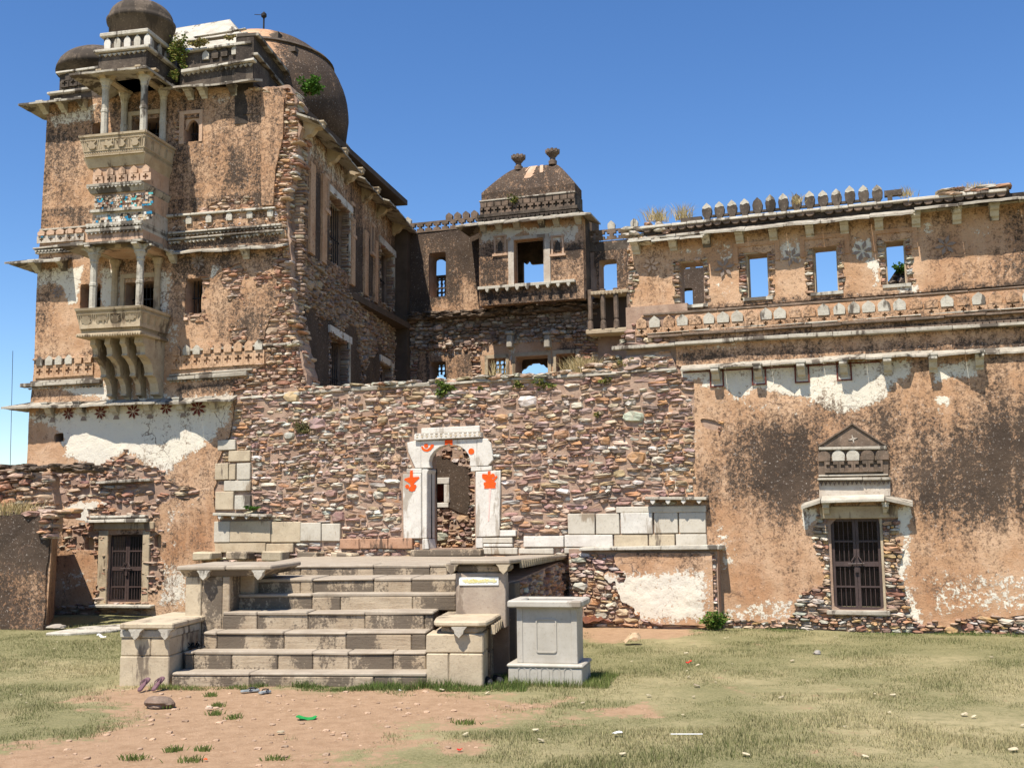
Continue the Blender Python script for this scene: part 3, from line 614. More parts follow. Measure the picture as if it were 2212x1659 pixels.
masksT = [(0, pT(*[q4(*p) for p in [(180, 1075), (330, 1110), (400, 1180), (420, 1300), (640, 1385), (810, 1275), (960, 1365), (1060, 1420), (1110, 1400), (1210, 1310), (1290, 1270), (1390, 1180), (1490, 1060), (1530, 880), (180, 1030)]]), .5, .95),
    (0, pT(*[c3(*p) for p in [(350, 500), (400, 440), (480, 405), (740, 420), (560, 470), (540, 550), (450, 520)]]), .25, .9),
    (0, pT(*[c3(*p) for p in [(990, 440), (1100, 395), (1310, 400), (1310, 480), (1150, 470), (1080, 560), (1100, 700), (1020, 720), (985, 600)]]), .5, .5),
    (0, pT(*[c3(*p) for p in [(980, 740), (1160, 830), (1170, 1080), (940, 1080)]]), .6, .66),
    (0, pT(*[c3(*p) for p in [(330, 780), (590, 780), (590, 950), (330, 1060)]]), .7, .45),
    (0, pT(*[q4(*p) for p in [(235, 80), (560, 50), (500, 330), (430, 320), (400, 210), (300, 190), (235, 220)]]), .3, .8),
    (0, pT(*[q4(*p) for p in [(640, 60), (800, 60), (800, 350), (640, 350)]]), .3, .7), (0, pT(*[q4(*p) for p in [(1010, 60), (1130, 100), (1110, 380), (1000, 380)]]), .3, .65),
    (0, pT(*[q4(*p) for p in [(1370, 50), (1450, 60), (1400, 130), (1350, 170)]]), .15, .8), (0, pT(*[q4(*p) for p in [(1050, 400), (1190, 410), (1190, 640), (1050, 640)]]), .4, .5),
    (0, pT(*[q4(*p) for p in [(300, 850), (670, 820), (690, 930), (560, 930), (420, 890)]]), .3, .75), (0, pT(*[q4(*p) for p in [(670, 800), (1090, 780), (1090, 920), (670, 930)]]), .3, .45),
    (0, pT(*[q4(*p) for p in [(1100, 790), (1400, 800), (1300, 850), (1100, 860)]]), .3, .4),
    (0, pT(*[q1(*p) for p in [(305, 760), (640, 660), (600, 790), (480, 810), (350, 830)]]), .2, .72), (0, pT(*[q1(*p) for p in [(1330, 600), (1560, 570), (1500, 680), (1390, 690)]]), .25, .5),
    (0, pT(*[q4(*p) for p in [(215, 660), (680, 640), (640, 690), (215, 720)]]), .3, .3),
    (1, pT(*[q1(*p) for p in [(265, 1480), (330, 900), (420, 940), (470, 1100), (540, 1470)]]), .8, .30), (1, pT(*[q1(*p) for p in [(265, 1480), (290, 940), (310, 940), (330, 1480)]]), .5, .2),
    (1, pT(*[q1(*p) for p in [(1500, 960), (1550, 980), (1590, 1150), (1570, 1210), (1480, 1180)]]), .3, .45), (1, pT(*[q1(*p) for p in [(1800, 880), (1870, 880), (1860, 1330), (1770, 1340)]]), .25, .6),
    (1, pT(*[q1(*p) for p in [(1560, 700), (1700, 700), (1700, 1330), (1500, 1330)]]), .8, .22), (1, pT(*[q1(*p) for p in [(1130, 920), (1260, 920), (1240, 1300), (1130, 1380)]]), .8, .26),
    (1, pT(*[q1(*p) for p in [(305, 870), (500, 860), (500, 935), (300, 940)]]), .3, .15),
    (1, pT(*[q4(*p) for p in [(1500, 280), (1760, 200), (1760, 470), (1620, 560), (1450, 560)]]), .6, .36), (1, pT(*[q4(*p) for p in [(1330, 330), (1500, 300), (1500, 560), (1300, 560)]]), .7, .15),
    (1, pT(*[q4(*p) for p in [(225, 330), (330, 330), (330, 650), (215, 650)]]), .8, .22),
    (1, pT(*[q4(*p) for p in [(1130, 850), (1560, 780), (1540, 900), (1130, 900)]]), .25, .55), (1, pT(*[q4(*p) for p in [(180, 850), (330, 850), (600, 925), (180, 960)]]), .3, .42),
    (1, pT((95, 228), (640, 150), (640, 60), (95, 120)), .1, .9), (1, pT(*[c3(*p) for p in [(330, 480), (400, 520), (360, 760), (330, 800)]]), .3, .5),
    (1, pT(*[q1(*p) for p in [(1100, 1500), (1850, 1430), (1850, 1600), (1100, 1660)]]), .25, .35),
    (2, pT(*[c3(*p) for p in [(1000, 600), (1310, 500), (1310, 720), (1180, 800), (990, 760)]]), .8, .9), (2, pT(*[c3(*p) for p in [(330, 720), (590, 720), (590, 820), (330, 830)]]), .4, .7)]
masksT.append((1, lambda U, Z: (fbm(U, Z, .45, 33, 4)-.45)*3, 1., .34))
def runs(z, depth, amp, u0=-9, u1=9, f=3.5, sd=0):
    return lambda U, Z: np.where((U > u0) & (U < u1) & (Z < z+.05), np.clip(1-(z-Z)/(depth*(.25+1.5*vnoise(U, U*0, f, sd))), 0, 1), 0)-.5
for z_, d_, a_ in ((5.35, .5, .25), (9.3, .8, .3), (13.75, 1.0, .22), (6.9, .5, .3), (10.9, .6, .3)): masksT.append((1, runs(z_, d_, a_, sd=int(z_)), 1., a_))
plaster = sheet('wall_plaster', 'plaster', tower, T, (-6.6, -.2, 2.4, 14.1), .05, plaster_T, 0., .055, masksT, .007, base=(0, .08, 0))
msn = sheet('masonry_core', 'mortar', tower, T, (-6.6, -.2, 2.6, 14.1), .08, masonry_T, .055, .75, rough=.012)
# hull behind the front: floors, flank, back and the roof
hull = MB(); W0 = -5.85; D = 11.4
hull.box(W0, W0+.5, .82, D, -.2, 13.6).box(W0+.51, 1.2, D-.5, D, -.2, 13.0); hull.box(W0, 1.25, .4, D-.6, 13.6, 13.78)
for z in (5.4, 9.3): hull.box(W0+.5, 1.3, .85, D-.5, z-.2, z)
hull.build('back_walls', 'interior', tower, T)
# exposed stones
def exp_field(U, Z):
    f = np.full(U.shape, -9.)
    for e in exposed: f = np.maximum(f, sdpoly(U, Z, e)+.10)
    edge = sdpoly(U, Z, tw_edge+ms_right)-.02; f = np.maximum(f, np.where((U > -.2) & (Z > 5.3), -(inside_T(U, Z)-.16), -9)); f = np.minimum(f, edge)
    f = np.minimum(f, np.where((Z < 5.55) & (U > -.45), -1, 9))
    for h in holes_T+[nicheL, nicheR]: f = np.minimum(f, -sdbox(U, Z, *h)-.01)
    return f
its = lay(exp_field, (-6.2, 0, 2.2, 13.9), .03, rng=(.05, .11), proud=.05, seed=1, wide=(1.4, 4.5), bigsz=(.18, .42), nbig=46)
its = [t for t in its if t[1] is not None and (t[2] > 5 or RNG.random() < .68)]
stones(its, tower, T, 200, pal=REDPAL)
# ragged broken corner: stones sticking out along the torn edge
its = []
for k in range(len(ms_right)-5):
    a, b = np.array(ms_right[k]), np.array(ms_right[k+1]); n = int(np.hypot(*(b-a))/.065)
    for i in range(n):
        p = a+(b-a)*(i+RNG.random())/max(n, 1); its.append((p[0]-RNG.uniform(.0, .16), RNG.uniform(0, .7), p[1], RNG.uniform(.14, .36), RNG.uniform(.2, .4), RNG.uniform(.05, .12), RNG.uniform(-.12, .12)))
stones(its, tower, T, 60, pal=GREYPAL+REDPAL)

# pilaster at the broken corner, and the dark burnt strip
pil = MB()
pz = [T.L(*q1(1700, 600)), T.L(*q1(1700, 1335)), T.L(*q1(1775, 1335)), T.L(*q1(1845, 640))]
pil.prism([pz[1], pz[2], T.L(*q1(1790, 1100)), T.L(*q1(1838, 900)), pz[3], pz[0]], -.06, .0); pil.build('pilaster', 'plaster', tower, T, mask=(.1, .36, .2))

# ---- ledges and friezes of the front
P_ = lambda *p: T.L(*p)
beam(tower, T, P_(*q4(150, 832)), P_(*q4(668, 805)), .10, .16, 0, 'slab'); beam(tower, T, P_(*q4(1095, 790)), P_(*q4(1610, 752)), .10, .14, 0, 'slab')
saw(tower, T, P_(*q4(185, 860)), P_(*q4(668, 838)), 0, .05, .05, .10, 'slab'); saw(tower, T, P_(*q4(1100, 815)), P_(*q4(1500, 790)), 0, .05, .05, .10, 'slab')
beam(tower, T, P_(*q4(205, 815)), P_(*q4(668, 790)), .05, .07, 0, 'slab'); beam(tower, T, P_(*q4(1100, 770)), P_(*q4(1640, 730)), .05, .07, 0, 'slab')
beam(tower, T, P_(*q4(218, 668)), P_(*q4(625, 650)), .05, .06, 0, 'pink_plaster'); beam(tower, T, P_(*q4(1190, 610)), P_(*q4(1880, 566)), .05, .07, 0, 'slab')
a, b = P_(*q4(262, 795)), P_(*q4(576, 775)); dado(tower, T, a, b, 6, .25, .33, 0, 'slab_pale', 'plaster', wf=.74, alt='plaster', mask=(.22, .2, 0))
a, b = P_(*q4(1148, 740)), P_(*q4(1683, 702)); dado(tower, T, a, b, 9, .27, .36, 0, 'slab_pale', 'plaster', wf=.76, alt='plaster', mask=(.2, .22, 0))
# first storey frieze
for (a, b, h, pr, nm) in ((q1(1080, 1400), q1(1790, 1343), .06, .10, 'slab_pale'), (q1(1100, 1510), q1(1830, 1452), .06, .10, 'slab_pale'), (q1(1100, 1555), q1(1845, 1490), .05, .13, 'slab'), (q1(262, 1490), q1(560, 1465), .05, .06, 'slab'), (q1(232, 1612), q1(480, 1590), .06, .16, 'slab'), (q1(240, 1640), q1(520, 1625), .05, .11, 'slab')):
    beam(tower, T, P_(*a), P_(*b), h, pr, 0, nm, step=.7)
saw(tower, T, P_(*q1(1100, 1575)), P_(*q1(1845, 1505)), 0, .08, .07, .11, 'slab_pale'); saw(tower, T, P_(*q1(1100, 1530)), P_(*q1(1830, 1470)), 0, .07, .05, .11, 'slab')
saw(tower, T, P_(*q1(240, 1630)), P_(*q1(540, 1612)), 0, .13, .06, .10, 'slab_pale')
mm = merlon_mb(.17, .24, .06)
shared('merlon', mm, 'slab_pale', tower, T, [(*[P_(*p)[0]], 0., P_(*p)[1]) for p in (q1(1228, 1455), q1(1357, 1445), q1(1490, 1432), q1(1622, 1420), q1(1756, 1408))])
its = lay(lambda U, Z: np.minimum(np.minimum(sdpoly(U, Z, pT(q1(1085, 1425), q1(1790, 1365), q1(1820, 1440), q1(1090, 1500))), sdpoly(U, Z, tw_edge+ms_right)), 9), (-.2-2.3, 9.6, 2, 11.2), .03, rng=(.05, .08), proud=.03, seed=3, nbig=0, wide=(1, 2.4))
stones(its, tower, T, 60, pal=REDPAL+[((.62, .56, .50), 6), ((.5, .35, .36), 3)])
a, b = P_(*q1(275, 1580)), P_(*q1(520, 1562)); dado(tower, T, a, b, 5, .16, .20, 0, 'pink_plaster', 'pale_plaster', wf=.8)
mt = MB().lathe([(.05, -.005), (.05, .012), (.01, .016)], 6); mt.v = [(p[0], -p[2], p[1]) for p in mt.v]
shared('glazed_tile', mt, 'tile_blue', tower, T, [(*[P_(*p)[0]], -.06, P_(*p)[1]) for p in (q1(275, 1520), q1(405, 1500), q1(520, 1492), q1(535, 1500), q1(283, 1535))])

# ---- eaves
ew = tw_edge[2][0]
def ov1(u):
    b = [(-6.6, .5), (-5.2, .46), (-5.0, .62), (-4.95, .40), (-4.4, .34), (-3.6, .5), (-2.2, .55), (-1.5, .35), (-1.1, .42), (-.75, .60), (-.4, .62), (-.1, .50), (.1, .30)]
    return float(np.interp(u, [x for x, _ in b], [y for _, y in b]))
eave(tower, T, -6.5, .06, 5.43, ov1, .14, .07, 0, 'slab', hip0=.5)
for x in (335, 540, 755, 970, 1180, 1390): u, z = P_(*q4(x, 985)); bracket(tower, T, u, 5.56, .17, .34, .34)
eave(tower, T, -6.57, P_(*q1(470, 1640))[0], 9.36, .52, .16, .07, 0, 'slab', hip0=.55)
eave(tower, T, P_(*q1(1130, 1640))[0], P_(*q1(1870, 1580))[0], 9.40, lambda u: .30+.06*sin(u*5), .12, .06, 0, 'slab', drop=.0)
for x, y in ((1130, 30), (1600, -15)): u, z = P_(*q4(x, y)); bracket(tower, T, u, 9.47, .17, .3, .26)
for x, y in ((420, 75), (250, 85)): u, z = P_(*q4(x, y)); bracket(tower, T, u, 9.46, .17, .34, .26)
eave(tower, T, -6.34, P_(*q1(600, 600))[0], 13.82, .50, .18, .07, 0, 'slab', hip0=.47)
eave(tower, T, P_(*q1(1095, 575))[0], P_(*q1(1700, 490))[0], 13.86, lambda u: .46+.05*sin(u*3.1), .18, .07, 0, 'slab')
for x, y in ((300, 760), (420, 735), (550, 700), (1240, 620), (1330, 600), (1520, 570)): u, z = P_(*q1(x, y)); bracket(tower, T, u, 13.93, .17, .34, .24)
# returning eave on the flank and its brackets
TL = Fr(T.W(-5.9, 0), 102)                 # left flank: u runs towards the viewer
for z, o, u0 in ((5.43, .5, -5.5), (9.36, .55, -5.5), (13.82, .47, -5.5)): eave(tower, TL, u0, .5, z, o, .16, .07, .0, 'slab', hip1=.5)

# ---- parapet and roof of the tower
par = MB()
uL = P_(*q1(372, 640))[0]; uC = P_(*q1(640, 600))[0]; uR = P_(*q1(1640, 420))[0]
zb = 13.98
def zpt(x, y, yy=0): return T.L(*q1(x, y), yy)[1]
par_ = MB(); par_.box(P_(*q1(322, 640))[0], uC, .0, 1.0, zb+.06, zpt(330, 600)); par_.box(uL, uC, .07, 1.0, zpt(330, 600)+.001, zpt(370, 470))
par_.build('parapet', 'dark_plaster', tower, T)
par.box(P_(*q1(1165, 560))[0], uR, .0, 1.0, zb+.1, zpt(1400, 405)); par.box(P_(*q1(1170, 560))[0], uR-.06, .07, 1.0, zpt(1400, 405)+.001, zpt(1400, 300)); 
par.build('parapet', 'dark_plaster', tower, T)
zl = lambda a: T.L(*a, -.05)
for a, b, h, pr, y0, mt_ in ((q1(303, 600), q1(575, 562), .07, .12, 0, 'slab_pale'), (q1(360, 465), q1(635, 427), .07, .10, .07, 'slab_pale'), (q1(1170, 452), q1(1645, 375), .08, .14, 0, 'slab_pale'), (q1(1200, 322), q1(1625, 262), .07, .12, .07, 'slab_pale'), (q1(1200, 260), q1(1600, 205), .05, .12, .3, 'slab_pale'), (q1(1250, 235), q1(1590, 180), .04, .05, .4, 'slab_pale')):
    beam(tower, T, T.L(*a, y0-pr), T.L(*b, y0-pr), h, pr, y0, mt_, step=.6)
saw(tower, T, P_(*q1(330, 612)), P_(*q1(560, 578)), 0, .06, .09, .12, 'slab'); saw(tower, T, P_(*q1(1180, 485)), P_(*q1(1640, 415)), 0, .06, .08, .13, 'slab')
mm = merlon_mb(.2, .26, .06)
shared('merlon', mm, lambda i: ('dark_plaster', 'slab_pale', 'dark_plaster')[i % 3], tower, T, [(P_(*p)[0], .07, P_(*p)[1]) for p in (q1(440, 520), q1(500, 510), q1(552, 500), q1(600, 490), q1(1330, 385), q1(1390, 378), q1(1450, 365), q1(1520, 352), q1(1590, 342))])
cp = cross_mb(.24, .22, .05); shared('cross_panel', cp, 'dark_plaster', tower, T, [(P_(*p)[0], .07, P_(*p)[1]) for p in (q1(415, 565), q1(470, 557), q1(525, 548), q1(580, 540))])
# pale hipped roof behind, dark vault on the other side
rf_ = MB(); fr0, fr1 = T.L(*q1(1110, 250), .8), T.L(*q1(1625, 235), .8); ri = T.L(*q1(1490, 128), 1.8); rl = T.L(*q1(1118, 190), 1.8)
rf_.add([(fr0[0], .8, fr0[1]-.3), (fr1[0], .8, fr1[1]-.35), (ri[0], 1.8, ri[1]), (rl[0]-.1, 1.8, rl[1]), (fr1[0]-.2, 4.5, fr1[1]-.2), (rl[0], 4.5, rl[1]-.1)], [(0, 1, 2, 3), (1, 4, 2), (2, 4, 5, 3)]); rf_.build('hipped_roof', 'slab_pale', tower, T)
va = MB(); c = T.L(*q1(640, 470), 1.6); rr = c[0]-T.L(*q1(398, 450), 1.6)[0]; hz = T.L(*q1(640, 318), 1.6)[1]-c[1]
va.lathe([(rr*cos(t), c[1]-.1+(hz+.1)*sin(t)) for t in np.linspace(0, pi/2*.98, 9)], 28, c[0], 1.7, sy=1.); va.build('roof_vault', 'dome_plaster', tower, T, smooth=True)
# great dome further back with finial
dc = T.L(*q1(1702, 640), 4.6); dR = (T.L(*q1(2250, 640), 4.6)[0]-dc[0])*.955; dz = T.L(*q1(1702, 250), 4.6)[1]
dz0 = 13.95
prof = [(dR*.96, dz0), (dR, dz0+.9)]+[(dR*cos(t)**.92, dz0+.9+(dz-dz0-.9)*sin(t)) for t in np.linspace(.08, pi/2*.97, 16)]
dome = MB().lathe(prof, 48, dc[0], 4.6).build('great_dome', 'plaster', tower, T, smooth=True)
_co = np.array([v.co[:] for v in dome.data.vertices]); _ang = np.arctan2(_co[:, 1]-4.6, _co[:, 0]-dc[0]); _rz = ROOTS['palace_tower'][1]
_mk = np.zeros((len(_co), 3)); _mk[:, 1] = 1.05-1.9*np.exp(-((_ang+1.27)/.27)**2)*(_co[:, 2] > dz0+1.2); setcol(dome.data, 'mask', _mk)
MB().lathe([(dR*.80, dz0+.9+(dz-dz0-.9)*.62), (dR*.83, dz0+.9+(dz-dz0-.9)*.63), (dR*.80, dz0+.9+(dz-dz0-.9)*.665)], 48, dc[0], 4.6).build('dome_band', 'dome_plaster', dome, T)
MB().lathe([(.34, dz-.14), (.36, dz-.02), (.2, dz+.08), (.1, dz+.16), (.05, dz+.18)], 20, dc[0], 4.6).build('dome_cap', 'pink_plaster', dome, T, smooth=True)
zt = T.L(*q1(1702, 95), 4.6)[1]
MB().tube([(dc[0], 4.6, dz+.1), (dc[0], 4.6, zt)], .028, 8).lathe([(.01, zt-.16), (.09, zt-.08), (.085, zt), (.01, zt+.08)], 10, dc[0], 4.6).tube([(dc[0]-.32, 4.6, zt+.02), (dc[0], 4.6, zt-.03)], .012, 5).build('finial', 'black_iron', dome, T)
for p in ((1790, 245), (1895, 335)): u, z = T.L(*q1(*p), 4.6-dR*.55); MB().box(u-.14, u+.16, 4.6-dR*.62, 4.6-dR*.3, z-.09, z+.07, j=.03).build('stone_peg', 'dome_plaster', dome, T)

# ---- painted stars, door of the ground storey
for p, R in ((q4(265, 1028), .25), (q4(447, 1024), .25), (q4(655, 1018), .27), (q4(866, 1008), .30), (q4(1080, 984), .27), (q4(1286, 986), .33), (q4(1285, 40), .31), (q4(378, 238), .26)): u, z = P_(*p); star(tower, T, u, z, -.028, R*.72, mat='red_paint' if p[0] > 100 and p[1] > 700 else 'grey_paint')
tas = MB()
for x, y in ((343, 1050), (545, 1040), (757, 1030), (975, 1025), (1190, 1015)):
    u, z = P_(*q4(x, y)); tas.prism([(u-.09, z-.12), (u+.09, z-.12), (u+.02, z+.06), (u-.02, z+.06)], -.026, -.02)
    for s in (-1, 1): tas.tube([(u, -.025, z+.05), (u+s*.10, -.025, z+.26)], .008, 4)
tas.build('painted_tassels', 'grey_paint', tower, T)
# stone frame, lintel and iron door
u0, z0, u1, z1 = e_open
fm = MB(); fo = bx(T, c3(605, 592), c3(905, 1045))
fm.box(fo[0], u0-.003, -.02, .30, z0-.06, z1+.11).box(u1+.003, fo[2], -.02, .30, z0-.06, z1+.11); fm.build('door_jambs', 'sandstone', tower, T, bevel=.015)
MB().box(fo[0]-.14, fo[2]+.13, -.05, .25, z1+.12, P_(*c3(700, 535))[1], j=.012).build('door_lintel', 'sandstone', tower, T, bevel=.02)
MB().box(u0, u1, .02, .3, z1+.002, z1+.115).build('lintel_soffit', 'sandstone', tower, T)
beam(tower, T, P_(*c3(547, 522)), P_(*c3(918, 515)), .09, .20, 0, 'slab_pale', 'door_hood_slab', .8); beam(tower, T, P_(*c3(560, 500)), P_(*c3(900, 492)), .06, .10, 0, 'slab_pale', 'door_hood_slab', .6)
MB().box(fo[0]-.1, fo[2]+.2, -.22, .2, z0-.14, z0-.055, j=.01).build('doorstep', 'slab_pale', tower, T, bevel=.02)
beam(tower, T, P_(*c3(605, 290)), P_(*c3(935, 270)), .07, .16, 0, 'slab', 'broken_shelf_slab', .5)
iron_door(tower, T, u0, u1, z0, z1, .16, (.22, .49, .75), 4)
for nb in (nicheL, nicheR): MB().box(nb[0]-.02, nb[2]+.02, .26, .30, nb[1]-.02, nb[3]+.02).build('niche_back', 'sandstone', tower, T)
for k, h in enumerate(w1+w2):
    if k in (0, 1, 2, 4, 5): bars(tower, T, h[0]+.02, h[2]-.02, h[1], h[3], .35, 4 if k != 1 else 7, 1)
# frame of the window beside the lower balcony, arched head of the upper window
h = w2[2]; cx = (h[0]+h[2])/2; r = (h[2]-h[0])/2
hd = MB(); n = 10; arc = [(cx-r+.03+(2*r-.06)*k/n, h[3]-.30+.26*sin(pi*k/n)**.6) for k in range(n+1)]
hd.prism([(h[0]-.01, h[3]-.30), *[(x, z) for x, z in arc], (h[2]+.01, h[3]-.30), (h[2]+.01, h[3]+.01), (h[0]-.01, h[3]+.01)][::-1], .05, .16); hd.build('arched_window_head', 'pink_plaster', tower, T)
MB().box(h[0]-.14, h[0]-.005, -.03, .2, h[1]-.05, h[3]+.1).box(h[2]+.005, h[2]+.1, -.03, .2, h[1]-.02, h[3]+.1).box(h[0]-.14, h[2]+.1, -.035, .1, h[3]+.101, h[3]+.2).build('window_surround', 'pink_plaster', tower, T)
for h in (w1[1], w2[1]): MB().box(h[0]-.12, h[0]-.004, -.05, .3, h[1], h[3]+.1).box(h[2]+.004, h[2]+.12, -.05, .3, h[1], h[3]+.1).box(h[0]-.12, h[2]+.12, -.055, .3, h[3]+.101, h[3]+.22).build('balcony_door_frame', 'sandstone', tower, T)

# ---- the two balconies
def frusta(m, uA, uB, w0, z0, uC, uD, w1, z1):
    m.hexa([(uA, -w0, z0), (uB, -w0, z0), (uB, -.002, z0), (uA, -.002, z0), (uC, -w1, z1), (uD, -w1, z1), (uD, -.002, z1), (uC, -.002, z1)]); return m
def balcony(tl, tr, bl, br, wt, wb, name, mat, reliefs):
    a, b, c, d = T.L(*bl, -wb), T.L(*br, -wb), T.L(*tl, -wt), T.L(*tr, -wt); zt, zb = (c[1]+d[1])/2, (a[1]+b[1])/2
    A, Bq, C, D_ = a[0], b[0], c[0], d[0]; m = MB(); t = .09
    m.add([(A, -wb, zb), (Bq, -wb, zb), (D_, -wt, zt), (C, -wt, zt)], [(0, 1, 2, 3)]); m.add([(Bq, -wb, zb), (Bq, 0, zb), (D_, 0, zt), (D_, -wt, zt)], [(0, 1, 2, 3)]); m.add([(A, -wb, zb), (C, -wt, zt), (C, 0, zt), (A, 0, zb)], [(0, 1, 2, 3)])
    m.add([(A, -wb, zb), (A, 0, zb), (Bq, 0, zb), (Bq, -wb, zb)], [(0, 1, 2, 3)]); ins = [(C+t, -wt+t), (D_-t, -wt+t), (D_-t, 0), (C+t, 0)]; out = [(C, -wt), (D_, -wt), (D_, 0), (C, 0)]
    v = [(*p, zt) for p in out]+[(*p, zt) for p in ins]+[(p[0], p[1], zb+.12) for p in ins]
    m.add(v, [(0, 1, 5, 4), (1, 2, 6, 5), (3, 0, 4, 7), (4, 5, 9, 8), (5, 6, 10, 9), (7, 4, 8, 11), (8, 9, 10, 11)])
    o = m.build(name, mat, tower, T)
    def face(s, q, off): x0 = A+(C-A)*q; x1 = Bq+(D_-Bq)*q; return (x0+(x1-x0)*s, -wb+(wb-wt)*q-off, zb+(zt-zb)*q)
    def face_r(s, q, off): w = wb+(wt-wb)*q; return (Bq+(D_-Bq)*q+off, -w+w*s, zb+(zt-zb)*q)
    asp = (zt-zb)/(Bq-A)
    for fc, kk in ((face, asp), (face_r, (zt-zb)/wt)):
        rim = MB()
        for q0, q1_, of in ((.90, 1.0, .028), (.74, .78, .02), (.0, .05, .03), (.24, .28, .018)):
            rim.add([fc(0, q0, -.01), fc(1, q0, -.01), fc(1, q1_, -.01), fc(0, q1_, -.01), fc(0, q0, of), fc(1, q0, of), fc(1, q1_, of), fc(0, q1_, of)], [(4, 5, 6, 7), (0, 1, 5, 4), (7, 6, 2, 3), (0, 4, 7, 3), (1, 2, 6, 5)])
        n = 26
        for i in range(n):
            s = (i+.5)/n; w = .3/n
            rim.add([fc(s-w, .08, .0), fc(s+w, .08, .0), fc(s+w*1.3, .15, .025), fc(s, .22, .0), fc(s-w*1.3, .15, .025)], [(0, 1, 2, 3, 4)])
            rim.add([fc(s-w*1.3, .80, .0), fc(s+w*.3, .80, .02), fc(s+w*1.3, .88, .0), fc(s-w*.3, .88, .02)], [(0, 1, 2, 3)])
        for s in (.03, .06, .24, .27, .30, .49, .52, .70, .73, .76, .93, .96):
            rim.add([fc(s-.007, .28, 0), fc(s+.007, .28, 0), fc(s+.007, .74, 0), fc(s-.007, .74, 0), fc(s-.005, .28, .02), fc(s+.005, .28, .02), fc(s+.005, .74, .02), fc(s-.005, .74, .02)], [(4, 5, 6, 7), (0, 4, 7, 3), (5, 1, 2, 6)])
        rim.build('carved_frieze', mat, o, T)
    for nm, s0, poly in reliefs:
        m = MB(); n = len(poly); pts = [(s0+p[0]*.085*1.0, .51+p[1]*.19) for p in poly]
        m.add([face(*p, 0) for p in pts]+[face(*p, .045) for p in pts], [tuple(range(n, 2*n))]+[(i, (i+1) % n, n+(i+1) % n, n+i) for i in range(n)]); m.build(nm, mat, o, T)
    return o, (A, Bq, C, D_, zt, zb)
wheel = [(cos(2*pi*k/16)*(1 if k % 2 else .8), sin(2*pi*k/16)*(1 if k % 2 else .8)) for k in range(16)]
eleph = [(-.9, -.9), (-.55, -.9), (-.5, -.2), (.1, -.2), (.15, -.9), (.5, -.9), (.55, .0), (.75, -.1), (.85, -.6), (1.05, -.55), (1.0, .2), (.8, .65), (.4, .75), (.1, .55), (-.6, .6), (-.95, .2), (-1.1, -.4), (-.95, -.3)]
sunn = [(cos(2*pi*k/24)*(1 if k % 2 else .62), sin(2*pi*k/24)*(1 if k % 2 else .62)) for k in range(24)]
treep = [(-.15, -.95), (.15, -.95), (.12, -.2), (.6, -.45), (1, .1), (.7, .6), (.25, .45), (0, .95), (-.25, .45), (-.7, .6), (-1, .1), (-.6, -.45), (-.12, -.2)]
flow = [(cos(2*pi*k/20)*(1 if (k//2) % 2 else .6), sin(2*pi*k/20)*(1 if (k//2) % 2 else .6)) for k in range(20)]
vase = [(-.35, -.9), (.35, -.9), (.75, -.3), (.5, .3), (1, .9), (.3, .65), (0, .95), (-.3, .65), (-1, .9), (-.5, .3), (-.75, -.3)]
lb, LB = balcony(q4(485, 350), q4(918, 313), q4(527, 512), q4(906, 488), 1.45, 1.25, 'lower_balcony', 'sandstone', [('carved_wheel', .14, wheel), ('carved_elephant', .39, eleph), ('carved_sun', .61, sunn), ('carved_tree', .84, treep)])
ub, UB = balcony(q1(510, 897), q1(945, 830), q1(552, 1028), q1(930, 985), 1.48, 1.40, 'upper_balcony', 'sandstone', [('carved_vase', .17, vase), ('carved_rosette', .44, flow), ('carved_vase', .64, vase), ('carved_vase', .86, vase)])
# lower balcony: drip edge, four big brackets, two columns, roof
dm = MB(); dm.box(LB[0]-.09, LB[1]+.09, -1.36, -.002, LB[5]-.09, LB[5]-.002); dm.build('balcony_floor_slab', 'sandstone', lb, T, bevel=.02)
saw(lb, T, (LB[0]-.09, LB[5]-.03), (LB[1]+.09, LB[5]-.03), -1.36, .012, .08, .07, 'sandstone', 'drip_trim')
pb = [(0, 0), (-1.06, 0), (-1.08, -.16), (-.98, -.24), (-.94, -.40), (-.98, -.46), (-.80, -.52), (-.62, -.66), (-.54, -.86), (-.58, -.94), (-.42, -.98), (-.30, -1.12), (-.24, -1.34), (-.28, -1.40), (-.10, -1.44), (-.04, -1.56), (.02, -1.56)]
ztop = LB[5]-.092
for x, wd_ in ((612, .15), (705, .15), (803, .15), (935, .24)):
    u = T.L(*q4(x, 560), -1.0)[0] if x < 900 else LB[1]-.13
    n = len(pb); m = MB(); v = [(u-wd_/2, y, ztop+z) for y, z in pb]+[(u+wd_/2, y, ztop+z) for y, z in pb]
    m.add(v, [tuple(range(n)), tuple(range(2*n-1, n-1, -1))]+[(i, n+i, n+(i+1) % n, (i+1) % n) for i in range(n)])
    for s in (-1, 1):
        for k in range(3): y, z = pb[(2, 6, 10)[k]]; m.box(u+s*wd_/2-.012, u+s*wd_/2+.012, y+.05, y+.28, ztop+z-.02, ztop+z+.03)
    m.build('balcony_bracket', 'sandstone', lb, T)
zc = 9.38
for x in (605, 906):
    u = T.L(*q4(x, 200), -1.28)[0]; h = zc-LB[4]-.10+.12
    o = shared('column', column_mb(h, .095), 'slab_pale', lb, T, [(u, -1.28, LB[4]-.12)])[0]; shared('column_capital', arms_mb(.10, .34, .17), 'slab_pale', lb, T, [(u, -1.28, LB[4]-.12+h+.15)])
for x in (745, 1020): u = T.L(*q4(x, 200), -.05)[0]; shared('wall_column', column_mb(zc-LB[4]+.12, .09), 'sandstone', lb, T, [(u, -.06, LB[4]-.12)])
E1L, E1R = T.L(*q1(375, 1607), -1.6)[0], T.L(*q1(940, 1565), -1.5)[0]
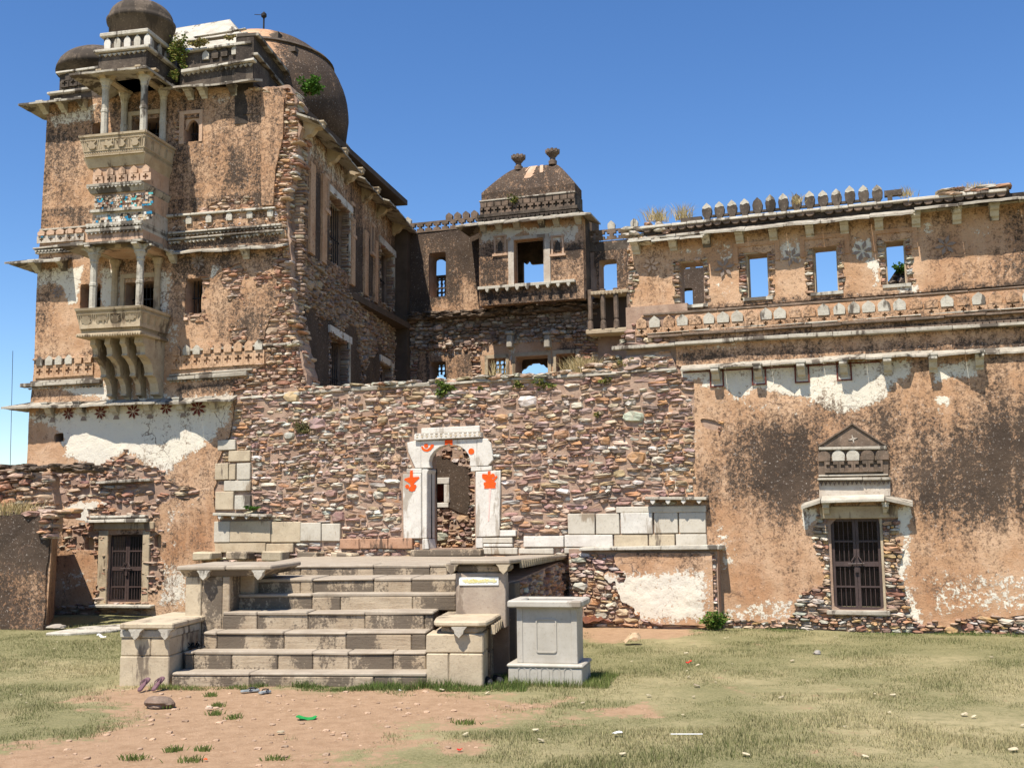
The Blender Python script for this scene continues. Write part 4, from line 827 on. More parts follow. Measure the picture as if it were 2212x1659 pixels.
def canopy(part, uA, uB, w, z, rise, inset, zbeam, mat='slab'):
    """sloping canopy of slabs on three sides, with beams under it"""
    m = 0
    eave(part, T, uA, uB, z, w-inset, rise, .07, -inset, mat, .8, 'canopy_slab', inset*.6, inset*.6)
    for (ua, ui, nm) in ((uB, uB-.42, 1), (uA, uA+.42, 0)):
        for k in range(2):
            y0_, y1_ = -w+(w)*k/2, -w+(w)*(k+1)/2-.006; yi0 = max(y0_, -w)+(.45 if k == 0 else 0)
            v = [(ua, y0_, z), (ua, y1_, z), (ui, y1_, z+rise), (ui, yi0, z+rise), (ua, y0_, z+.06), (ua, y1_, z+.06), (ui, y1_, z+rise+.07), (ui, yi0, z+rise+.07)]
            MB().add(v, [(3, 2, 1, 0), (4, 5, 6, 7), (0, 1, 5, 4), (1, 2, 6, 5), (2, 3, 7, 6), (3, 0, 4, 7)]).build('canopy_slab', mat, part, T)
    bm = MB(); a, b = uA+.55, uB-.5
    bm.box(a, b, -w+.30, -w+.50, zbeam, z+rise-.02).box(b-.2, b-.001, -w+.501, -.01, zbeam, z+rise-.02).box(a+.001, a+.2, -w+.501, -.01, zbeam, z+rise-.02).box(a+.2, b-.2, -w+.5, -.01, z+rise-.06, z+rise-.02); bm.build('canopy_beam', 'sandstone', part, T)
canopy(lb, E1L, E1R+.02, 1.62, 9.44, .16, .35, 9.40)
# stepped base of the upper balcony
zs = lambda y: T.L(*q1(930, y), -1.3)[1]
def blk(x0, x1, z0, z1, w, mat, name='corbel_course', flare=0.):
    a = T.L(*q1(x0, 1300), -w)[0] if not np.isscalar(x0) or x0 > 20 else x0; return frusta(MB(), a, x1, w, z0, a-flare, x1+flare, w+flare, z1).build(name, mat, ub, T)
uR_ = UB[1]-.06
st = [(598, zs(1172), zs(1062), 1.24, 'pink_plaster', 0), (566, zs(1062)+.001, UB[5]-.001, 1.28, 'sandstone', .10), (556, zs(1188), zs(1172)-.001, 1.36, 'slab', .0), (585, zs(1228), zs(1188)-.001, 1.26, 'slab', .07),
      (616, zs(1335), zs(1228)-.001, 1.20, 'pink_plaster', 0), (582, zs(1352), zs(1335)-.001, 1.30, 'slab_pale', 0), (604, zs(1425), zs(1352)-.001, 1.20, 'pale_plaster', 0), (560, zs(1442), zs(1425)-.001, 1.30, 'slab_pale', 0), (566, zs(1462), zs(1442)-.001, 1.25, 'slab', 0), (558, zs(1480), zs(1462)-.001, 1.31, 'slab_pale', 0), (568, zs(1590), zs(1480)-.001, 1.22, 'pink_plaster', 0)]
for x, z0, z1, w, m_, fl in st: blk(x, uR_, z0, z1, w, m_, 'corbel_course', fl)
ua = T.L(*q1(598, 1120), -1.24)[0]
shared('cross_panel', cross_mb(.30, .20, .052, .045), 'pink_plaster', ub, T, [(ua+.2+.34*i, -1.24, zs(1168)) for i in range(5)])
shared('merlon', merlon_mb(.20, .2, .05), 'pink_plaster', ub, T, [(ua+.2+.34*i, -1.24, zs(1168)+.215) for i in range(5)])
saw(ub, T, (ua-.1, zs(1190)), (uR_+.02, zs(1190)), -1.30, .05, .06, .11, 'slab_pale'); saw(ub, T, (ua-.1, zs(1480)), (uR_+.02, zs(1480)), -1.24, .05, .07, .11, 'slab_pale'); saw(ub, T, (ua-.1, zs(1444)), (uR_+.02, zs(1444)), -1.27, .03, .05, .10, 'slab_pale')
# mosaic of broken tile
cols = ['tile_blue', 'tile_green', 'pale_plaster', 'pink_plaster', 'marble', 'dark_plaster', 'pale_plaster', 'pink_plaster', 'sandstone', 'dark_plaster', 'rust', 'pale_plaster']
tm = MB().prism([(-.05, -.035), (.05, -.045), (.04, .04), (-.045, .035)], -.02, .01)
pl = []
for r in range(6):
    for i in range(24):
        if RNG.random() < .88: pl.append((ua+.10+.069*i+(.035 if r % 2 else 0), -1.202-RNG.uniform(0, .025), zs(1332)+.04+.058*r, RNG.uniform(.45, .85)))
rr_ = np.random.default_rng(5); shared('mosaic_tile', tm, lambda i: cols[rr_.integers(len(cols))], ub, T, pl)
pl = [(ua+.1+.08*i+(.04 if r % 2 else 0), -1.202-RNG.uniform(0, .02), zs(1420)+.04+.07*r, RNG.uniform(.4, 1.1)) for r in range(3) for i in range(21)]
shared('mosaic_tile', tm, lambda i: ['pale_plaster', 'marble', 'pink_plaster', 'marble', 'pale_plaster', 'sandstone', 'pink_plaster', 'tile_blue', 'dark_plaster'][rr_.integers(9)], ub, T, pl)
# columns, canopy, parapet and little dome of the upper balcony
zc2 = 14.02
for x in (680, 932):
    u = T.L(*q1(x, 740), -1.32)[0]; h = zc2-UB[4]+.0
    shared('column', column_mb(h, .095), 'slab_pale', ub, T, [(u, -1.32, UB[4]-.12)]); shared('column_capital', arms_mb(.10, .36, .2), 'sandstone', ub, T, [(u, -1.32, UB[4]-.12+h+.16)])
for x in (810, 1062): u = T.L(*q1(x, 800), -.05)[0]; shared('wall_column', column_mb(zc2-UB[4]+.1, .09), 'slab_pale', ub, T, [(u, -.1, UB[4]-.12)]); shared('column_capital', arms_mb(.10, .3, .18), 'sandstone', ub, T, [(u, -.1, zc2+.12)])
EL, ER = T.L(*q1(450, 510), -1.75)[0], T.L(*q1(955, 400), -1.75)[0]; ze = (T.L(*q1(955, 400), -1.75)[1]+T.L(*q1(450, 510), -1.75)[1])/2
canopy(ub, EL, ER, 1.78, ze-.06, .22, .45, zc2)
top = MB(); a, b = T.L(*q1(638, 420), -1.2)[0], T.L(*q1(948, 380), -1.2)[0]
zq = lambda y: T.L(*q1(945, y), -1.2)[1]
top.box(a, b, -1.2, .9, ze+.1, zq(322)); top.build('canopy_parapet', 'dark_plaster', ub, T)
MB().box(a-.1, b+.12, -1.32, .9, zq(322)+.001, zq(302)).build('canopy_cornice', 'slab_pale', ub, T, bevel=.02)
a2, b2 = T.L(*q1(672, 340), -1.12)[0], T.L(*q1(946, 300), -1.12)[0]
MB().box(a2, b2, -1.12, .8, zq(302)+.001, zq(212)).build('canopy_attic', 'dark_plaster', ub, T)
MB().box(a2-.08, b2+.1, -1.22, .8, zq(212)+.001, zq(185)).build('canopy_cornice', 'slab_pale', ub, T, bevel=.02)
shared('merlon', merlon_mb(.19, .3, .05), lambda i: ('marble', 'slab_pale', 'marble', 'slab_pale')[i % 4], ub, T, [(a2+.13+.29*i, -1.12, zq(285)) for i in range(5)])
saw(ub, T, (a, zq(330)), (b, zq(330)), -1.2, .05, .07, .13, 'slab_pale')
SD = Fr(T.W(b2, 0), -78); shared('merlon', merlon_mb(.19, .3, .05), 'slab', ub, SD, [(-.9+.4*i, 0, zq(285)) for i in range(4)])
cu = T.L(*q1(918, 120), -.15)[0]; R = (T.L(*q1(1112, 160), -.15)[0]-T.L(*q1(722, 160), -.15)[0])/2; z0 = zq(185); zt = T.L(*q1(935, 12), -.15)[1]
zr = T.L(*q1(918, 185), -.15)[1]
MB().lathe([(R*.9, z0-.1), (R*.92, zr), (R*.98, zr+.02), (R*1.0, zr+.12), (R*.94, zr+.16)]+[(R*.93*cos(t)**.85, zr+.18+(zt-zr-.24)*sin(t)) for t in np.linspace(.1, pi/2*.95, 12)]+[(R*.14, zt-.03), (R*.1, zt)], 36, cu, -.15).build('small_dome', 'dome_plaster', ub, T, smooth=True)

# ---- court side of the tower (in shade)
sw = [bx(S, k4(600, 250), k4(705, 755)), bx(S, k4(930, 600), k4(1015, 1010)), bx(S, k4(600, 1200), k4(700, 1505)), bx(S, k4(935, 1395), k4(1000, 1505))]
sw[0] = (2.75, 9.72, 4.75, 11.72); sw[1] = (8.65, 9.72, 10.6, 11.72); sw[2] = (2.85, 5.4, 4.75, 7.66); sw[3] = (8.75, 5.4, 10.3, 7.66)
sl = [(1.35, 9.85, 1.95, 12.0), (5.6, 9.8, 6.2, 12.0)]
def court_T(U, Z, pl=True):
    f = sdbox(U, Z, .35, 5.2, 11.4, 13.08)
    if pl:
        f = np.minimum(f, np.where((Z > 8.9) | (U < 2.2) & (Z < 8.2), 9, -1)+0*U)
        up = Z-(9.35+rag(U, Z, .9, .9, 2)); lowp = np.minimum(8.0+rag(U, Z, 1.6, .8, 6)-Z, 9); lowp = np.minimum(lowp, rag(U, Z, 3., .5, 9)+.35); f = np.minimum(sdbox(U, Z, .55, 5.2, 11.4, 13.08), np.maximum(up, lowp))
        f = np.minimum(f, -(sdbox(U, Z, 4.8, 9.6, 5.25, 11.9)+rag(U, Z, .3, 3)))
    for h in sw: f = np.minimum(f, -sdbox(U, Z, *h)+(.0 if not pl else rag(U, Z, .06, 5)))
    return f
cb = lambda *b: [(b[0], b[1]), (b[2], b[1]), (b[2], b[3]), (b[0], b[3])]
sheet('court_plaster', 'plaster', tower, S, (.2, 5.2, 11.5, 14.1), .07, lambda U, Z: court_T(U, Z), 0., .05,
      [(1, cb(1.0, 9.4, 2.3, 11.6), .9, .75), (1, cb(2.2, 9.2, 2.8, 10.6), .5, .5), (1, cb(5.0, 9.2, 6.6, 11.3), .9, .75), (1, cb(6.9, 9.2, 8.3, 11.3), .7, .7), (1, cb(10.7, 9.2, 11.5, 12), .6, .6), (0, cb(.5, 12.0, 4.5, 13), .6, .6), (0, cb(6.5, 11.8, 10, 13), .6, .5), (1, cb(0, 13.0, 12, 14.2), .3, .95), (1, cb(.5, 5.2, 11, 8.4), 1.2, .62)], .01, base=(0, .62, .2))  # soot patches; the high dark base also paints in this side's deep shade
sheet('court_masonry', 'mortar', tower, S, (.0, 5.2, 11.5, 14.0), .12, lambda U, Z: court_T(U, Z, False), .05, .6, rough=.015)
def sexp(U, Z): return np.minimum(-court_T(U, Z), court_T(U, Z, False)-.02)
its = lay(lambda U, Z: np.minimum(sexp(U, Z)+.08, 13-Z), (.2, 5.2, 11.4, 12.8), .02, rng=(.06, .14), proud=.06, seed=5, wide=(1.2, 3.4), res=.025, bigsz=(.2, .5), nbig=90)
stones(its, tower, S, 0, pal=[((.24, .17, .12), 3), ((.18, .12, .09), 3), ((.3, .23, .17), 2)], mass='court_rubble')
for h in sw:
    MB().box(h[0]-.1, h[2]+.35, -.05, .4, h[3]+.002, h[3]+.22, j=.01).build('window_lintel', 'marble', tower, S); bars(tower, S, h[0], h[2], h[1], h[3], .3, 9, 1)
    MB().box(h[2]+.003, h[2]+.2, -.04, .35, h[1], h[3]).build('window_jamb', 'slab_pale', tower, S)
for u in (1.0, 2.1, 5.1, 6.7, 8.0): MB().box(u-.22, u+.22, -.07, .03, 9.5, 11.6 if u > 4 else 12.0).build('pilaster', 'plaster', tower, S, mask=(.15, .2, 0))
for u in (2.35, 5.2, 7.6):             # little niches with frames
    f = MB(); f.box(u-.2, u-.14, -.05, .05, 11.1, 12.0).box(u+.14, u+.2, -.05, .05, 11.1, 12.0).box(u-.22, u+.22, -.06, .05, 12.001, 12.1).box(u-.24, u+.24, -.09, .05, 11.0, 11.099); f.build('niche_frame', 'pink_plaster', tower, S); MB().box(u-.14, u+.14, -.01, .02, 11.1, 12).build('niche_back', 'dark_plaster', tower, S)
for u0_, u1_, z, o in ((-.2, 4.2, 12.72, .55), (4.8, 7.3, 12.72, .5), (7.2, 10.6, 12.70, .7), (10.6, 12.2, 12.62, .75)):
    eave(tower, S, u0_, u1_, z, o, .22, .06, 0, 'slab', 1.0, jit=.03)
for u in (.4, 2.6, 4.4, 6.4, 8.3, 10.6): bracket(tower, S, u, 12.88, .24, .55, .42, mat='sandstone')
S2 = Fr(T.W(.35, 0), -83.5); zc_ = S2.L(620, 160)[1]; ue = S2.L(728, 303)[0]; eb = S.L(852, 449)
_A = S.local(np.array([[*S2.W(ue, 0), zc_]]))[0]; _B = (eb[0] if eb[0] < 11.2 else 11.2, .05, eb[1])
MB().box(.02, ue, .0, .5, 12.9, zc_-.1).build('court_parapet', 'black_plaster', tower, S2); beam(tower, S2, (0, zc_), (ue, zc_), .1, .14, .0, 'slab', step=1.1, gapp=.5); beam(tower, S2, (0, zc_-.55), (ue, zc_-.55), .09, .12, .0, 'slab', step=1.1)
MB().hexa([(_A[0], _A[1], 12.9), (_B[0], _B[1], 12.6), (_B[0], _B[1]+.5, 12.6), (_A[0], _A[1]+.5, 12.9), (_A[0], _A[1], zc_-.1), (_B[0], _B[1], _B[2]-.1), (_B[0], _B[1]+.5, _B[2]-.1), (_A[0], _A[1]+.5, zc_-.1)]).build('court_parapet', 'black_plaster', tower, S)
for i in range(4):
    p, q = [tuple(np.array((_A[0], _A[1], zc_))*(1-k)+np.array(_B)*k) for k in (i/4, (i+.985)/4)]
    MB().hexa([(p[0], p[1]-.14, p[2]-.1), (q[0], q[1]-.14, q[2]-.1), (q[0], q[1]+.5, q[2]-.1), (p[0], p[1]+.5, p[2]-.1), (p[0], p[1]-.14, p[2]), (q[0], q[1]-.14, q[2]), (q[0], q[1]+.5, q[2]), (p[0], p[1]+.5, p[2])]).build('coping_slab', 'slab', tower, S)
# flat roof between the eave and the set-back parapet
MB().add([(.1, -.1, 13.1), (11.3, -.1, 13.0), (11.3, 1.6, 13.05), (.1, 1.6, 13.15)], [(0, 1, 2, 3)]).build('eave_roof', 'black_plaster', tower, S)
# ================================================================== RUBBLE WALL WITH THE MARBLE GATE
c5 = lambda x, y: (820.6+x*.3356, 293.1+y*.3356)
c6 = lambda x, y: (1289.5+x*.4171, 351.7+y*.4171)
c7 = lambda x, y: (1348+x*.3906, 791.3+y*.3906)
c8 = lambda x, y: (703.3+x*.3533, 791.3+y*.3533)
pM = lambda *p: PL(M, p)
mL = lambda p, y=0.: M.L(*p, y)
wall = root('rubble_wall', 'long wall of mixed brown and grey rubble pierced by the white marble gate', 'wall', M, kind='thing')
gate_o = bx(M, ka(395, 283), ka(1000, 1565)); GU = (gate_o[0]+gate_o[2])/2
wall_out = pM((468, 1360), (470, 1060), (480, 985), (500, 940), (507, 880), (505, 858), (520, 853), (655, 834), (737, 842), (1000, 826), (1240, 806), (1330, 800), (1340, 785), (1395, 765), (1447, 757), (1462, 797), (1500, 830), (1500, 1080), (1520, 1360))
blk_l = [('quoin_block', q4(1490, 1265), q4(1630, 1332)), ('quoin_block', q4(1405, 1345), q4(1490, 1450)), ('quoin_block', q4(1495, 1350), q4(1536, 1450)), ('quoin_block', q4(1545, 1345), q4(1632, 1450)), ('quoin_block', q4(1460, 1456), q4(1632, 1522)), ('quoin_block', q4(1405, 1528), q4(1522, 1645)), ('quoin_block', q4(1530, 1550), q4(1632, 1643)),
         ('quoin_block', q4(1420, 1195), q4(1535, 1258))]
blk_d = [('marble_block', q7(1400, 60), q7(1500, 197)), ('marble_block', q7(1502, 60), q7(1763, 195)), ('marble_block', q7(1767, 65), q7(1955, 198)), ('marble_block', q7(1392, 200), q7(1730, 264)), ('marble_block', q7(1734, 204), q7(1910, 262)),
         ('marble_block', q7(1958, 70), q7(2090, 190)), ('marble_block', q7(2092, 75), q7(2212, 190)), ('red_block', c8(95, 1053), c8(213, 1115)), ('red_block', c8(216, 1053), c8(388, 1112)), ('red_block', c8(391, 1049), c8(540, 1115)),
         ('marble_block', c8(1485, 900), c8(1653, 1026)), ('marble_block', c8(1656, 899), c8(1803, 1025)), ('marble_block', c8(1806, 896), c8(2006, 1022)), ('marble_block', c8(2009, 894), c8(2160, 1020)), ('marble_block', c8(2163, 892), c8(2330, 1018)),
         ('marble_block', c8(1217, 1036), c8(1463, 1105)), ('marble_block', c8(1466, 1030), c8(1763, 1103)), ('marble_block', c8(1767, 1030), c8(1977, 1100)), ('marble_block', c8(1980, 1026), c8(2140, 1098)), ('marble_block', c8(2143, 1024), c8(2335, 1096)),
         ('marble_block', c8(1780, 858), c8(2330, 890)), ('marble_block', c8(968, 1046), c8(1150, 1080)), ('marble_block', c8(966, 1108), c8(1180, 1148)), ('marble_block', c8(1187, 1110), c8(1400, 1146)), ('marble_block', c8(1465, 1108), c8(1600, 1142)), ('marble_block', c8(1603, 1108), c8(1765, 1140)), ('marble_block', c8(1068, 1000), c8(1170, 1038)), ('marble_block', c8(970, 1083), c8(1150, 1104))]
blocks = [(n, bx(M, a, b)) for n, a, b in blk_l+blk_d]
gpoly = [PL(M, [ka(*p) for p in [(100, 640), (150, 580), (240, 575), (150, 260), (260, 165), (330, 60), (1050, 55), (1090, 150), (1150, 215), (1220, 480), (1200, 600), (1310, 605), (1300, 1430), (1090, 1440), (1090, 1650), (330, 1650), (330, 1450), (105, 1450)]])]
def wall_field(U, Z, stone=True):
    f = sdpoly(U, Z, wall_out)
    if stone:
        f = f+rag(U, Z, .10, 5, 7)
        for _, b in blocks: f = np.minimum(f, -sdbox(U, Z, *b)-.012)
        f = np.minimum(f, -sdpoly(U, Z, gpoly[0])-.01)
    else: f = np.minimum(f, -sdbox(U, Z, *gate_o))
    return f
sheet('mortar_core', 'mortar', wall, M, (-15.8, -.1, -2.6, 6.6), .09, lambda U, Z: wall_field(U, Z, False), .0, .62, rough=.012)
its = lay(wall_field, (-15.7, -.05, -2.7, 6.6), .0, rng=(.04, .105), proud=.05, seed=11, wide=(1.6, 5.4), nbig=130, bigsz=(.2, .52))
stones(its, wall, M, 300, name='stone', mass='small_stones')
for n, b in blocks:
    j = RNG.uniform(0, .02); MB().box(b[0]+.004, b[2]-.004, -.07-j, .1, b[1]+.004, b[3]-.004, j=.005).build(n, {'quoin_block': ('slab_pale', 'marble_old', 'pedestal_stone')[int(RNG.integers(3))], 'marble_block': ('sandstone', 'pedestal_stone', 'marble_old')[int(RNG.integers(3))] if b[0] < -9 else ('marble_old', 'marble_old', 'pedestal_stone', 'marble')[int(RNG.integers(4))], 'red_block': 'red_sand'}[n], wall, M, bevel=.012)
# coping slabs along the top and the little shelves over the marble dados
beam(wall, M, mL((520, 857)), mL((655, 848)), .06, .06, 0, 'slab_pale', 'coping_slab', .5, jit=.025); beam(wall, M, mL((655, 845)), mL((1462, 794)), .075, .07, 0, 'slab', 'coping_slab', .7, jit=.025)
its = []
for k in range(260):
    s = RNG.random(); x = 655+s*790; zt = mL((x, 845-(x-655)*.0625))[1]; u = mL((x, 830))[0]; its.append((u, RNG.uniform(.0, .5), zt+RNG.uniform(0, .09+.12*(x > 1250)), RNG.uniform(.14, .42), RNG.uniform(.2, .4), RNG.uniform(.05, .11), RNG.uniform(-.08, .08)))
stones(its, wall, M, 0, pal=GREYPAL, mass='loose_top_stones')
for a, b in ((q7(1393, 5), q7(1742, 15)), (c7(120, 720), c7(460, 722))):
    beam(wall, M, mL(a, -.2), mL(b, -.2), .07, .24, -.07, 'slab', 'shelf_slab', 1.2); pa, pb = mL(a, -.2), mL(b, -.2); n = 4
    pend = MB().prism([(-.05, 0), (.05, 0), (.045, -.05), (0, -.10), (-.045, -.05)], -.05, .05); shared('shelf_pendant', pend, 'marble', wall, M, [(pa[0]+(pb[0]-pa[0])*(i+.5)/n, -.24, pa[1]-.075) for i in range(n)])
# plinth at the foot of the marble dado, with flaking white plaster
pl_o = pM(c7(-310, 1010), c7(515, 1010), c7(515, 1445), c7(-310, 1445)); y_p = -.42
pl_pts = PL(M, [c7(-310, 1008), c7(512, 1008), c7(512, 1440), c7(-310, 1440)], y_p)
MB().box(pl_pts[0][0], pl_pts[1][0], y_p+.06, -.01, -.1, pl_pts[0][1]-.01).build('plinth_core', 'mortar', wall, M)
beam(wall, M, M.L(*c7(-250, 1000), y_p-.1), M.L(*c7(540, 988), y_p-.1), .085, .12, y_p, 'slab_pale', 'plinth_slab', 1.3, gapp=.4)
pz_ = pl_pts[0][1]-.09
def plin(U, Z): return np.minimum(sdbox(U, Z, pl_pts[0][0], .12, pl_pts[1][0]-.1, pz_), (U-(pl_pts[0][0]+1.2))*.6-np.abs(Z-.55)*.3+rag(U, Z, 2.0, 1.1, 14)+.2)
sheet('plinth_plaster', 'plaster', wall, M, (pl_pts[0][0]-.1, 0, pl_pts[1][0]+.1, 1.8), .04, plin, y_p-.02, .06, [(0, pM(c7(-100, 1130), c7(500, 1100), c7(500, 1420), c7(-200, 1420)), .5, .75), (1, pM(c7(300, 1010), c7(490, 1010), c7(440, 1160), c7(330, 1160)), .3, .45), (1, pM(c7(60, 1000), c7(250, 1000), c7(220, 1080), c7(100, 1080)), .3, .6)], .012)
its = lay(lambda U, Z: np.minimum(sdbox(U, Z, pl_pts[0][0], .02, pl_pts[1][0], pz_), -plin(U, Z)+.08), (pl_pts[0][0], 0, pl_pts[1][0], 1.8), y_p+.03, rng=(.05, .12), proud=.04, seed=13, nbig=20, bigsz=(.2, .45))
stones(its, wall, M, 0, mass='plinth_rubble')

# ---- gate of white marble
def kp(*pts): return [M.L(*ka(*p), -.1) for p in pts]
gate = MB(); 
arch = [(440, 578), (432, 545), (428, 500), (446, 440), (490, 375), (560, 322), (630, 300), (662, 296), (680, 280), (698, 296), (740, 298), (800, 312), (868, 360), (910, 420), (930, 480), (928, 530), (925, 560)]
spl = kp(*([(330, 247), (1015, 222), (1015, 560)]+arch[::-1]+[(330, 580)]))
gt = gate.prism(spl, -.07, .12).build('gate_arch', 'marble', wall, M, bevel=.012)
for nm, pts, y0, y1 in (('wing_slab', [(330, 250), (330, 580), (258, 582), (215, 490), (165, 372), (155, 268), (255, 245)], -.065, .1), ('wing_slab', [(1016, 215), (1145, 220), (1188, 280), (1215, 480), (1150, 553), (1016, 555)], -.075, .1),
        ('frieze_slab', [(262, 172), (1080, 143), (1080, 203), (262, 244)], -.15, .1), ('top_slab', [(330, 92), (1046, 60), (1046, 136), (330, 156)], -.065, .1), ('top_slab', [(262, 158), (1046, 138), (1080, 142), (262, 171)], -.10, .1),
        ('impost_slab', [(150, 588), (336, 582), (336, 646), (150, 650)], -.065, .1), ('impost_slab', [(938, 562), (1194, 556), (1194, 606), (938, 622)], -.065, .1),
        ('jamb_slab', [(105, 654), (333, 648), (335, 1440), (116, 1442)], -.075, .1), ('jamb_slab', [(337, 584), (392, 584), (420, 600), (400, 650), (396, 1440), (338, 1440)], -.05, .42), ('jamb_slab', [(998, 626), (1305, 608), (1288, 1412), (1000, 1424)], -.075, .1),
        ('foot_block', [(342, 1446), (402, 1443), (424, 1572), (342, 1576)], -.06, .4), ('foot_block', [(1000, 1432), (1086, 1432), (1084, 1558), (997, 1560)], -.06, .3)):
    MB().prism(kp(*pts), y0, y1).build(nm, 'marble', gt, M, bevel=.014)
MB().prism(kp((250, 1578), (1100, 1568), (1106, 1646), (250, 1652)), -.30, .6).build('threshold', 'step_stone', gt, M, bevel=.015)
dmk = MB(); 
for i in range(14):
    p = M.L(*ka(292+58.5*i, 192-2.0*i), -.15); s = .052
    dmk.prism([(p[0]-s*.8, p[1]+s), (p[0]+s*.8, p[1]+s), (p[0]+s*.8, p[1]+s*.8), (p[0]-s*.8, p[1]+s*.8)], -.157, -.14); dmk.prism([(p[0], p[1]-s), (p[0]+s*.7, p[1]), (p[0], p[1]+s*.55), (p[0]-s*.7, p[1])], -.157, -.14) if i % 3 else dmk.prism([(p[0]-s*.5, p[1]-s*.7), (p[0]+s*.5, p[1]-s*.7), (p[0], p[1]+s*.5)], -.157, -.14)
o = dmk.build('frieze_carving', 'pedestal_stone', gt, M); o['kind'] = 'stuff'
# orange paint marks
def mark(nm, shapes, y=-.082, mat='orange_paint'):
    m = MB()
    for i, sh in enumerate(shapes):
        if sh[0] == 'c': _, cx, cy, r = sh; pts = [(cx+r*cos(2*pi*k/14)*random.uniform(.94, 1.05), cy+r*sin(2*pi*k/14)*random.uniform(.94, 1.05)) for k in range(14)]
        else: pts = sh[1]
        m.prism([M.L(*ka(*p), y) for p in pts], y-.004-.0012*i, y+.02)
    return m.build(nm, mat, gt, M)
mark('painted_crescent', [('p', [(340, 325), (352, 310), (375, 340), (410, 352), (440, 330), (465, 290), (495, 295), (490, 318), (455, 360), (415, 378), (375, 372), (348, 350)]), ('c', 399, 306, 25)], -.077)
mark('painted_disc', [('c', 952, 376, 37)], -.077); mark('painted_crown', [('p', [(628, 240), (722, 236), (722, 296), (700, 294), (680, 278), (660, 292), (630, 298)])], -.077)
mark('painted_emblem', [('p', [(205, 615), (232, 605), (240, 690), (310, 685), (318, 700), (250, 768), (232, 800), (270, 830), (262, 855), (225, 866), (190, 855), (182, 825), (212, 800), (200, 765), (132, 722), (140, 708), (200, 690)]), ('c', 168, 805, 24), ('c', 256, 803, 25), ('c', 220, 715, 32)])
mark('painted_emblem', [('p', [(1155, 620), (1186, 618), (1190, 680), (1215, 720), (1258, 670), (1272, 690), (1230, 745), (1205, 790), (1250, 805), (1248, 826), (1110, 830), (1112, 806), (1155, 792), (1140, 745), (1085, 700), (1085, 655), (1110, 650), (1150, 700)]), ('c', 1130, 775, 28), ('c', 1226, 772, 28), ('c', 1130, 675, 24), ('c', 1214, 672, 26)])
mark('paint_run', [('p', [(1168, 830), (1195, 830), (1185, 950), (1178, 1060), (1170, 1230), (1155, 1230), (1165, 1060)])], -.079, 'pink_stain')
# iron gate leaf standing open, seen almost edge-on
gl = Fr(M.W(gate_o[0]+.045, .2), -85.5); zt_, zb_ = gate_o[3]-.55, gate_o[1]+.08; m = MB()
m.box(0, .05, -.02, .02, zb_, zt_).box(.85, .9, -.02, .02, zb_, zt_).box(.051, .849, -.02, .02, zb_, zb_+.05).box(.051, .849, -.02, .02, zt_-.05, zt_); leaf_ = m.build('gate_leaf', 'black_iron', gt, gl)
for k in (.3, .55, .78): MB().box(.051, .849, -.018, .018, zb_+(zt_-zb_)*k-.02, zb_+(zt_-zb_)*k+.02).build('rail', 'black_iron', leaf_, gl)
for k in range(7): MB().tube([(.1+.11*k, 0, zb_+.04), (.1+.11*k, 0, zt_-.04)], .012, 5).build('bar', 'black_iron', leaf_, gl)

# ---- wall inside the gate
inner = root('inner_wall', 'dark stained rubble wall with a small white framed window seen through the gate', 'wall', M, kind='thing')
YI = 3.2; LI = lambda x, y: M.L(*ka(x, y), YI)
iw = (LI(485, 775)[0]-.25, LI(485, 1005)[1], LI(630, 1005)[0], LI(630, 775)[1])
def in_f(U, Z): return np.minimum(sdbox(U, Z, GU-2.2, 1.3, GU+3.2, 4.6), -sdbox(U, Z, *iw))
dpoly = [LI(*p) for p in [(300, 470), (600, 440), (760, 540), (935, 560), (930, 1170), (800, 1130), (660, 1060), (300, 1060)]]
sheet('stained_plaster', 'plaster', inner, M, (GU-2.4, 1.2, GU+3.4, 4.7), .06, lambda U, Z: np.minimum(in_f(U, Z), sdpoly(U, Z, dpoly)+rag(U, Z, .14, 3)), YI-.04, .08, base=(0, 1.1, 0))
sheet('mortar_core', 'mortar', inner, M, (GU-2.4, 1.2, GU+3.4, 4.7), .12, in_f, YI, .5)
its = lay(lambda U, Z: np.minimum(in_f(U, Z)-.02, -sdpoly(U, Z, dpoly)+.05), (GU-2.2, 1.3, GU+3.2, 4.6), YI, rng=(.06, .13), proud=.05, seed=17, nbig=60, bigsz=(.2, .5)); stones(its, inner, M, 120, mass='small_stones')
f = MB(); f.box(iw[0]-.1, iw[2]+.16, YI-.09, YI+.1, iw[3]+.003, iw[3]+.17).box(iw[2]+.003, iw[2]+.16, YI-.08, YI+.1, iw[1], iw[3]).box(iw[0]-.1, iw[2]+.14, YI-.09, YI+.1, iw[1]-.13, iw[1]-.003); f.build('window_frame', 'marble', inner, M, bevel=.01)
MB().box(iw[0]-.1, iw[2]+.1, YI+.45, YI+.5, iw[1]-.1, iw[3]+.1).build('window_shutter', 'red_paint', inner, M)
MB().box(-15, -2, .7, 9., 1.2, 1.5).build('court_floor', 'soil', inner, M)

